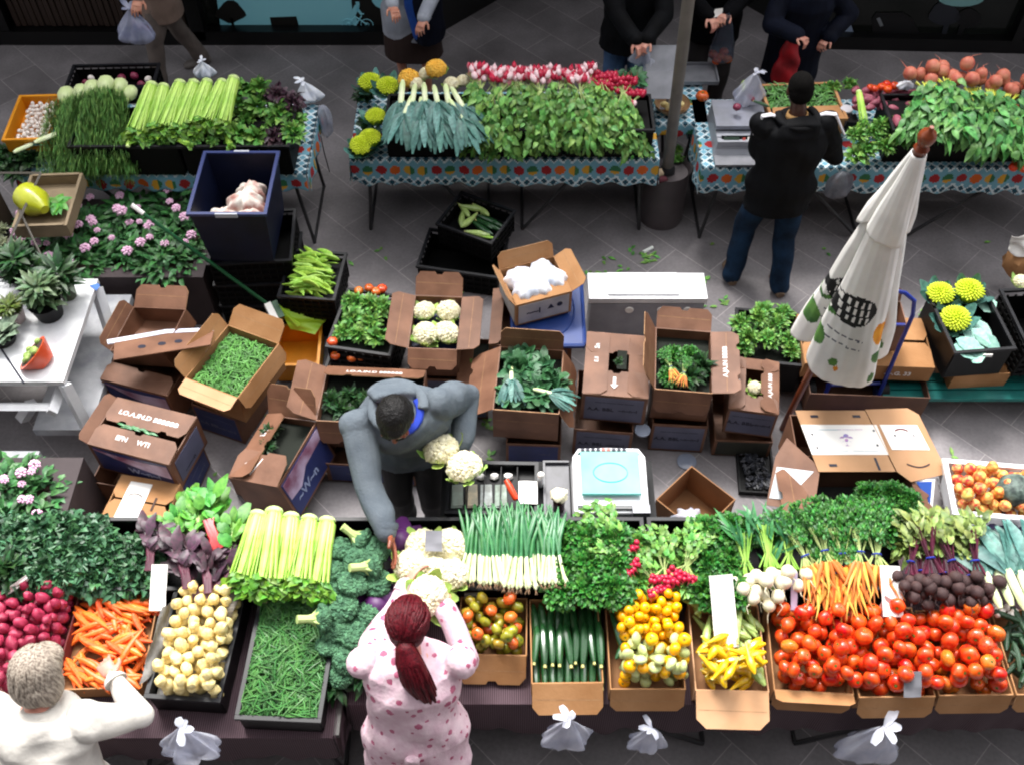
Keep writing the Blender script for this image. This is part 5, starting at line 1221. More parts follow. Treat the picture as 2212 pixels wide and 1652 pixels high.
for k, (u, v) in enumerate([(1400, 540)]): t = thing('chalk', 'stick of white chalk lying on the tiles', 'chalk', at(u, v, .012), rad(-55)); g = G(); g.tube([(0, -.045, 0), (0, .045, 0)], .014, 10); ob('body', g, CHALK, t)
g = G()
for (u, v, n) in [(1402, 560, 14), (1283, 605, 12), (1275, 590, 8), (1372, 545, 4), (1560, 655, 8), (1050, 915, 6), (1620, 985, 4), (1535, 600, 3), (1295, 590, 5)] + [(R.uniform(420, 2150), R.uniform(520, 1100), R.choice([1, 1, 2, 3])) for _ in range(70)]:
    for _ in range(n):
        p = at(u + R.uniform(-12, 12), v + R.uniform(-8, 8), .006); a = R.uniform(0, 6.3); g.leaf(p, (math.cos(a), math.sin(a), .1), (0, 0, 1), R.uniform(.03, .07), .025, .1)
tag(ob('leaf_litter', g, L_RAD), 'fallen green leaf scraps scattered over the tiles', 'leaves', None, 'stuff')
# --- tan carton with a bag near the parsley
t = carton('carton', 'open tan carton turned cornerwise with a clear bag inside', at(1490, 1125, .35), rad(45), .32, .32, .25, KRAFTD, [], group='cardboard cartons of the market')
bag('crumpled clear bag lying in the cornerwise carton', at(1488, 1122, .58), (.08, .07, .06), BAG, 31, None, .6)
# --- umbrella
base = at(1690, 925, 0); top = base + Vector((.01, -.34, 2.74))
ax = (top - base).normalized(); Lu = (top - base).length
t = thing('market_umbrella', 'closed white market umbrella with a wooden pole and black round emblem', 'umbrella', base)
wood = mat('red_wood_pole', '#6a2c15', .4, '#83411f', 7, coat=.2)
g = G(); g.tube([Vector((0, 0, 0)), ax * (Lu - .1)], .021, 12); ob('pole', g, wood, t)
g = G(); g.tube([ax * (Lu - .14), ax * (Lu - .1), ax * (Lu - .075), ax * (Lu - .06), ax * (Lu - .03), ax * (Lu - .005), ax * (Lu + .012), ax * (Lu + .03)], [.025, .036, .024, .034, .042, .034, .014, .01], 16); ob('finial', g, wood, t)
sx = Vector((1, 0, 0)); sy = ax.cross(sx).normalized() * -1; sx = sy.cross(ax).normalized() * -1 if sy.cross(ax).x < 0 else sy.cross(ax).normalized()
def canopy(z0, z1, r0, r1, folds, amp, nz, nt, sway, paint=None, hem=.05, ph=0., pw=.7):
    g = G()
    for i in range(nz + 1):
        f = i / nz; z = z0 + (z1 - z0) * f; r = r0 + (r1 - r0) * f ** pw; off = sx * (sway * f) - sy * 0
        for j in range(nt):
            a = 2 * PI * j / nt; bb = (a - rad(UA) + PI) % (2 * PI) - PI; w = abs(math.cos(folds / 2 * (bb - .62 * math.sin(bb)))); q = 2 * w ** .5 - 1
            rr = r * (1 + amp * min(1, .3 + f * 2) * (w ** .35 - .85) * 1.9 + .04 * f * math.sin(5 * a + 9 * f) + .007 * math.sin(23 * a + 3 * f))
            zz = z - (hem * max(0, f - .85) / .15) * (q * .6 + .5 * math.sin(a * 2))
            g.v.append(tuple(ax * zz + sx * (rr * math.cos(a)) + sy * (rr * math.sin(a)) + off))
    for i in range(nz):
        for j in range(nt):
            k = i * nt + j; k2 = i * nt + (j + 1) % nt; g.f.append((k, k2, k2 + nt, k + nt))
            c_ = (Vector(g.v[k]) + Vector(g.v[k2 + nt])) / 2; g.m.append(paint(c_ + base) if paint else 0)
    return g
pe = aty(1840, 648, 3.62); ae = base + ax * ((pe.z - base.z) / ax.z); UA = math.degrees(math.atan2((pe - ae).dot(sy), (pe - ae).dot(sx))); print('UA', UA)
canvas = mat('white_canvas', '#efece7', .85, '#e0ddd9', 5, bump=.25, bs=14)
LG = [('I', -.5, .5), ('I', -.2, .5), ('A', .2, .5), ('L', -.5, 0), ('A', -.15, 0), ('S', .25, 0), ('I', -.4, -.5), ('I', -.05, -.5), ('A', .3, -.5)]
def paint(p):
    s = p - Vector((0, 0, 5.6)); k = FPX / s.dot(FW); u = 1106 + s.x * k; v = 826 - s.dot(UP) * k
    X, Zc = p.x, p.z
    cx_, cz_, r = PC[0], PC[1], .108
    if p.y < PC[2] + .25:
        x, z = (X - cx_) / r, (Zc - cz_) / r
        if x * x + z * z < 1:
            if x * x + z * z > .86: return 1
            for row in (.52, 0, -.52):
                if abs(z - row) < .19:
                    q = (x + row * .1) / .3
                    if abs(q - round(q)) < .2 and abs(x) < .8: return 0
            return 1
        for (fx, fz, a, b, rot, mi) in FLW:
            dx, dz = X - fx, Zc - fz; c_, s_ = math.cos(rot), math.sin(rot); e, f = (dx * c_ + dz * s_) / a, (-dx * s_ + dz * c_) / b
            if e * e + f * f < 1: return mi
        if abs(Zc - (cz_ - .2 - .14 * (X - cx_))) < .006 or abs(Zc - (cz_ - .27 - .14 * (X - cx_))) < .006:
            if abs(X - cx_) < .09 and int(X * 90) % 3: return 4
    return 0
pc = aty(1840, 648, 3.62); PC = (pc.x, pc.z, pc.y)
def fp(u, v, a, b, rot, mi): q = aty(u, v, 3.66); return (q.x, q.z, a, b, rad(rot), mi)
FLW = [fp(1752, 655, .085, .045, -25, 2), fp(1760, 712, .04, .08, 0, 3), fp(1738, 680, .045, .02, -50, 3), fp(1790, 662, .045, .014, 35, 3), fp(1893, 690, .045, .1, 25, 2), fp(1890, 740, .085, .035, -45, 3), fp(1870, 778, .022, .045, 10, 3), fp(1790, 745, .025, .03, 0, 3), fp(1795, 756, .014, .02, 0, 2)]
g = canopy(Lu - .5, 1.07, .085, .265, 5, .3, 110, 240, .1, paint, .07, 0, 1.05)
cn = ob('canopy', g, [canvas, mat('black_emblem', '#0d0d10', .8), mat('orange_print', '#e79a12', .8, '#d9820c', 12), mat('green_print', '#35622f', .8, '#5b8a3c', 10), mat('grey_lettering', '#5b5b66', .8)], t, smooth='all')
sd = cn.modifiers.new('thickness', 'SOLIDIFY'); sd.thickness = .003
g = canopy(Lu - .13, Lu - .62, .035, .125, 5, .22, 40, 160, .01, None, .05, 0, .95); cn = ob('vent_cap', g, canvas, t, smooth='all'); sd = cn.modifiers.new('thickness', 'SOLIDIFY'); sd.thickness = .003
# --- hand truck
p0, p1 = at(1790, 880, .03), at(1890, 880, .03)
t = thing('hand_truck', 'blue tubular hand truck behind the white umbrella', 'hand truck', (p0 + p1) / 2)
blue = mat('blue_painted_tube', '#1a2f8c', .35, '#16266e', 9, coat=.3); o_ = (p0 + p1) / 2
A, Bp = at(1768, 885, .05) - o_, at(1885, 885, .05) - o_
C1, C2 = at(1875, 640, .98) - o_, at(1978, 668, .94) - o_
g = G(); g.tube([Bp, at(1945, 742, .62) - o_, at(1972, 680, .88) - o_, at(1975, 650, 1.0) - o_, at(1955, 633, 1.05) - o_, at(1920, 625, 1.06) - o_, at(1865, 640, 1.0) - o_, at(1840, 720, .7) - o_, A], .014, 8)
g.tube([at(1785, 832, .25) - o_, at(1900, 828, .25) - o_], .012, 8); g.tube([at(1840, 832, .25) - o_, at(1880, 700, .75) - o_], .011, 8); g.tube([at(1865, 700, .75) - o_, at(1955, 702, .76) - o_], .011, 8)
ob('frame', g, blue, t)
g = G(); g.box(((A + Bp) / 2 + Vector((0, -.1, -.03))), (.34, .2, .01)); ob('toe_plate', g, blue, t)
for q in (A + Vector((-.07, .1, .07)), Bp + Vector((.05, .1, .07))):
    g = G(); g.tube([q - Vector((.028, 0, 0)), q + Vector((.028, 0, 0))], .11, 20); wh = ob('wheel', g, BLK, t); g = G(); g.tube([q - Vector((.032, 0, 0)), q + Vector((.032, 0, 0))], .045, 14); ob('hub', g, LIDB, wh)
# cartons behind it
t, c, rz, w = stackc('wide flat tan carton with white lettering behind the hand truck', (1738, 785, 2020, 795), .42, .42, .14, None, m=KRAFT, flaps=[('f', .2, 178, {'notch': 0}), ('b', .2, 178, {'notch': 0})], rot=None)
text('—.G. 33', .05, INKW, t, frame((.2, -.213, .07), (1, 0, 0), (0, 0, 1)))
stackc('brown carton standing behind the hand truck handles', (1860, 700, 1960, 702), .72, .2, .26, None, flaps=[('b', .1, 70, {'notch': 0})])
stackc('brown carton under the wide flat tan one', (1750, 850, 2010, 860), .27, .36, .2, None, m=WAXD)
# --- romanesco crate and its neighbour
t, c, rz, w = crate4('crate', 'tall black crate with three romanescos on the right', (2063, 762, 2194, 752), .62, .5, .27, solid=True, m=BLK)
g = G(); g.box((0, 0, .07), (w - .05, .45, .14)); ob('filling', g, BLK2, t)
bank(P_ROM, [(2030, 638, .62), (2092, 632, .63), (2062, 692, .6)], 0, 0, 1.05, 'yellow green romanesco in the tall black crate on the right', 'romanescos in the black crate', 180, 10)
g = G()
for k, (u, v, du, dv, L_) in enumerate([(2085, 700, 40, 45, .26), (2105, 690, 30, 60, .24), (2070, 730, 40, 25, .2), (2100, 740, 10, 30, .17), (2125, 640, 12, 30, .14), (2060, 745, 30, 15, .15), (2110, 720, 30, 20, .18)]):
    p = at(u, v, .58); e = at(u + du, v + dv, .6) - p; g.leaf(p, e, (R.uniform(-.3, .3), 0, 1), L_, .13, .15, .06, .15, prof=(.4, .9, 1, .85, .4))
tag(ob('romanesco_leaves', g, L_ROM), 'broad blue green leaves below the romanescos in the black crate', 'leaves')
t = thing('tag', 'small white tag on the front of the romanesco crate', 'tag', at(2133, 768, .6)); g = G(); g.box((0, -.0, 0), (.06, .006, .022)); ob('body', g, TWHITE, t, smooth=False)
stackc('tan carton under the romanesco crate', (2062, 812, 2185, 806), .33, .45, .2, None, m=KRAFT)
t, c, rz, w = crate4('crate', 'black lattice crate at the right edge with pale vegetables', (2222, 752, 2360, 745), .62, .5, .3)
bank(P_CAUL, [(2206, 610, .55), (2225, 620, .55)], 0, 0, .7, 'pale head in the lattice crate at the right edge', 'cauliflowers at the right edge', 180)
t = thing('paper_sack', 'tan paper sack with white sheets at the right edge', 'sack', at(2215, 565, .3), rad(-20)); g = G(); g.ell((0, 0, 0), (.14, .12, .14), 16, 10, ns=.3, nf=2); ob('body', g, KRAFT, t)
sheet('paper', 'white sheets lying over the tan sack at the right edge', 'paper', [at(2178, 540, .4), at(2230, 560, .4), at(2230, 505, .55), at(2185, 508, .55)], TWHITE, .02)
# --- teal planks
t = thing('bench', 'low teal painted plank bench behind the big parsley box', 'bench', at(2060, 855, .18))
g = G(); a = t.location; teal = mat('teal_painted_wood', '#0e5a58', .45, '#127069', 8)
for k in range(3):
    g = G(); g.box((.25, .0 + .075 * k, 0), (1.45, .06 if k else .07, .03)); ob('plank', g, teal, t, smooth=False)
for sx_ in (-.35, .8): g = G(); g.box((sx_, .06, -.1), (.05, .2, .16)); ob('leg', g, STEELD, t, smooth=False)
# --- the big parsley box with its spread lid
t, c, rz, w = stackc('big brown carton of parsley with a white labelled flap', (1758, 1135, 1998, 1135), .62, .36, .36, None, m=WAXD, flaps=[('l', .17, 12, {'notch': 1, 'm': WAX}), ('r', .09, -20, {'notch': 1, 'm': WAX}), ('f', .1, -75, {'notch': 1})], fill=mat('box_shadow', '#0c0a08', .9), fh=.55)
c0 = c
bank(P_PARS, [(1880, 1070, .62), (1925, 1068, .62), (1960, 1085, .62), (1855, 1100, .6), (1905, 1105, .62), (1950, 1110, .62), (1800, 1120, .58), (1770, 1135, .58)], 0, 0, .85, 'bright curly parsley bunch in the big brown carton', 'parsley bunches in the big carton', 180)
def board(name, label, cat, pix, m, parent=None, th=.005, plane=False):
    P = [at(*q) for q in pix]
    if plane: n_ = (P[2] - P[0]).cross(P[-1] - P[0]); P = [Vector((0, 0, 5.6)) + ray(q[0], q[1]) * ((P[0] - Vector((0, 0, 5.6))).dot(n_) / ray(q[0], q[1]).dot(n_)) for q in pix]
    o0 = sum(P, Vector()) / len(P); n = (P[1] - P[0]).cross(P[-1] - P[0]).normalized()
    if n.z < 0: n = -n
    g = G(); k = len(P); V = [p - o0 for p in P]; g.add(V + [p - n * th for p in V], [tuple(range(k)), tuple(range(2 * k - 1, k - 1, -1))] + [(i, k + i, k + (i + 1) % k, (i + 1) % k) for i in range(k)])
    o = ob(name, g, m, parent, smooth=False); o.location = o0
    if label: tag(o, label, cat)
    return o, n, o0
def bmap(o0, A, B_, D):
    """returns f(s, t) -> world for a quad A(0,0) B(1,0) D(0,1)"""
    return lambda s, t_: A + (B_ - A) * s + (D - A) * t_
KB = mat('kraft_sheet', '#a8805c', .85, '#b38a66', 5)
A, B_, D = at(1768, 1018, .66), at(1935, 1018, .66), at(1718, 886, .74)
lid, n, o0 = board('flattened_carton', 'flattened tan carton lid with two white printed labels beside the parsley box', 'carton', [(1768, 1018, .66), (1935, 1018, .66), (1868, 886, .74), (1718, 886, .74)], KB)
E, Fq, Hq = at(1940, 1018, .664), at(2048, 1022, .62), at(1870, 884, .744)
fl, n2_, o1 = board('flap', None, None, [(1938, 1018, .662), (1968, 1040, .63), (2048, 1022, .6), (1985, 895, .72), (1960, 881, .74), (1869, 884, .744)], KB, lid, .005, True); fl.location = o1 - o0
def decal(par, o0, A, B_, D, n, s0, t0, s1, t1, m, name='label', lift=.002):
    f = bmap(o0, A, B_, D); P = [f(s0, t0), f(s1, t0), f(s1, t1), f(s0, t1)]; P = [p + n * lift - o0 for p in P]
    g = G(); g.add(P + [p - n * .0015 for p in P], [(0, 1, 2, 3), (7, 6, 5, 4), (0, 4, 5, 1), (1, 5, 6, 2), (2, 6, 7, 3), (3, 7, 4, 0)]); return ob(name, g, m, par, smooth=False)
lbw = decal(lid, o0, A, B_, D, n, 0., .27, 1., .76, TWHITE)
pinkm, bluem = mat('pink_ink', '#c58fb5', .7, '#8c82b8', 30), mat('pale_blue_print', '#9cb9c9', .7)
def tt(s, size, m, S, T, xs=1., par=lbw):
    p = bmap(o0, A, B_, D)(S, T) + n * .004 - o0; return text(s, size, m, par, frame(p, B_ - A, D - A), xs=xs, ext=.0003)
tt('————', .03, bluem, .32, .68); tt('— ——— ——', .022, pinkm, .62, .68); tt('————', .02, bluem, .4, .33); tt('——— ————', .02, bluem, .72, .33); tt('\u273f', .1, pinkm, .52, .5)
for S, T in ((.1, .6), (.93, .66), (.9, .42), (.1, .38)): decal(lbw, o0, A, B_, D, n, S - .012, T - .015, S + .012, T + .015, INK, 'punched_hole', .004)
for S, T, a_, b_ in ((.22, .9, .1, .02), (.78, .9, .1, .02), (.8, .12, .03, .1), (.22, .1, .1, .02)): decal(lid, o0, A, B_, D, n, S - a_ / 2, T - b_, S + a_ / 2, T + b_, INK, 'slot', .003)
op = lambda u, v: Vector((0, 0, 5.6)) + ray(u, v) * ((o1 - Vector((0, 0, 5.6))).dot(n2_) / ray(u, v).dot(n2_))
A2, B2, D2 = op(1942, 1018), op(2040, 1018), op(1876, 886)
lw2 = decal(fl, o1, A2, B2, D2, n2_, .08, .35, .92, .76, TWHITE, 'label', .003)
for S, T in ((.3, .58), (.72, .58)): decal(lw2, o1, A2, B2, D2, n2_, S - .02, T - .015, S + .02, T + .015, INK, 'punched_hole', .005)
g = G(); f2 = bmap(o1, A2, B2, D2); g.tube([f2(.25 + .5 * k / 12, .12 - .05 * math.sin(PI * k / 12)) + n2_ * .002 - o1 for k in range(13)], .004, 5); ob('curved_slot', g, INK, fl)
g = G(); g.tube([f2(.36 + .28 * k / 12, .66 + .03 * math.sin(PI * k / 12)) + n2_ * .004 - o1 for k in range(13)], .005, 5); ob('red_mark', g, mat('dark_red_ink', '#7a3038', .7), fl)
stackc('empty brown carton under the flattened tan lid', (1722, 985, 1990, 990), .62, .3, .34, None, flaps=[], m=WAX)
o, n_, o2 = board('carton_flap', 'brown carton flap with a torn white and blue label left of the parsley', 'carton', [(1655, 1090, .56), (1758, 1105, .6), (1772, 1010, .66), (1700, 945, .68), (1675, 985, .64)], WAX)
b_, _, o3 = board('torn_label', None, None, [(1662, 1075, .575), (1722, 1082, .6), (1727, 1050, .62), (1758, 1018, .652), (1678, 1008, .64)], mat('pale_blue_white_label', '#c9d6e0', .7, '#e3e3e2', 6), o, .001); b_.location = o3 - o2 + n_ * .003
o, n_, o2 = board('blue_sign', 'blue white edged panel on the right of the parsley box', 'sign', [(1975, 1036, .62), (2020, 1034, .62), (2014, 1098, .55), (2000, 1090, .56)], TWHITE)
b_, _, o3 = board('blue_panel', None, None, [(1979, 1040, .622), (2013, 1039, .622), (2009, 1088, .56), (2003, 1082, .565)], mat('bright_blue_print', '#2450a8', .5), o, .001); b_.location = o3 - o2 + n_ * .003
# --- white crates with peaches and plums
for k in range(5): crate4('crate', 'white lattice crate in the stack under the peaches' if k < 4 else 'top white crate holding peaches and a dark squash', (2062 - 6 + k, 1108 - 0 * k, 2300, 1128), .14 + .13 * k, .36, .12, m=WHT, group='white fruit crates', rimw=.028, solid=k == 4)
zc = .14 + .13 * 4
c, rz, w = front_carton(2062, 1108, 2300, 1128, zc, .36, .12)
pile(P_PEACH, Vector((c.x - .0, c.y, zc - .1)), rz, w - .05, .31, .034, 75, 'red and yellow peach in the top white crate', 'peaches in the white crate', seed=11)
t = thing('squash', 'mottled dark green winter squash among the peaches', 'squash', at(2195, 1058, zc + .03), 0); g = G(); g.ell((0, 0, 0), (.11, .1, .08), 20, 12, ns=.1, nf=3); ob('body', g, mat('mottled_squash_skin', '#1f2b2a', .6, '#64756c', 22, bump=.5), t)
c, rz, w = front_carton(2098, 1160, 2330, 1180, .6, .2, .12)
crate4('crate', 'white crate of dark plums in front of the peaches', (2098, 1160, 2330, 1180), .6, .24, .12, m=WHT, solid=True, group='white fruit crates', rimw=.028)
c, rz, w = front_carton(2098, 1160, 2330, 1180, .6, .24, .12)
pile(P_PLUM, Vector((c.x, c.y, .51)), rz, w - .05, .2, .024, 60, 'dark plum in the lower white crate', 'plums in the white crate', seed=12)
# ---------------------------------------------------------------- left side: white bench table, planters, bins
def bx(name, label, cat, x0, x1, y0, y1, z0, z1, m, parent=None, kind=None):
    g = G(); g.box(((x0 + x1) / 2, (y0 + y1) / 2, (z0 + z1) / 2), (x1 - x0, y1 - y0, z1 - z0)); o = ob(name, g, m, parent, smooth=False)
    if label: tag(o, label, cat)
    return o
t = thing('picnic_table', 'white painted picnic table with low plank seats at the left', 'table', (0, 0, 0))
g = G()
for k in range(2): bx('tabletop_board', None, None, -4.3 if k else -4.3, -2.69, 3.72 + .0 * k, 4.56, .72, .76, WHF, t) if k == 0 else None
g = G(); a, b = at(0, 655, .762), at(60, 830, .762)
g.tube([at(-5, 742, .761), at(52, 828, .761)], .006, 4); ob('board_gap', g, INK, t)
for (u0, v0, z0, u1, v1, z1) in [(208, 622, .72, 247, 742, .42), (140, 830, .72, 193, 932, .38), (70, 870, .5, 48, 905, .3)]:
    g = G(); g.tube([at(u0, v0, z0), at(u1, v1, z1)], [(.045, .03)] * 2, 4, (1, 0, 0)); ob('leg', g, WHF, t, smooth=False)
bx('seat', None, None, -2.98, -2.62, 3.62, 4.75, .34, .4, mat('worn_white_wood', '#8f9197', .7, '#b9babd', 6, bump=.2), t)
g = G(); g.tube([at(-20, 878, .6), at(108, 878, .6)], [(.02, .03)] * 2, 4, (0, 0, 1)); ob('rail', g, WHF, t, smooth=False)
g = G(); g.tube([at(132, 838, .62), at(112, 892, .6)], [(.045, .035)] * 2, 4, (0, 0, 1)); ob('rail_end', g, WHF, t, smooth=False)
for sx_ in (-2.66, -2.95): g = G(); g.box((sx_, 4.5, .17), (.05, .06, .34)); g.box((sx_, 3.72, .17), (.05, .06, .34)); 
tape, _, o0 = board('tape', 'blue tape on the corner of the white picnic table', 'tape', [(193, 617, .766), (208, 628, .766), (216, 618, .766), (212, 612, .766)], mat('blue_tape', '#1f62b8', .5), None, .002)
bx('concrete_block', 'pale grey concrete block below the picnic table', 'block', -3.28, -2.88, 3.2, 3.45, 0, .42, mat('pale_concrete', '#8e8f93', .9, '#a5a6aa', 8, bump=.2))
def plantpot(label, u, v, z, r, h, m, leafm, nl, Ll, lw, rise=.4, seed=0, cat='potted plant', tip=None):
    p = at(u, v, z); t = thing('potted_plant', label, cat, p, 0, None, tip)
    g = G(); g.tube([(0, 0, 0), (0, 0, h * .9), (0, 0, h)], [r * .78, r * .97, r * 1.05], 18, cap=True); ob('pot', g, m, t)
    g = G()
    for k in range(nl):
        a = R.uniform(0, 6.28); d = Vector((math.cos(a), math.sin(a), R.uniform(.1, 1.4))); q = R.uniform(0, .7) * r
        g.leaf((math.cos(a) * q, math.sin(a) * q, h + R.uniform(0, rise) * Ll), d, (-d.x, -d.y, 1), Ll * R.uniform(.6, 1.1), lw * R.uniform(.7, 1.2), .3, .05)
    ob('leaves', g, leafm, t); return t
plantpot('leafy plant in a dark pot, largest on the picnic table', 110, 680, .762, .1, .12, BLK, L_SUCC, 260, .085, .034, 1.8)
plantpot('dark plant behind the largest one on the picnic table', 60, 615, .762, .09, .1, BLK, L_DARKG, 220, .1, .04, 1.6)
plantpot('round green plant in a pale pink pot', 35, 690, .762, .075, .1, mat('pale_pink_pot', '#b7a9ab', .6), lm('mossy_leaf', '#3d4d16', '#55661f', .7), 200, .06, .02, .6)
plantpot('grey green succulent in a black pot at the left edge', 10, 735, .762, .09, .06, BLK, lm('grey_succulent_leaf', '#62755e', '#7b8d76', .5), 40, .09, .07, .3)
plantpot('dark plant in a green pot at the back of the picnic table', 150, 640, .762, .06, .1, mat('olive_pot', '#39402c', .6), L_DARKG, 60, .14, .04, 1.)
p = at(82, 770, .8); t = thing('flower_pot', 'orange plastic bowl tipped on its side with small green fruit', 'pot', p, rot=(rad(-18), rad(-38), rad(20)))
orp = mat('orange_plastic', '#d2491d', .4, coat=.2)
g = G(); g.tube([(0, 0, -.06), (0, 0, .03), (0, 0, .04)], [.06, .115, .12], 20); ob('pot', g, orp, t); g = G(); g.tube([(0, 0, .036), (0, 0, .042)], [.108, .1], 20); ob('soil', g, mat('dark_soil', '#3b2a22', .95, bump=.5), t)
g = G()
for k in range(14): g.ell((R.uniform(-.07, .07), R.uniform(-.07, .07), .05), (.022, .02, .018), 8, 6)
ob('fruit', g, mat('small_green_fruit', '#7f9a4a', .5, '#94ad5c', 8, isl=.3), t)
# planters with pink flowers
PLM = mat('dark_brown_planter', '#33292b', .75, '#3d3234', 4, bump=.08)
def planter(label, x0, x1, y0, y1, h, rim=.09):
    t = thing('planter', label, 'planter', ((x0 + x1) / 2, (y0 + y1) / 2, 0), 0, 'brown flower planters'); w, l = x1 - x0, y1 - y0
    g = G()
    for s in (-1, 1): g.box((0, s * (l / 2 - rim / 2), h / 2), (w, rim, h)); g.box((s * (w / 2 - rim / 2), 0, h / 2), (rim, l - 2 * rim, h))
    ob('body', g, PLM, t); g = G(); g.box((0, 0, h - .08), (w - 2 * rim, l - 2 * rim, .04)); ob('soil', g, mat('dark_soil', '#1c1512', .95), t); return t
def flower_plant(label, x, y, z, r, heads, seed=0, group=None, nl=150):
    t = thing('flowering_plant', label, 'plant', (x, y, z), R.uniform(0, 6), group)
    g = G()
    for k in range(nl):
        a = R.uniform(0, 6.28); q = r * math.sqrt(R.random()); d = Vector((math.cos(a) * q / r + R.uniform(-.6, .6), math.sin(a) * q / r + R.uniform(-.6, .6), R.uniform(.0, .9)))
        g.leaf((math.cos(a) * q, math.sin(a) * q, .12 * R.random() * (1 - (q / r) ** 2) + .02), d, (R.uniform(-.3, .3), R.uniform(-.3, .3), 1), R.uniform(.06, .1), .038, .4, .04)
    ob('leaves', g, lm('flower_leaf', '#28562a', '#3f7a3c', .9, .03), t)
    for k in range(heads):
        a = R.uniform(0, 6.28); q = r * math.sqrt(R.random()) * .95; g = G(); s = R.uniform(.018, .031)
        for j in range(16):
            f = (j + .5) / 16; b = math.acos(1 - 1.2 * f); c_ = j * 2.4; g.ell((s * math.sin(b) * math.cos(c_), s * math.sin(b) * math.sin(c_), s * .8 * math.cos(b)), (s * .38,) * 3, 6, 4)
        ob('flower_head', g, M_PINK, t, (math.cos(a) * q, math.sin(a) * q, .14 + .06 * R.random()))
    return t
planter('long brown planter of pink flowers behind the white picnic table', -3.55, -2.12, 4.82, 5.6, .5)
for i, (x, y, hds) in enumerate([(-3.35, 5.35, 7), (-3.05, 5.3, 5), (-2.75, 5.45, 4), (-2.45, 5.5, 3), (-2.35, 5.2, 4), (-3.3, 5.05, 6), (-3.0, 5.0, 6), (-2.65, 5.1, 5), (-2.4, 4.98, 3), (-2.75, 5.25, 3)]):
    flower_plant('pink flowering plant in the long planter, ' + ['leftmost at the back', 'second from left at the back', 'middle at the back', 'right corner at the back', 'right end middle', 'leftmost at the front', 'second from left at the front', 'third from left at the front', 'right corner at the front', 'in the very middle'][i], x, y, .46, .2, hds, i, 'pink flowering plants in the rear planter')
planter('brown planter of pink flowers in the lower left corner', -4.2, -2.56, 2.55, 3.35, .5, .14)
for i, (x, y, hds) in enumerate([(-3.35, 3.1, 5), (-3.0, 3.16, 6), (-3.15, 2.9, 6), (-2.82, 3.1, 5), (-2.85, 2.85, 5), (-3.5, 2.85, 4)]):
    flower_plant('pink flowering plant in the lower left planter, ' + ['back left', 'back middle', 'front middle', 'back right', 'front right', 'front left'][i], x, y, .46, .2, hds, i, 'pink flowering plants in the front planter')
# wooden trays at the left
t = thing('wooden_tray', 'tan wooden tray holding a big yellow gourd', 'tray', at(115, 455, .78), rad(3)); tw = mat('tan_tray_wood', '#7b6a52', .7, '#8a785e', 8, bump=.15)
g = G(); g.box((0, 0, .01), (.34, .5, .02)); ob('bottom', g, tw, t, smooth=False)
for s in (-1, 1): g = G(); g.box((s * .17, 0, .05), (.02, .52, .1)); ob('side_board', g, tw, t, smooth=False); g = G(); g.box((0, s * .25, .045), (.32, .02, .09)); g.box((0, s * .25, .1), (.32, .02, .012)); ob('end_board', g, tw, t, smooth=False)
g = G(); g.tube([(.0, -.14, .12), (0, -.04, .12), (0, .08, .12), (0, .13, .12)], [.03, .1, .095, .04], 16); o = ob('gourd', g, mat('yellow_gourd_skin', '#a9b01c', .3, '#c1c534', 5, coat=.4), None, at(85, 462, .8), (0, 0, rad(50))); tag(o, 'shiny yellow gourd lying in the tan wooden tray', 'gourd')
g = G(); 
for k in range(14): a = R.uniform(0, 6.28); g.leaf((0, 0, 0), (math.cos(a), math.sin(a), .3), (0, 0, 1), .1, .06, .4, .1)
tag(ob('gourd_leaves', g, L_CHARD, None, at(125, 440, .86)), 'green leaves behind the yellow gourd', 'leaves')
t = thing('glass_case', 'dark case with a thin grey frame at the left edge', 'case', at(20, 470, .8), rad(-2)); fm_ = mat('grey_thin_frame', '#5a554e', .5)
P = [at(-60, 374, 1.0), at(88, 374, 1.0), at(0, 562, .92), at(-150, 562, .92)]; g = G(); L0 = t.location
for k in range(4): g.tube([P[k] - L0, P[(k + 1) % 4] - L0], .01, 4)
g.tube([at(42, 455, .96) - L0, at(92, 560, .8) - L0], .008, 4); ob('frame', g, fm_, t); t.rotation_euler = (0, 0, 0)
bx('wooden_stand', 'dark brown wooden stand under the trays at the left edge', 'stand', -4.6, -3.62, 4.55, 5.45, 0, .76, mat('dark_brown_wood', '#3b2b20', .8, '#4a3729', 6, wave='X'))
for k, (u, v) in enumerate([(12, 540), (40, 545), (8, 510)]):
    plantpot(('left', 'right', 'pale')[k] + ' cactus in a small pot in the dark case', u, v, .77, .055, .05, BLK, lm('cactus_leaf', '#4a5236', '#6b7050', .4), 60, .035, .02, .5)
bank(P_LEAFD, [(20, 335, .8), (60, 350, .8), (35, 370, .75), (-10, 350, .8)], 0, 0, .8, 'dark foliage plant above the dark case', 'dark foliage at the left edge', 180)
bank(P_LEAFD, [(75, 580, .78), (40, 590, .78), (110, 600, .7)], 0, 0, .7, 'dark foliage trailing in front of the wooden trays', 'dark foliage by the wooden trays', 180)
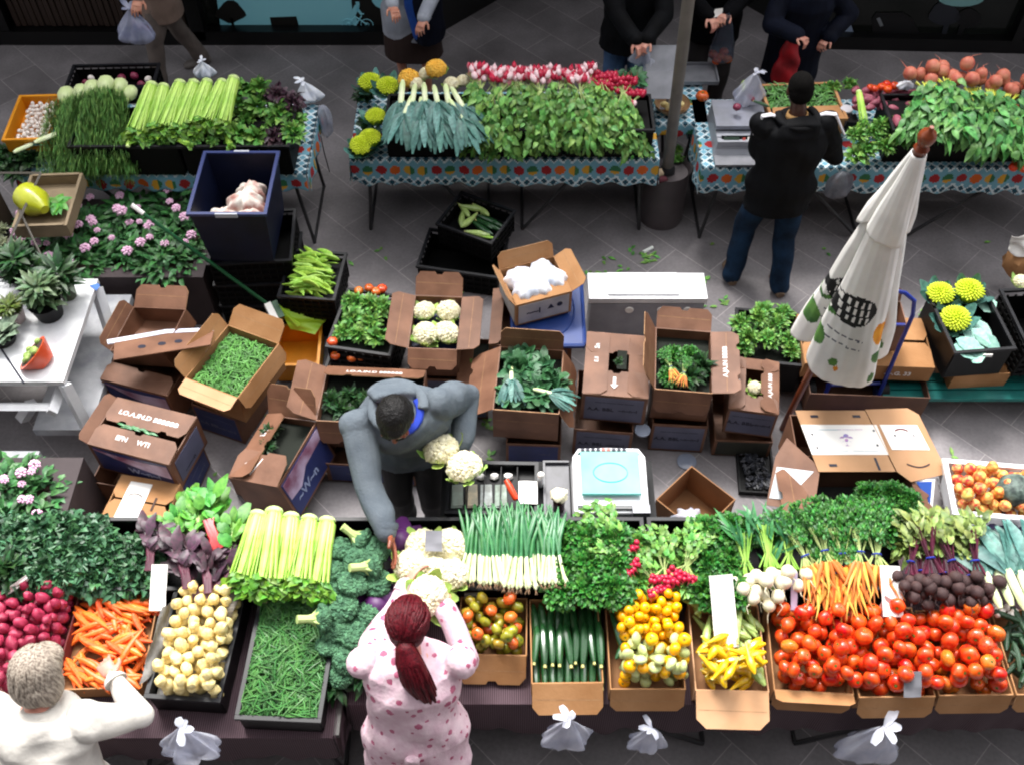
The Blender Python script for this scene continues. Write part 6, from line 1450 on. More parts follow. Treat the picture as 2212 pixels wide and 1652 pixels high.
# blue bin on black crates
c, rz, w = front_carton(408, 462, 572, 462, 1.13, .58, .48); c.z = .66
t = thing('storage_bin', 'tall dark blue storage bin holding crumpled cloth bags', 'bin', c, rz); w *= 1.
g = G(); T = .008; h = .47
for s in (-1, 1):
    g.add([(-w / 2 * .86, s * .25, 0), (w / 2 * .86, s * .25, 0), (w / 2, s * .29, h), (-w / 2, s * .29, h), (-w / 2 * .86, s * (.25 - T), 0), (w / 2 * .86, s * (.25 - T), 0), (w / 2, s * (.29 - T), h), (-w / 2, s * (.29 - T), h)], [(0, 1, 2, 3), (7, 6, 5, 4), (3, 2, 6, 7), (0, 4, 5, 1)])
    g.add([(s * w / 2 * .86, -.25, 0), (s * w / 2 * .86, .25, 0), (s * w / 2, .29, h), (s * w / 2, -.29, h), (s * (w / 2 * .86 - T), -.25, 0), (s * (w / 2 * .86 - T), .25, 0), (s * (w / 2 - T), .29, h), (s * (w / 2 - T), -.29, h)], [(0, 1, 2, 3), (7, 6, 5, 4), (3, 2, 6, 7)])
g.box((0, 0, .006), (w * .85, .5, .012)); ob('body', g, BINB, t)
g = G()
for s in (-1, 1): g.box((0, s * .295, h), (w + .03, .022, .02)); g.box((s * (w / 2 + .004), 0, h + .001), (.022, .57, .02))
ob('rim', g, mat('blue_bin_rim', '#1d2b5e', .35), t)
g = G(); g.box((.0, -.308, h + .002), (.14, .012, .03)); ob('label', g, mat('pale_label', '#a9adb8', .6), t); g = G(); g.box((0, .3, h + .004), (.1, .015, .02)); ob('handle', g, mat('pale_label', '#a9adb8', .6), t)
for k, (x, y, z, r) in enumerate([(.06, -.05, .31, .13), (-.08, -.15, .27, .11), (.1, -.17, .29, .1), (.08, .06, .33, .09)]):
    bag('crumpled cream and red cloth bag in the dark blue bin', c + Vector((x, y, z)), (r * .95, r * .8, r * .9), mat('red_print_cloth', '#ece6dc', .9, '#9c4a3c', 13, mix=.85, bump=.4, bs=18), 40 + k, None, .7, 'cloth bags in the blue bin', name='cloth_bag')
for k, (zz, lb) in enumerate([(.22, 'lowest'), (.44, 'middle'), (.655, 'top')]):
    crate('crate', lb + ' black crate of the stack under the blue bin', (c.x + .02, c.y, zz - .215), rad(2 * k), .56, .5, .21)
# broad beans crate
t, c, rz, w = crate4('crate', 'black crate of light green bean pods right of the blue bin', (600, 640, 722, 648), .5, .44, .22)
g = G(); g.box((0, 0, .08), (w - .05, .4, .16)); ob('filling', g, BLK2, t)
lay(P_FAVA, Vector((c.x, c.y, 0)), rz, [(R.uniform(-.11, .11), R.uniform(-.17, .17), .46 + .02 * (i // 20) + R.uniform(-.01, .02), R.choice([90, 80, 110, 60])) for i in range(110)], 'light green bean pod in the black crate', 'bean pods in the yard crate', (.26, .15, .24), 15)
crate4('crate', 'lower black crate under the bean pods', (600, 672, 722, 680), .27, .44, .25)
t = thing('chalk', 'white stick end on the flower bed', 'stick', (0, 0, -5)); bpy.data.objects.remove(t)
# ================================================================ BACK ROW
TB = .75
CL = [mat('cloth_light_blue', '#6fa6bb', .8), mat('cloth_white', '#cfdde2', .8), mat('cloth_dark_teal', '#0f4457', .8), mat('cloth_red', '#9c1c20', .8), mat('cloth_orange', '#cf5f1a', .8), mat('cloth_yellow', '#cf9a2a', .8), mat('cloth_green', '#2c6b45', .8)]
def pat(x, s):
    """lattice cloth with a band of fruit along the edge; s < 0 on the table top, s > 0 on the drop"""
    b = 0
    if .035 < s < .155 or -.31 < s < -.19:
        k = math.floor(x / .1); fx = x / .1 - k - .5; fy = (s - (.1 if s > 0 else -.25)) / .088
        q = fx * fx * 6.5 + fy * fy * 5
        if q < 1: 
            c_ = (3, 6, 3, 4, 5, 5)[int(k) % 6]
            if c_ == 5 and fx > .1: return 6
            if c_ == 6 and fy > .12: return 5
            return c_
        return 0
    d1, d2 = (x + s) / .066, (x - s) / .066
    f1, f2 = d1 - math.floor(d1), d2 - math.floor(d2)
    if f1 < .2 or f2 < .2: return 1
    if (int(math.floor(d1)) + int(math.floor(d2))) % 2 == 0: return 2
    return 0
def btable(lbl, u0, u1, vf, depth=.76):
    a, b = at(u0, vf, TB), at(u1, vf, TB); y = a.y
    table('market_table', lbl, a.x, b.x, y, y + depth, TB - .004, 'back stall tables'); return a.x, b.x, y
x0, x1, y0 = btable('folding table of the left back stall', 30, 662, 375)
cloth('blue lattice cloth with fruit on the left back table, hanging at the corner', x0, x1, y0, y0 + .78, TB, .14, CL, .018, pat, step=.0105)
LX0, LX1, LY = x0, x1, y0
x0, x1, y0 = btable('folding table of the middle back stall with crossed legs', 755, 1424, 345)
cloth('blue lattice cloth with a band of fruit on the middle back table', x0, x1, y0, y0 + .78, TB, .22, CL, .018, pat, step=.0105)
MX0, MX1, MY = x0, x1, y0
x0, x1, y0 = btable('folding table of the right back stall behind the man in black', 1518, 2420, 363)
cloth('blue lattice cloth with fruit on the right back table', x0, x1, y0, y0 + .78, TB, .22, CL, .018, pat, step=.0105)
RX0, RX1, RY = x0, x1, y0
a, b = at(1418, 268, TB), at(1532, 268, TB)
table('market_table', 'small table between the middle and right back stalls', a.x, b.x, a.y, a.y + .5, TB - .004, 'back stall tables')
cloth('blue lattice cloth on the small table behind the lamp post', a.x, b.x, a.y, a.y + .52, TB, .1, CL, .01, pat, step=.0105)
SX, SY = (a.x + b.x) / 2, a.y
# black crates that hold the produce
def brow(lbl, x0, x1, y, n, l=.4, h=.29, z=TB + .006):
    w = (x1 - x0) / n
    for i in range(n):
        t = crate('crate', lbl, (x0 + w * (i + .5), y + l / 2, z), 0, w - .012, l, h, solid=True, group='black crates on the back stalls')
        g = G(); g.box((0, 0, h * .45), (w - .06, l - .05, h * .85)); ob('filling', g, BLK2, t)
brow('tall black crate under the leeks and radishes of the middle stall', at(836, 345, TB).x, at(1408, 345, TB).x, MY + .01, 3, .4, .25)
brow('tall black crate under the celery and fennel of the left back stall', at(175, 375, TB).x, at(640, 375, TB).x, LY - .03, 2, .42, .26)
brow('tall black crate under the beets of the right back stall', at(1905, 363, TB).x, at(2330, 363, TB).x, RY + .05, 2)
# middle stall produce; roots to the back, leaves towards the camera
bank(P_ROM, [(800, 302, .86), (812, 255, .92), (838, 190, 1.0), (800, 182, .95), (780, 318, .84)], 0, 0, .95, 'yellow green romanesco at the left end of the middle back stall', 'romanescos on the back stall', 180, 14)
bank(P_LEAFD, [(785, 210, .84), (790, 270, .84), (775, 330, .8)], 0, 0, .55, 'blue green leaves around the romanescos', 'romanescos on the back stall', 180)
bank(P_CAULY, [(942, 150, 1.2), (884, 172, 1.1)], 0, 0, .95, 'yellow cauliflower on top of the middle back stall', 'cauliflowers on the back stall', 180)
bank(P_CAUL[1:2], [(900, 182, 1.1), (975, 182, 1.12), (1000, 176, 1.12), (920, 160, 1.14)], 0, 0, .65, 'white vegetable head behind the leeks of the middle stall', 'cauliflowers on the back stall', 180)
bank(P_LEEK, [(868, 214, 1.14, -14), (893, 216, 1.14, -8), (918, 214, 1.16, -5), (943, 217, 1.16, 3), (968, 218, 1.14, 12), (992, 224, 1.14, 22), (880, 240, 1.12, -18), (912, 246, 1.12, -4), (988, 250, 1.11, 26), (950, 246, 1.12, 10)], 4, 14, 1.1, 'leek with blue green leaves hanging over the middle back stall', 'leeks on the back stall', 8, 6)
bank(P_RADB, [(1040 + 42 * i, 180 + 5 * (i % 2), 1.17 + .03 * (i % 2)) for i in range(6)], 0, 24, 1.12, 'pink and white radish bunch, roots up, on the middle back stall', 'radish bunches on the back stall', 10, 6)
bank(P_RADB, [(1030 + 40 * i, 164 + 6 * (i % 2), 1.2) for i in range(7)], 0, 24, 1.0, 'pink and white radish bunch behind the others', 'radish bunches on the back stall', 10, 6)
bank(P_RADR_, [(1300, 176, 1.16), (1345, 190, 1.14), (1285, 194, 1.13), (1325, 202, 1.11), (1362, 212, 1.09)], 0, 22, 1.05, 'red radish bunch at the right of the middle back stall', 'radish bunches on the back stall', 12, 6)
bank(P_RADB, [(1050 + 44 * i, 236 + 5 * (i % 2), 1.03) for i in range(8)], 0, 26, .85, 'second row radish bunch showing mostly leaves on the middle stall', 'radish bunches on the back stall', 12, 6)
bank(P_COLL, [(1335, 180, 1.04), (1370, 172, 1.04)], 0, 0, .55, 'grey green collard bunch behind the red radishes', 'greens on the back stall', 180)
# left stall produce
bank(P_CEL, [(316 + 30 * i, 240 - 3 * i, 1.1 + .01 * i) for i in range(7)], -12, 18, (1.2, .9, 1.15), 'bright green celery bunch on the left back stall', 'celery bunches on the back stall', 5, 4)
bank(P_FEN, [(148, 212, 1.04, 8), (178, 204, 1.09, 4), (203, 196, 1.12), (232, 188, 1.16), (262, 192, 1.12, -6), (285, 208, 1.08, -10)], -2, 16, (1.15, 1.2, 1.15), 'fennel bulb with feathery fronds hanging down on the left back stall', 'fennel bulbs on the back stall', 8, 6)
bank([P_MIX[0], P_MIX[0], P_MIX[1], P_FLAT[0]], [(515, 296, 1.0), (555, 300, 1.0), (595, 300, 1.0), (632, 292, 1.0), (520, 200, 1.05), (560, 195, 1.06), (600, 210, 1.05), (510, 235, 1.0), (555, 232, 1.02), (600, 245, 1.0), (630, 225, 1.02), (535, 262, .96), (590, 272, .94), (635, 262, .94)], 0, 0, .78, 'mixed green and purple salad bunch right of the celery', 'salad bunches on the back stall', 180)
bank(P_CEL[:1] + P_FLAT, [(285, 302, 1.02), (320, 308, 1.02), (355, 306, 1.02), (390, 308, 1.02), (425, 304, 1.02), (460, 306, 1.02), (492, 302, 1.02)], 0, 0, .42, 'leafy celery tops along the front of the celery', 'celery tops on the back stall', 180)
c, rz, w = front_carton(5, 303, 105, 300, .95, .46, .12)
t, c, rz, w = crate4('crate', 'orange yellow tray of pearl onions at the left end of the back row', (5, 303, 105, 300), .95, .5, .12, m=mat('orange_yellow_plastic', '#c9810f', .45, '#d98f1a', 6), solid=True, group='yellow plastic crates')
pile(P_ONI, Vector((c.x + .03, c.y - .0, .86)), rz, w - .06, .44, .018, 150, 'small white pearl onion in the orange yellow tray', 'pearl onions on the back stall', seed=21)
crate('crate', 'black crate lifting the tray of pearl onions', (c.x, c.y, .55), rz, w, .48, .27)
bank(P_LEEK[:2], [(110, 300, .98, 60), (60, 322, .9, 30)], 90, 10, 1., 'dark blue green leaf over the corner of the onion tray', 'leaves by the onion tray', 30)
t, c, rz, w = crate4('crate', 'black crate of red onions at the back of the left stall', (140, 190, 330, 186), .9, .28, .16)
pile(P_REDON, Vector((c.x, c.y, .8)), rz, w - .05, .24, .03, 14, 'dark red onion in the crate behind the fennel', 'red onions on the back stall', seed=22, alt=(.25, P_ONI, 'pale onion among the red ones behind the fennel'))
bag('white plastic bag tied at the back of the celery', at(441, 152, 1.08), (.07, .05, .06), BAGW, 51, (0, 0, .07), .6)
bag('clear and white bag hanging from the right corner of the left back table', at(672, 200, .86), (.09, .07, .08), BAGW, 52, (-.05, .02, .08), .6)
bag('limp clear bag hanging below the corner of the left back table', at(702, 262, .68), (.05, .05, .15), BAG, 53, None, .5)
g = G(); g.tube([at(693, 295, .7), at(700, 330, .55), at(712, 372, .35)], .004, 5); tag(ob('cord', g, BLK), 'dark cord hanging from the corner of the left back table', 'cord')
# small table behind the lamp post
p = Vector((SX, SY, TB))
t = thing('basket', 'shallow tan bowl on the small table behind the lamp post', 'bowl', at(1450, 238, TB + .01)); g = G(); g.tube([(0, 0, 0), (0, 0, .05), (0, 0, .07)], [.08, .13, .135], 20, cap=False); g.tube([(0, 0, .005), (0, 0, .01)], .08, 16); ob('body', g, mat('tan_wicker', '#8d6a4a', .8, '#a88762', 22), t)
for k in range(5): dup(P_YPOT[k % 3], at(1435 + 9 * k, 226 + (k % 2) * 7, TB + .07), (0, 0, k), .03, 'yellow potato in the tan bowl behind the lamp post', 'potatoes in the bowl')
dup(P_TOMO[0], at(1517, 208, TB + .05), (0, 0, 0), .05, 'big orange red tomato on the small cloth covered table')
t = thing('tray', 'grey metal tray at the back of the small table', 'tray', at(1508, 165, TB + .02)); g = G(); g.box((0, 0, .01), (.28, .24, .012)); g.box((0, .12, .025), (.28, .012, .03)); g.box((0, -.12, .025), (.28, .012, .03)); g.box((.14, 0, .024), (.012, .22, .03)); g.box((-.14, 0, .024), (.012, .22, .03)); ob('body', g, STEEL, t)
for k, (u, v) in enumerate([(1418, 128), (1416, 185)]):
    t = thing('display_panel', ('upper' if k == 0 else 'lower') + ' grey panel left of the lamp post', 'panel', at(u + 14, v, 1.0)); g = G(); g.box((0, 0, 0), (.26, .02, .2), Matrix.Rotation(rad(-50), 3, 'X')); ob('panel', g, STEEL, t)
t = thing('panel_stand', 'thin grey stand carrying the two panels beside the lamp post', 'stand', (SX - .1, SY + .2, TB)); g = G(); g.tube([(0, 0, 0), (0, .03, .3)], .012, 8); g.box((0, 0, .01), (.16, .12, .02)); ob('post', g, STEEL, t)
# lamp post in its round base
p = at(1430, 497, 0); p.y += .16
t = thing('post_base', 'round brown metal planter base at the foot of the lamp post', 'planter', (p.x, p.y, 0)); g = G(); g.tube([(0, 0, 0), (0, 0, .5)], .17, 40, cap=False); g.tube([(0, 0, .5), (0, 0, .44)], [.17, .155], 40, cap=False); g.tube([(0, 0, .44), (0, 0, .45)], .158, 30); ob('body', g, mat('brown_metal', '#4a4345', .5, '#544c4e', 4, metal=.2), t)
t = thing('lamp_post', 'dull grey metal lamp post rising from the round planter', 'post', (p.x - .0, p.y, .46)); g = G(); g.tube([(0, 0, 0), (-.09, 0, 3.6)], .042, 20); ob('pole', g, mat('brushed_post_metal', '#7b756f', .5, '#66615d', 5, metal=.2), t)
g = G(); g.tube([(0, 0, 0), (0, 0, .03), (0, 0, .06)], [.06, .055, .036], 20); ob('collar', g, STEELD, t)
t = thing('cloth_scrap', 'crumpled cream and red cloth on the edge of the round planter', 'cloth', at(1418, 378, .5)); g = G(); g.ell((0, 0, .02), (.05, .04, .03), 14, 9, ns=.5, nf=3); g.ell((.02, -.05, -.0), (.06, .03, .02), 14, 9, ns=.4, nf=3, mi=1); ob('body', g, [mat('cream_cloth', '#a8947a', .9), mat('dark_red_cloth', '#4a0f1e', .8)], t)
bank(P_FLAT, [(1462, 325, .5), (1466, 345, .47)], 0, 0, .4, 'small green plant in the round planter beside the lamp post', 'planter greens')
# right stall
p = at(1597, 330, TB)
s = thing('weighing_scale', 'grey market scale with a bag of vegetables on its plate', 'scale', (p.x, RY + .08, TB + .006))
g = G(); g.box((0, .26, .06), (.36, .42, .12), taper=1.06); g.add([(-.2, -.0, .0), (.2, 0, 0), (.2, .1, .02), (-.2, .1, .02), (-.19, .02, .03), (.19, .02, .03), (.18, .1, .13), (-.18, .1, .13)], [(0, 1, 5, 4), (4, 5, 6, 7), (1, 2, 6, 5), (0, 4, 7, 3), (3, 7, 6, 2), (0, 3, 2, 1)]); ob('body', g, mat('pale_grey_plastic', '#9a9ca4', .4, '#888a92', 6), s)
g = G(); g.box((0, .32, .16), (.37, .3, .015)); g.box((0, .17, .155), (.37, .012, .03)); ob('platter', g, mat('grey_platter', '#84868e', .35, '#9092a0', 9, metal=.3), s)
g = G(); g.box((0, .075, .108), (.3, .075, .012), Matrix.Rotation(rad(48), 3, 'X')); d = ob('display', g, mat('dark_display', '#0c1210', .15), s)
g = G(); g.box((-.08, .07, .117), (.11, .05, .006), Matrix.Rotation(rad(48), 3, 'X')); ob('screen', g, mat('lcd_screen', '#3b4a40', .2), d)
g = G(); g.box((.06, .07, .117), (.05, .05, .008), Matrix.Rotation(rad(48), 3, 'X')); ob('label', g, TWHITE, d)
g = G(); g.box((.01, .07, .117), (.02, .04, .008), Matrix.Rotation(rad(48), 3, 'X')); ob('red_button', g, mat('red_key', '#b8473c', .5), d)
t = thing('scale', 'flat grey scale tray in front of the market scale', 'scale', (p.x - .02, RY + .03, TB + .012)); g = G(); g.box((0, .03, .012), (.36, .14, .02)); ob('plate', g, STEEL, t)
t = bag('knotted clear bag of vegetables standing on the scale plate', at(1615, 195, 1.02), (.11, .09, .13), BAG, 61, (.03, .0, .14), .45)
for k, (u, v) in enumerate([(1592, 232), (1645, 225), (1622, 212), (1606, 185)]): dup([P_REDON[0], P_ZUC[0], P_SWEET[0], P_ZUCL[0]][k], at(u, v, .99), (0, 0, k), .03 if k % 2 == 0 else .12, 'vegetable seen through the clear bag on the scale', 'vegetables in the clear bag')
t, c, rz, w = crate4('carton_of_beans', 'tan carton of green beans left of the man in black', (1668, 262, 1830, 256), .96, .42, .2, m=KRAFT, solid=True, group='produce cartons on the back stall', cat='carton')
t.name = 'carton'
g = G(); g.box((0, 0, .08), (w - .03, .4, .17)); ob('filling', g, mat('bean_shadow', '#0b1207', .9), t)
beans('green_beans', 'green beans filling the tan carton on the right back stall', 'green beans', Vector((c.x, c.y + .07, 0)), 0, w - .03, .3, .945, 420, mat('green_bean_skin_light', '#4a8038', .5), .08)
g = G(); g.poly([(-w / 2 + .01, 0), (w / 2 - .01, 0), (w / 2 - .03, .13), (-w / 2 + .03, .13)], .006, frame((0, -.2, .19), (1, 0, 0), (0, .97, .1))); ob('flap', g, KRAFT, t, smooth=False)
t = thing('coffee_cup', 'paper cup with a pale lid right of the man in black', 'cup', at(1826, 245, .92)); g = G(); g.tube([(0, 0, -.1), (0, 0, .03)], [.03, .042], 18); ob('body', g, mat('brown_cup', '#4a2014', .4, coat=.3), t); g = G(); g.tube([(0, 0, .03), (0, 0, .042), (0, 0, .045)], [.046, .045, .03], 20); ob('lid', g, mat('pale_cup_lid', '#b5b2b8', .4), t)
t = thing('speaker_box', 'small black box under the paper cup', 'box', at(1830, 268, .8)); g = G(); g.box((0, 0, 0), (.13, .1, .1)); ob('body', g, BLK, t)
bank(P_FLAT, [(1800, 190, .95), (1835, 185, .95), (1780, 200, .92)], 0, 0, .5, 'leafy bunch behind the paper cup', 'herbs on the back stall', 180)
bank(P_SWEET, [(1848 + (i * 31) % 130, 195 + (i * 17) % 42, .96 + .02 * (i % 3)) for i in range(34)], 0, 0, .036, 'dusty purple potato on the right back stall', 'purple potatoes on the back stall', 180, 40)
bank(P_TOM, [(1890, 192, 1.04), (1905, 188, 1.04), (1918, 194, 1.04), (1932, 186, 1.05), (1945, 190, 1.04), (1915, 183, 1.04), (1880, 190, 1.02)], 0, 0, .03, 'shiny red pepper or tomato behind the purple potatoes', 'red tomatoes on the right back stall', 180)
t = bag('white and lilac scrap of plastic beside the golden beets', at(1957, 185, 1.06), (.06, .04, .03), BAGW, 71, None, .7)
bank([P_CEL[0]], [(1858, 232, 1.04)], 0, 24, .6, 'pale stalked celery bunch with its leaves hanging down beside the paper cup', 'greens on the right back stall')
bank(P_FLAT + [P_MIX[0]], [(1850, 295, .95), (1885, 290, .95), (1870, 325, .9), (1905, 275, .98), (1912, 320, .92), (1850, 340, .86)], 0, 0, .62, 'leafy bunch hanging below the celery on the right back stall', 'greens on the right back stall', 180)
bank([P_EGG] if 'P_EGG' in globals() else P_SWEET[:1], [(1938, 262, 1.04), (1944, 278, 1.0)], 80, 0, .05, 'long red sweet potato between the leafy bunches', 'purple potatoes on the back stall', 10)
bank(P_GOLD, [(2000, 185, 1.14), (2045, 176, 1.16), (2095, 194, 1.12), (2135, 200, 1.12), (2175, 208, 1.1), (2215, 212, 1.08)], 0, 8, 1.08, 'golden pink beet bunch with roots up on the right back stall', 'golden beet bunches on the back stall', 14, 6)
bank(P_FLAT + P_LEAFD, [(1985, 245, 1.06), (2030, 252, 1.06), (2080, 252, 1.05), (2130, 262, 1.04), (2180, 268, 1.02), (1960, 275, 1.0), (2010, 285, 1.), (2070, 290, 1.), (2125, 292, 1.), (1945, 300, .95), (2215, 262, 1.02)], 0, 0, .85, 'big leafy beet tops covering the crate of the right back stall', 'beet tops on the back stall', 180)
bank(P_TOM, [(2190 + 9 * (i % 4), 190 + 10 * (i // 4), 1.05) for i in range(18)], 0, 0, .02, 'cherry tomato at the right edge of the back stall', 'cherry tomatoes at the right edge', 180)
bank(P_TOM, [(2186 + (i * 13) % 36, 305 + (i * 19) % 62, .86 + .02 * (i % 3)) for i in range(14)], 0, 0, .032, 'red pepper piece at the right front corner of the back stall', 'red peppers at the right edge', 180, 40)
bank(P_COLL, [(2225, 225, 1.1), (2225, 300, .98)], 0, 0, .5, 'pale leaf at the right edge of the back stall', 'greens at the right edge', 180)
bag('limp clear plastic sheet hanging under the table beside the man in black', at(1812, 400, .6), (.1, .05, .13), mat('grey_bag_film', '#8a8c95', .3, '#6b6d78', 12, alpha=.8, bump=.5), 72, None, .4)
# ================================================================ PEOPLE
SKIN_L = mat('pale_skin', '#c98f77', .5, '#bb7c66', 14, sss=.1)
SKIN_P = mat('pink_skin', '#d39a86', .5, '#c68272', 14, sss=.1)
SKIN_D = mat('brown_skin', '#8a4a30', .45, '#7a3e28', 14, sss=.08)
SKIN_K = mat('dark_brown_skin', '#4a2a1e', .45, '#3c2118', 14, sss=.05)
EYE = mat('eye_white', '#d8d2cc', .2)
def ik(a, b, l1, l2, pole):
    a, b, pole = Vector(a), Vector(b), Vector(pole); d = b - a; L = min(d.length, (l1 + l2) * .995); dn = d.normalized()
    x = (l1 * l1 - l2 * l2 + L * L) / (2 * L); h = math.sqrt(max(0, l1 * l1 - x * x))
    pn = pole - dn * pole.dot(dn)
    pn = pn.normalized() if pn.length > 1e-4 else Vector((0, 0, 1))
    return a + dn * x + pn * h, a + dn * L
def person(label, loc, yaw, H=1.75, lean=0., tw=0., skin=SKIN_L, hands=None, curl=(.6, .6), feet=((-.1, .02), (.1, -.02)), head=(0., 0., 0.), build=1., hipw=1., poles=((-1, -.3, -.6), (1, -.3, -.6)),
           top=None, tope=.02, toplen=.86, sleeve=1., topfold=.006, trousers=None, troue=.015, skirt=None, hair=None, hairkind='short', hood=None, collar=None, shoes=None, palm=None, sq=1., legsvis=True, topm2=None, gapex=0):
    k = H / 1.75; t = thing('person', label, 'person', loc, yaw)
    V = Vector
    hip = V((0, 0, .93 * k)); rl = Matrix.Rotation(-lean, 3, 'X')
    def T(x, y, z):           # a torso point, leaning forward (+Y) from the hips, bending along the spine
        f = min(1, max(0, (z - .93) / .45)); m = Matrix.Rotation(-lean * (.55 + .45 * f), 3, 'X') @ Matrix.Rotation(tw * f, 3, 'Z')
        return hip + m @ (V((x, y, z - .93)) * k)
    sh = [T(-.185 * build ** .6, -.005, 1.43), T(.185 * build ** .6, -.005, 1.43)]
    neck0, neck1 = T(0, -.01, 1.47), T(0, .015, 1.55)
    hm = Matrix.Rotation(-lean * .95, 3, 'X') @ Matrix.Rotation(tw, 3, 'Z') @ Matrix.Rotation(head[2], 3, 'Z') @ Matrix.Rotation(-head[0], 3, 'X') @ Matrix.Rotation(head[1], 3, 'Y')
    hc = neck1 + hm @ V((0, .022, .105)) * k
    hd = hands or [T(-.24, .1, .85), T(.24, .1, .85)]
    el, wr = [], []
    for i in (0, 1):
        e, w_ = ik(sh[i], hd[i], .29 * k, .26 * k, poles[i]); el.append(e); wr.append(w_)
    fe = [V((feet[i][0], feet[i][1], .075)) for i in (0, 1)]; hp = [V((-.095 * hipw, 0, .9 * k)), V((.095 * hipw, 0, .9 * k))]
    kn = [ik(hp[i], fe[i], .43 * k, .42 * k, (0, 1, 0))[0] for i in (0, 1)]
    def torso(g, e, z0=.9, b=build):
        S = [(.9, .165 * hipw, .12), (.98, .165 * hipw, .12), (1.08, .14 * (.5 + .5 * hipw), .105), (1.2, .15, .112), (1.33, .168, .118), (1.42, .15, .1), (1.48, .08, .075)]
        S = [q for q in S if q[0] >= z0 - .001] if z0 >= .9 else [(z0, S[0][1] * 1.03, S[0][2] * 1.05)] + S
        g.tube([T(0, 0, q[0]) for q in S], [(q[1] * b ** (.9) * k + e, q[2] * b * k + e) for q in S], 20, (1, 0, 0))
    def arm(g, i, e, upto=1., ex=1.):
        w = wr[i]; e_ = el[i]
        g.cap(sh[i], e_, (.052 * ex) * k + e, (.042 * ex) * k + e, 14); 
        q = e_.lerp(w, upto); g.cap(e_, q, (.042 * ex) * k + e, (.034 * ex) * k + e * .9 if upto > .8 else .04 * k + e, 14)
        g.ell(sh[i], ((.06 * ex) * k + e,) * 3, 12, 8)
    # body: one continuous skin
    g = G(); torso(g, -.03); 
    for i in (0, 1):
        arm(g, i, -.008)
        g.cap(hp[i], kn[i], .083 * k * hipw - .008, .055 * k - .006, 14); g.cap(kn[i], fe[i], .053 * k - .006, .036 * k - .004, 14)
        g.cap(fe[i] + V((0, -.03, -.04)), fe[i] + V((0, .13, -.05)), (.035, .028), (.03, .02), 10)
    g.tube([neck0 - V((0, 0, .03)), neck0, neck1, hc], [.065 * k, .056 * k, .053 * k, .055 * k], 14)
    def hl(x, y, z): return hc + hm @ V((x, y, z)) * k
    rot = hm
    g.ell(hl(0, -.012, .025), (.076 * k, .095 * k, .092 * k), 20, 14, rot); g.ell(hl(0, .018, -.035), (.062 * k, .07 * k, .075 * k), 18, 12, rot)
    g.ell(hl(0, .055, -.09), (.03 * k, .03 * k, .022 * k), 12, 8, rot)
    g.cap(hl(0, .083, .015), hl(0, .105, -.022), .009 * k, .015 * k, 10); g.ell(hl(-.012, .094, -.027), .009 * k, 8, 6); g.ell(hl(.012, .094, -.027), .009 * k, 8, 6)
    g.cap(hl(-.05, .07, .03), hl(.05, .07, .03), .011 * k, .011 * k, 8); g.cap(hl(-.02, .083, -.055), hl(.02, .083, -.055), .007 * k, .007 * k, 8); g.cap(hl(-.016, .08, -.066), hl(.016, .08, -.066), .007 * k, .007 * k, 8)
    for s in (-1, 1): g.ell(hl(s * .078, -.005, -.005), (.01 * k, .02 * k, .032 * k), 10, 8, rot); g.ell(hl(s * .045, .062, -.02), (.022 * k, .02 * k, .02 * k), 10, 8, rot)
    body = remesh(g, 'body', skin, .0065, t, 4)
    # hands, joined to the same skin surface by a finer remesh
    for i in (0, 1):
        s = -1 if i == 0 else 1
        d = (wr[i] - el[i]).normalized(); pn = V(palm[i]) if palm else V((0, .2, -1)); pn = (pn - d * pn.dot(d)).normalized(); a = d.cross(pn) * 1.0
        g = G(); c_ = curl[i]; w = wr[i]
        g.cap(w - d * .03, w + d * .02, .026 * k, .026 * k, 12)
        g.tube([w + d * .005, w + d * .03, w + d * .07, w + d * .085], [(.024 * k, .016 * k), (.036 * k, .016 * k), (.041 * k, .014 * k), (.038 * k, .011 * k)], 14, a)
        for f in range(4):
            o = (f - 1.5) * .0205 * k; L_ = (.036, .042, .039, .031)[f] * k; p0_ = w + d * .08 * k + a * o; ang = c_ * (.7 + .1 * f)
            p1_ = p0_ + (d * math.cos(ang) + pn * math.sin(ang)) * L_ + a * o * .08; p2_ = p1_ + (d * math.cos(ang * 2) + pn * math.sin(ang * 2)) * L_ * .7; p3_ = p2_ + (d * math.cos(ang * 2.7) + pn * math.sin(ang * 2.7)) * L_ * .5
            g.tube([p0_ - d * .01, p0_, p1_, p2_, p3_, p3_ + (p3_ - p2_) * .15], [.0085 * k, .009 * k, .0086 * k, .0076 * k, .0066 * k, .003 * k], 8)
        th = -s * 1.0; b0 = w + d * .022 + a * (th * .03) * k; b1_ = b0 + (d * .7 + a * th * .75 + pn * .35).normalized() * .04 * k; b2_ = b1_ + (d * .9 + a * th * .25 + pn * .6).normalized() * .033 * k
        g.tube([b0 - d * .01, b0, b1_, b2_, b2_ + (b2_ - b1_) * .15], [.012 * k, .0135 * k, .011 * k, .009 * k, .004], 9)
        remesh(g, 'hand', skin, .0042, body, 3)
    for s in (-1, 1): g = G(); g.ell(hl(s * .029, .082, .008), .0115 * k, 10, 8); e_ = ob('eye', g, EYE, body); g = G(); g.ell(hl(s * .029, .0915, .007), .0045 * k, 8, 6); ob('iris', g, INK, body)
    for s in (-1, 1): g = G(); g.cap(hl(s * .015, .091, .033), hl(s * .048, .08, .034), .005 * k, .004 * k, 8); ob('eyebrow', g, hair or INK, body)
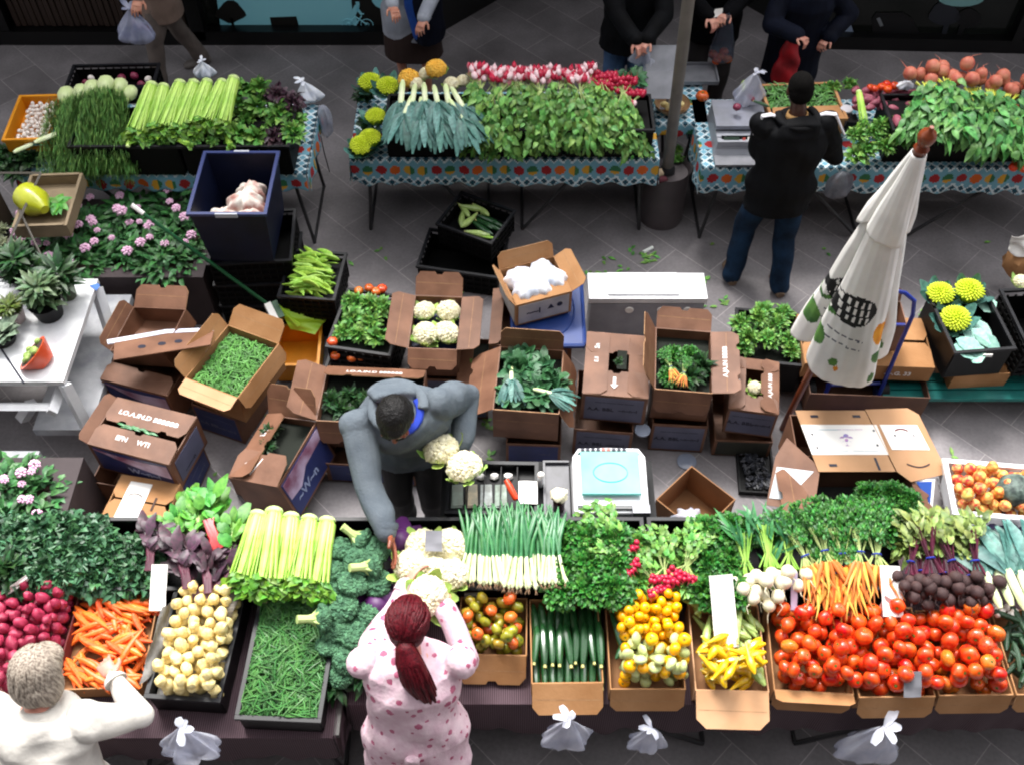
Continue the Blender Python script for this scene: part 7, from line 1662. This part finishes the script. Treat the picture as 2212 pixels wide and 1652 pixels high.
    # clothes
    if top:
        g = G(); torso(g, tope, toplen); g.tube([T(0, -.01, 1.4), T(0, -.005, 1.5)], [(.13 * k * build ** .4 + tope * .3, .09 * k + tope * .3), (.066 * k + tope * .3, .062 * k + tope * .3)], 16, (1, 0, 0))
        for i in (0, 1): arm(g, i, tope * .72, sleeve * .96, 1.0 + .1 * (build - 1))
        if hood: g.tube([T(.0, -.13, 1.36), T(0, -.125, 1.42), T(0, -.1, 1.49), T(0, -.06, 1.52)], [(.09, .03), (.135, .05), (.13, .05), (.1, .03)], 16, (1, 0, 0))
        tp = remesh(g, 'jacket' if topm2 is None else 'top', top, .0085 if topm2 != 'top' else .0058, t, 4, topfold, 9. / k, R.uniform(0, 6))
        if topm2: tp.name = topm2
        for i in (0, 1):
            if sleeve > .9: g = G(); q = el[i].lerp(wr[i], .93); g.tube([el[i].lerp(wr[i], .88), q, el[i].lerp(wr[i], .985)], [.038 * k + tope * .6, .036 * k + tope * .6, .034 * k + tope * .4], 14); ob('cuff', g, collar or top, tp)
        if hood:
            g = G(); q = []
            for j in range(15):
                a_ = rad(-205 + 250 * j / 14) if hood == 'back' else rad(-230 + 280 * j / 14); q.append(T(.125 * math.cos(a_), -.02 + .125 * math.sin(a_) * (.9 if hood == 'back' else 1), 1.5 + .015 * math.sin(a_)))
            g.tube(q, [(.03, .022)] * 15, 10); remesh(g, 'hood', top, .008, tp, 3, .003, 12)
        if collar: g = G(); g.tube([T(0, -.005, 1.475), T(0, 0, 1.52)], [(.078 * k, .074 * k), (.068 * k, .064 * k)], 18, (1, 0, 0), cap=False); sd_ = ob('collar', g, collar, tp); m_ = sd_.modifiers.new('t', 'SOLIDIFY'); m_.thickness = .008
    if trousers:
        g = G(); g.tube([T(0, 0, 1.03), T(0, 0, .95), V((0, 0, .86 * k))], [(.155 * hipw * k * build ** .5 + troue, .115 * k * build ** .6 + troue), (.17 * hipw * k * build ** .5 + troue, .125 * k * build ** .6 + troue), (.165 * hipw * k + troue, .11 * k + troue)], 18, (1, 0, 0))
        for i in (0, 1): g.cap(hp[i], kn[i], .088 * k * hipw + troue, .062 * k + troue, 16); g.cap(kn[i], fe[i] + V((0, 0, -.0)), .06 * k + troue, .052 * k + troue, 16)
        remesh(g, 'trousers', trousers, .009, t, 4, .006, 10, R.uniform(0, 6))
    if skirt:
        g = G(); g.tube([T(0, 0, 1.03), T(0, 0, .93), V((0, .0, .7 * k)), V((0, .0, .5 * k))], [(.15 * hipw, .12), (.18 * hipw, .15), (.2 * hipw, .17), (.21 * hipw, .18)], 20, (1, 0, 0)); remesh(g, 'skirt', skirt, .01, t, 4, .006, 9)
    if shoes:
        for i in (0, 1):
            g = G(); g.tube([fe[i] + V((0, -.07, -.035)), fe[i] + V((0, -.04, -.03)), fe[i] + V((0, .05, -.035)), fe[i] + V((0, .14, -.045)), fe[i] + V((0, .175, -.05))], [(.028, .03), (.042, .045), (.045, .04), (.048, .03), (.025, .015)], 14, (1, 0, 0)); g.cap(fe[i] + V((0, -.02, 0)), fe[i] + V((0, -.01, .03)), .045, .045); ob('shoe', g, shoes, t)
    if hair:
        g = G()
        if hairkind in ('short', 'buzz'):
            e = .009 if hairkind == 'short' else .005
            for (c_, r_) in (((0, -.022, .034), (.079, .094, .09)), ((0, -.045, -.01), (.075, .065, .07)), ((0, -.03, .02), (.084, .07, .05))): g.ell(hl(*c_), tuple((x + e - .002) * k for x in r_), 20, 14, rot)
            if hairkind == 'short': g.ell(hl(0, .03, .085), (.06 * k, .05 * k, .03 * k), 14, 9, rot, ns=.25, nf=4)
        elif hairkind == 'bob':
            for (c_, r_) in (((0, -.015, .035), (.1, .115, .1)), ((0, -.05, -.045), (.105, .085, .1)), ((-.066, -.01, -.05), (.045, .075, .095)), ((.066, -.01, -.05), (.045, .075, .095)), ((0, .055, .07), (.075, .05, .045))): g.ell(hl(*c_), tuple(x * k for x in r_), 20, 14, rot)
        else:
            for (c_, r_) in (((0, -.02, .035), (.088, .104, .095)), ((0, -.05, -.02), (.082, .07, .08)), ((0, .03, .075), (.068, .06, .04))): g.ell(hl(*c_), tuple(x * k for x in r_), 20, 14, rot)
        h = remesh(g, 'hair', hair, .006, t, 5, 0 if hairkind in ('bob', 'buzz') else .0015, 50)
        if hairkind in ('bob', 'ponytail'):      # locks of hair laid over the cap
            g = G(); q = random.Random(5)
            def sc_(d, e): return hl(d.x * (.093 + e), -.018 + d.y * (.108 + e), .032 + d.z * (.098 + e))
            if hairkind == 'bob':
                for j in range(110):
                    az = rad(q.uniform(-205, 25)); P = []
                    for i in range(7):
                        th = .12 + i * .36; r_ = min(1.12, math.sin(th) if th < 1.57 else 1.0 + .03 * (th - 1.57)); zc = math.cos(th) if th < 1.57 else -(th - 1.57) * 1.05
                        P.append(sc_(Vector((r_ * math.cos(az + .06 * math.sin(i + j)), r_ * math.sin(az + .06 * math.sin(i + j)), zc)), q.uniform(.004, .011)))
                    g.tube(P, [(.003, .002)] + [(q.uniform(.005, .009), .003)] * 5 + [(.002, .001)], 6)
            else:
                bk = Vector((0, -.96, -.15)).normalized()
                for j in range(100):
                    az = rad(q.uniform(-40, 220)); d0 = Vector((math.cos(az), math.sin(az), q.uniform(-.35, .5))).normalized(); P = []
                    if j % 2: d0 = (d0 + Vector((0, 0, 1.1))).normalized()
                    for i in range(7): P.append(sc_((d0.lerp(bk, i / 6)).normalized(), q.uniform(.001, .007)))
                    g.tube(P, [(.003, .002)] + [(.0065, .0035)] * 5 + [(.004, .003)], 6)
            ob('locks', g, hair, h)
        if hairkind == 'ponytail':
            g = G(); P = [hl(.0, -.105, .0), hl(.01, -.135, -.02), hl(.03, -.165, -.08), hl(.055, -.175, -.17), hl(.085, -.16, -.27), hl(.11, -.15, -.35)]
            TP = P; g.tube(P, [(.022, .02), (.038, .033), (.055, .042), (.064, .046), (.05, .036), (.02, .014)], 16)
            pt = remesh(g, 'ponytail', hair, .007, h, 3, .002, 26); g = G(); rw = [.02, .034, .05, .058, .05, .03]
            for j in range(70):
                az = q.uniform(0, 6.28); f_ = q.uniform(.75, 1.12); e_ = q.uniform(-.3, .3)
                g.tube([P_ + (hm @ Vector((math.cos(az + e_ * i * .3), .8 * math.sin(az + e_ * i * .3), 0))) * (rw[i] * f_) for i, P_ in enumerate(TP)] + [TP[-1] + (TP[-1] - TP[-2]) * q.uniform(.2, .5) + (hm @ Vector((math.cos(az), math.sin(az), 0))) * .015], [(.004, .003)] + [(.0065, .004)] * 5 + [(.001, .001)], 6)
            ob('locks', g, hair, pt)
            g = G(); g.tube([hl(0, -.095, .002), hl(.002, -.118, -.008)], .03, 14); ob('hair_band', g, mat('dark_band', '#2a0a10', .6), h)
    return dict(t=t, T=T, sh=sh, el=el, wr=wr, hl=hl, hm=hm, hc=hc, kn=kn, fe=fe)
def loc2(L_, yaw, w):
    """world -> local of a person"""
    return Matrix.Rotation(-yaw, 3, 'Z') @ (Vector(w) - Vector(L_))
HOODG = mat('grey_blue_fleece', '#646c73', .95, '#565e66', 8, bump=.3, bs=90, spec=.15)
BLKC = mat('black_jacket_cloth', '#050507', .8, '#0a0b0f', 9, bump=.15, spec=.15)
BLKC2 = mat('black_wool_coat', '#060608', .85, '#0b0b0f', 9, bump=.2, spec=.1)
NAVYC = mat('navy_coat_cloth', '#080b18', .8, '#0d1222', 9, bump=.2, spec=.15)
DENIM = mat('dark_denim', '#0f1c2c', .9, '#1a3048', 9, bump=.25, spec=.15)
HAIRK = mat('black_hair', '#070606', .5, '#110e0e', 40, bump=.9, bs=9, st=(14, 14, 1.6), spec=.3)
def hairmat(n, a, b): return mat(n, a, .55, b, 60, bump=.35, bs=5, st=(22, 22, 2), spec=.2)
# --- the man in the grey hooded top, facing the camera side, leaning over the stall
L_ = Vector((at(880, 1010, 1.0).x, 3.18, 0)); yw = PI
hr, hl_ = at(846, 1180, 1.2), at(998, 958, 1.2)
r = person('seller in a grey hooded top leaning over the cauliflowers, holding one out', L_, yw, 1.82, rad(22), rad(16), SKIN_D, [loc2(L_, yw, hl_), loc2(L_, yw, hr)], (.5, .3), head=(rad(24), 0, rad(-20)), build=1.18, top=HOODG, tope=.04, toplen=.86, topfold=.016, trousers=mat('black_trousers', '#0b0b0e', .8), hair=HAIRK, hairkind='short', hood='back', collar=None, shoes=BLK, poles=((-.5, -.6, -1), (1, -.1, -.3)), palm=((0, .2, 1), (.4, 1, -.2)), topm2='hooded_top')
g = G(); T = r['T']; q = [T(.1 * math.cos(a), .005 + .105 * math.sin(a), 1.5) for a in [rad(-20 + 220 * j / 12) for j in range(13)]]; g.tube(q, [(.02, .012)] * 13, 8); ob('hood_lining', g, mat('bright_blue_lining', '#1536a8', .8), r['t'])
g = G()
for k in range(30): 
    p = T(R.uniform(-.05, .05), .142, 1.3 + R.uniform(-.1, .1)); g.ell(p, (.012, .004, .016), 6, 5)
ob('chest_print', g, mat('blue_print', '#1f49a0', .8), r['t'])
for (u, v, z, lb) in ((953, 972, 1.25, 'upper white cauliflower held in the left hand of the seller'), (1003, 1010, 1.27, 'lower white cauliflower held in the left hand of the seller')):
    dup(P_CAUL[1 if u > 960 else 0], at(u, v, z), (rad(-15), rad(10), 1.2), 1.12, lb, 'cauliflowers held by the seller')
# --- the woman in the pink spotted top, back to the camera
PINKC = mat('pale_pink_knit', '#d9bfc8', .9, '#cfaebb', 22, bump=.3, bs=70)
L_ = Vector((at(892, 1560, 1.05).x, 1.60, 0)); yw = 0
ha, hb = at(876, 1268, 1.2), at(962, 1312, 1.2)
r = person('woman in a pale pink spotted top with a dark red ponytail reaching for a cauliflower', L_, yw, 1.66, rad(17), 0, SKIN_P, [loc2(L_, yw, ha), loc2(L_, yw, hb)], (.45, .45), head=(rad(4), 0, rad(-6)), build=1.32, hipw=1.12, top=PINKC, tope=.024, toplen=.66, topfold=.013, trousers=mat('dark_leggings', '#1c181c', .8), hair=hairmat('dark_red_hair', '#38030c', '#560815'), hairkind='ponytail', shoes=BLK, poles=((-.25, .0, -1), (.25, .0, -1)), palm=((.6, .8, 0), (-.6, .8, 0)), topm2='top')
top = [c for c in r['t'].children if c.name.startswith('top')][0]
me = top.data; rr = random.Random(3); used = []; nv = len(me.vertices)
me.materials.append(mat('rose_spot_print', '#9c4463', .85, '#b3647f', 20))
for _ in range(2500):
    v = me.vertices[rr.randrange(nv)].co
    if v.z > .7 and all((v - q[0]).length > .038 for q in used): used.append((v.copy(), rr.choice([.008, .01, .013, .016]) * (1.1 if v.z > 1.15 else .8)))
    if len(used) > 190: break
from mathutils import kdtree
kd = kdtree.KDTree(len(used))
for i, q in enumerate(used): kd.insert(q[0], i)
kd.balance(); mi = []
for p in me.polygons:
    _, i, d = kd.find(p.center); mi.append(1 if d < used[i][1] else 0)
me.polygons.foreach_set('material_index', mi); me.update()
g = G(); T = r['T']; q = [T(.205 * math.cos(a), .165 * math.sin(a) + .02, 1.03) for a in [2 * PI * j / 28 for j in range(29)]]; g.tube(q, [(.008, .014)] * 29, 8); 
g.ell(T(0, -.2, 1.0), (.035, .02, .03), 12, 8, ns=.4); g.tube([T(.0, -.2, 1.0), T(-.03, -.21, .92), T(-.02, -.2, .82)], [(.012, .004), (.02, .005), (.016, .004)], 6); g.tube([T(.01, -.2, 1.0), T(.03, -.21, .9), T(.04, -.2, .85)], [(.012, .004), (.018, .005), (.014, .004)], 6); ob('waist_tie', g, PINKC, top)
dup(P_CAUL[0], at(925, 1285, 1.22), (rad(20), 0, .5), 1.15, 'white cauliflower held between the hands of the woman in pink', 'cauliflowers held by the woman')
# --- older person in a white jacket, lower left
WJ = mat('cream_white_jacket', '#d0cbc3', .9, '#c2bdb6', 9, bump=.25, bs=40)
L_ = Vector((at(135, 1560, 1.05).x, 1.3, 0)); yw = rad(-4)
ha, hb = at(-20, 1570, .98), at(244, 1462, 1.1)
r = person('grey haired shopper in a white jacket reaching for the carrots', L_, yw, 1.66, rad(26), 0, SKIN_P, [loc2(L_, yw, ha), loc2(L_, yw, hb)], (.4, .7), head=(rad(8), 0, rad(-24)), build=1.3, hipw=1.25, top=WJ, tope=.03, toplen=.66, topfold=.02, trousers=mat('grey_trousers', '#5a565a', .8), hair=hairmat('grey_brown_hair', '#6e6258', '#b0a496'), hairkind='bob', shoes=BLK, palm=((.3, .6, -1), (-.2, .3, -1)), poles=((-1, -.2, -.5), (1, -.9, -.1)))
# --- the man in black at the right stall
L_ = at(1632, 604, 0); L_.y += .02; yw = rad(2)
f0, f1 = loc2(L_, yw, at(1578, 606, 0)), loc2(L_, yw, at(1680, 632, 0))
ST = mat('white_stripe', '#cfcdd4', .7)
r = person('seller in a black jacket with white shoulder stripes facing the back stall', L_, yw, 1.71, rad(4), 0, SKIN_K, [loc2(L_, yw, at(1660, 330, 1.02) + Vector((.06, .05, 0))), loc2(L_, yw, at(1790, 330, 1.02) + Vector((-.05, .05, 0)))], (.5, .5), feet=((f0.x, f0.y), (f1.x, f1.y)), head=(rad(18), 0, 0), build=1.22, top=BLKC, tope=.042, toplen=.78, topfold=.014, trousers=DENIM, troue=.022, hair=mat('cropped_black_hair', '#050404', .9, '#0b0908', 60, bump=.5, bs=200, spec=.1), hairkind='buzz', hood='back', collar=mat('tan_collar', '#a8814f', .8), shoes=mat('tan_suede_shoe', '#6e5a48', .8), poles=((-.7, -.6, -1.3), (.7, -.6, -1.3)))
for i, s in ((0, -1), (1, 1)):
    g = G(); q0, q1 = r['T'](s * .12, -.0, 1.49), r['sh'][i] + Vector((s * .03, -.02, .092)); q2 = r['sh'][i].lerp(r['el'][i], .4) + Vector((s * .075, -.04, .05))
    g.tube([q0, q0.lerp(q1, .5) + Vector((0, 0, .014)), q1, q2], [(.01, .005), (.016, .01), (.018, .01), (.01, .008)], 8, (0, 1, 0)); ob('shoulder_stripe', g, ST, r['t'])
# --- people at the top
def shopper(label, u, y, yaw=PI, **k):
    L0 = aty(u, 0, y); L_ = Vector((L0.x, y, 0)); hs = k.pop('hs'); return person(label, L_, yaw, hands=[loc2(L_, yaw, h) for h in hs], **k), L_
h1, h2 = at(1372, 88, 1.15), at(1398, 86, 1.15)
shopper('shopper in a black jacket and jeans holding a clear bag at the back', 1365, 7.02, hs=(h2, h1), skin=SKIN_P, curl=(1., 1.), build=1.15, top=BLKC, tope=.04, toplen=.84, trousers=mat('blue_denim', '#2c4668', .85, '#3b597f', 12), hair=HAIRK, shoes=BLK, head=(.4, 0, 0), H=1.75)
bag('small clear bag held by the shopper in the black jacket', at(1388, 118, 1.02), (.09, .06, .09), BAG, 81, (0, 0, .1), .6)
bag('limp clear bag hanging from the hands of the shopper in the black jacket', at(1402, 160, .88), (.05, .04, .14), BAG, 82, None, .4)
h1, h2 = at(1532, 36, 1.18), at(1572, 28, 1.2)
shopper('shopper in a black coat holding a white note and a bag of oranges', 1552, 7.3, hs=(h2, h1), skin=SKIN_P, curl=(1., 1.), top=BLKC2, tope=.04, toplen=.76, trousers=mat('dark_grey_trousers', '#2b2728', .85), hair=HAIRK, shoes=BLK, head=(.4, 0, 0), H=1.7, build=1.1)
sheet('note', 'folded white note held by the shopper in the black coat', 'note', [at(1537, 40, 1.19), at(1560, 34, 1.19), at(1562, 18, 1.24), at(1545, 20, 1.24)], TWHITE, .003, 4, 4)
t = thing('shopping_bag', 'dark thin bag of oranges hanging from the hand of the shopper', 'bag', at(1560, 105, .93))
g = G(); g.tube([(-.0, 0, .3), (0, 0, .2), (0, 0, .05), (0, 0, -.06), (0, 0, -.1)], [.01, .05, .085, .1, .06], 18); o = ob('film', g, mat('smoky_bag_film', '#2f3440', .3, '#49505e', 6, alpha=.62, bump=.4), t)
bank(P_TOMO, [(1540, 118, .86), (1556, 124, .85), (1572, 128, .85), (1548, 132, .84), (1564, 112, .87)], 0, 0, .036, 'orange seen through the dark bag of the shopper', 'oranges in the shopping bag', 180)
h1, h2 = at(1722, 78, 1.14), at(1700, 100, 1.0)
shopper('shopper in a navy coat holding a red bag at the back', 1742, 7.02, hs=(at(1790, 80, 1.0), h1), skin=SKIN_P, curl=(.9, 1.1), top=NAVYC, tope=.05, toplen=.6, trousers=mat('black_trousers', '#0b0b0e', .8), hair=hairmat('brown_hair', '#2e1f18', '#40291f'), hairkind='bob', shoes=BLK, head=(.55, 0, 0), H=1.6, build=1.15)
t = thing('shopping_bag', 'bright red cloth shopping bag held by the shopper in navy', 'bag', at(1702, 130, .84))
g = G(); g.tube([(.0, .0, .3), (0, 0, .18), (0, 0, 0), (0, 0, -.16), (0, 0, -.2)], [(.012, .01), (.05, .03), (.09, .05), (.11, .06), (.1, .05)], 20, (1, 0, 0)); remesh(g, 'film', mat('red_bag_cloth', '#b00d1c', .55, '#7e0a16', 7, bump=.3, bs=18), .008, t, 2, .008, 14)
h1, h2 = at(905, 20, 1.1), at(905, 60, 1.0)
shopper('shopper in a grey blouse and dark coat with a blue bag at the back', 885, 7.45, hs=(at(915, 40, 1.05), at(850, 20, 1.2)), skin=SKIN_L, top=mat('grey_white_blouse', '#a9adb8', .8, '#959aa6', 9), tope=.035, toplen=.72, skirt=mat('dark_brown_skirt', '#2a1712', .85), hair=HAIRK, hairkind='bob', shoes=BLK, H=1.62, build=1.15, hipw=1.2)
t = thing('coat', 'dark navy coat hanging open on the shopper in the grey blouse', 'coat', (aty(918, 0, 7.3).x, 7.3, 0)); g = G(); g.tube([(0, 0, 1.45), (0, 0, 1.1), (.02, 0, .72)], [(.1, .1), (.13, .14), (.13, .14)], 16, (1, 0, 0)); remesh(g, 'body', NAVYC, .01, t, 2, .008, 10)
t = thing('shoulder_bag', 'narrow bright blue bag hanging beside the grey blouse', 'bag', (aty(885, 0, 7.2).x, 7.22, 0)); g = G(); g.tube([(-.03, 0, 1.3), (0, 0, 1.05), (.06, 0, .78), (.08, 0, .72)], [(.02, .015), (.05, .03), (.06, .03), (.03, .02)], 14, (1, 0, 0)); ob('body', g, mat('bright_blue_cloth', '#1d55b8', .7, '#17469c', 8, bump=.2), t)
h1 = at(305, 10, 1.15)
BEI = mat('beige_coat', '#8a7468', .85, '#7d685d', 9, bump=.15)
shopper('shopper in a beige coat walking past with a clear bag at the top left', 345, 7.75, rad(115), hs=(h1 + Vector((0, -.15, 0)), h1), skin=SKIN_L, feet=((-.12, .22), (.12, -.22)), top=BEI, tope=.04, toplen=.68, trousers=mat('grey_beige_trousers', '#6d625c', .85, '#5c524d', 9), troue=.02, hair=HAIRK, shoes=mat('grey_shoe', '#6b6460', .7), H=1.7, build=1.1)
bag('clear bag of radishes carried by the shopper in the beige coat', at(300, 40, 1.0) + Vector((0, -.12, 0)), (.14, .11, .14), mat('lilac_bag_film', '#b9bed8', .22, '#8f95b8', 9, alpha=.6, spec=.8, bump=.6, bs=22), 83, (0, 0, .15), .4)
bank([P_REDON[0]], [(290, 50, .98), (305, 58, .97), (318, 62, .97)], 0, 0, .028, 'red radish seen in the bag of the shopper in beige', 'radishes in the clear bag', 180)
# ================================================================ tidy: drop the prototypes and the piled items nothing shows
for o in PROTO:
    for ch in list(o.children_recursive): bpy.data.objects.remove(ch)
    bpy.data.objects.remove(o)
bpy.context.view_layer.update()
DG = bpy.context.evaluated_depsgraph_get()
eye = Vector((0, 0, CH)); gone = []
for o in PILE:
    seen = False
    obs = [o] + list(o.children_recursive); mine = {x.name for x in obs}
    for m_ in obs:
        if m_.type != 'MESH': continue
        vs = m_.data.vertices; st = max(1, len(vs) // 26)
        for i in range(0, len(vs), st):
            p = m_.matrix_world @ vs[i].co; d = p - eye; q = Vector((d.x, d.dot(UP), d.dot(FW)))
            if abs(q.x / q.z) > .51 or abs(q.y / q.z) > .385: continue
            hit, loc, nor, idx, ho, mt = sc.ray_cast(DG, eye, d.normalized())
            if hit and ho.name in mine: seen = True; break
        if seen: break
    if not seen: gone.append(o)
for o in gone:
    for ch in list(o.children_recursive): bpy.data.objects.remove(ch)
    bpy.data.objects.remove(o)
print('dropped', len(gone), 'of', len(PILE), 'objects', len(sc.objects))
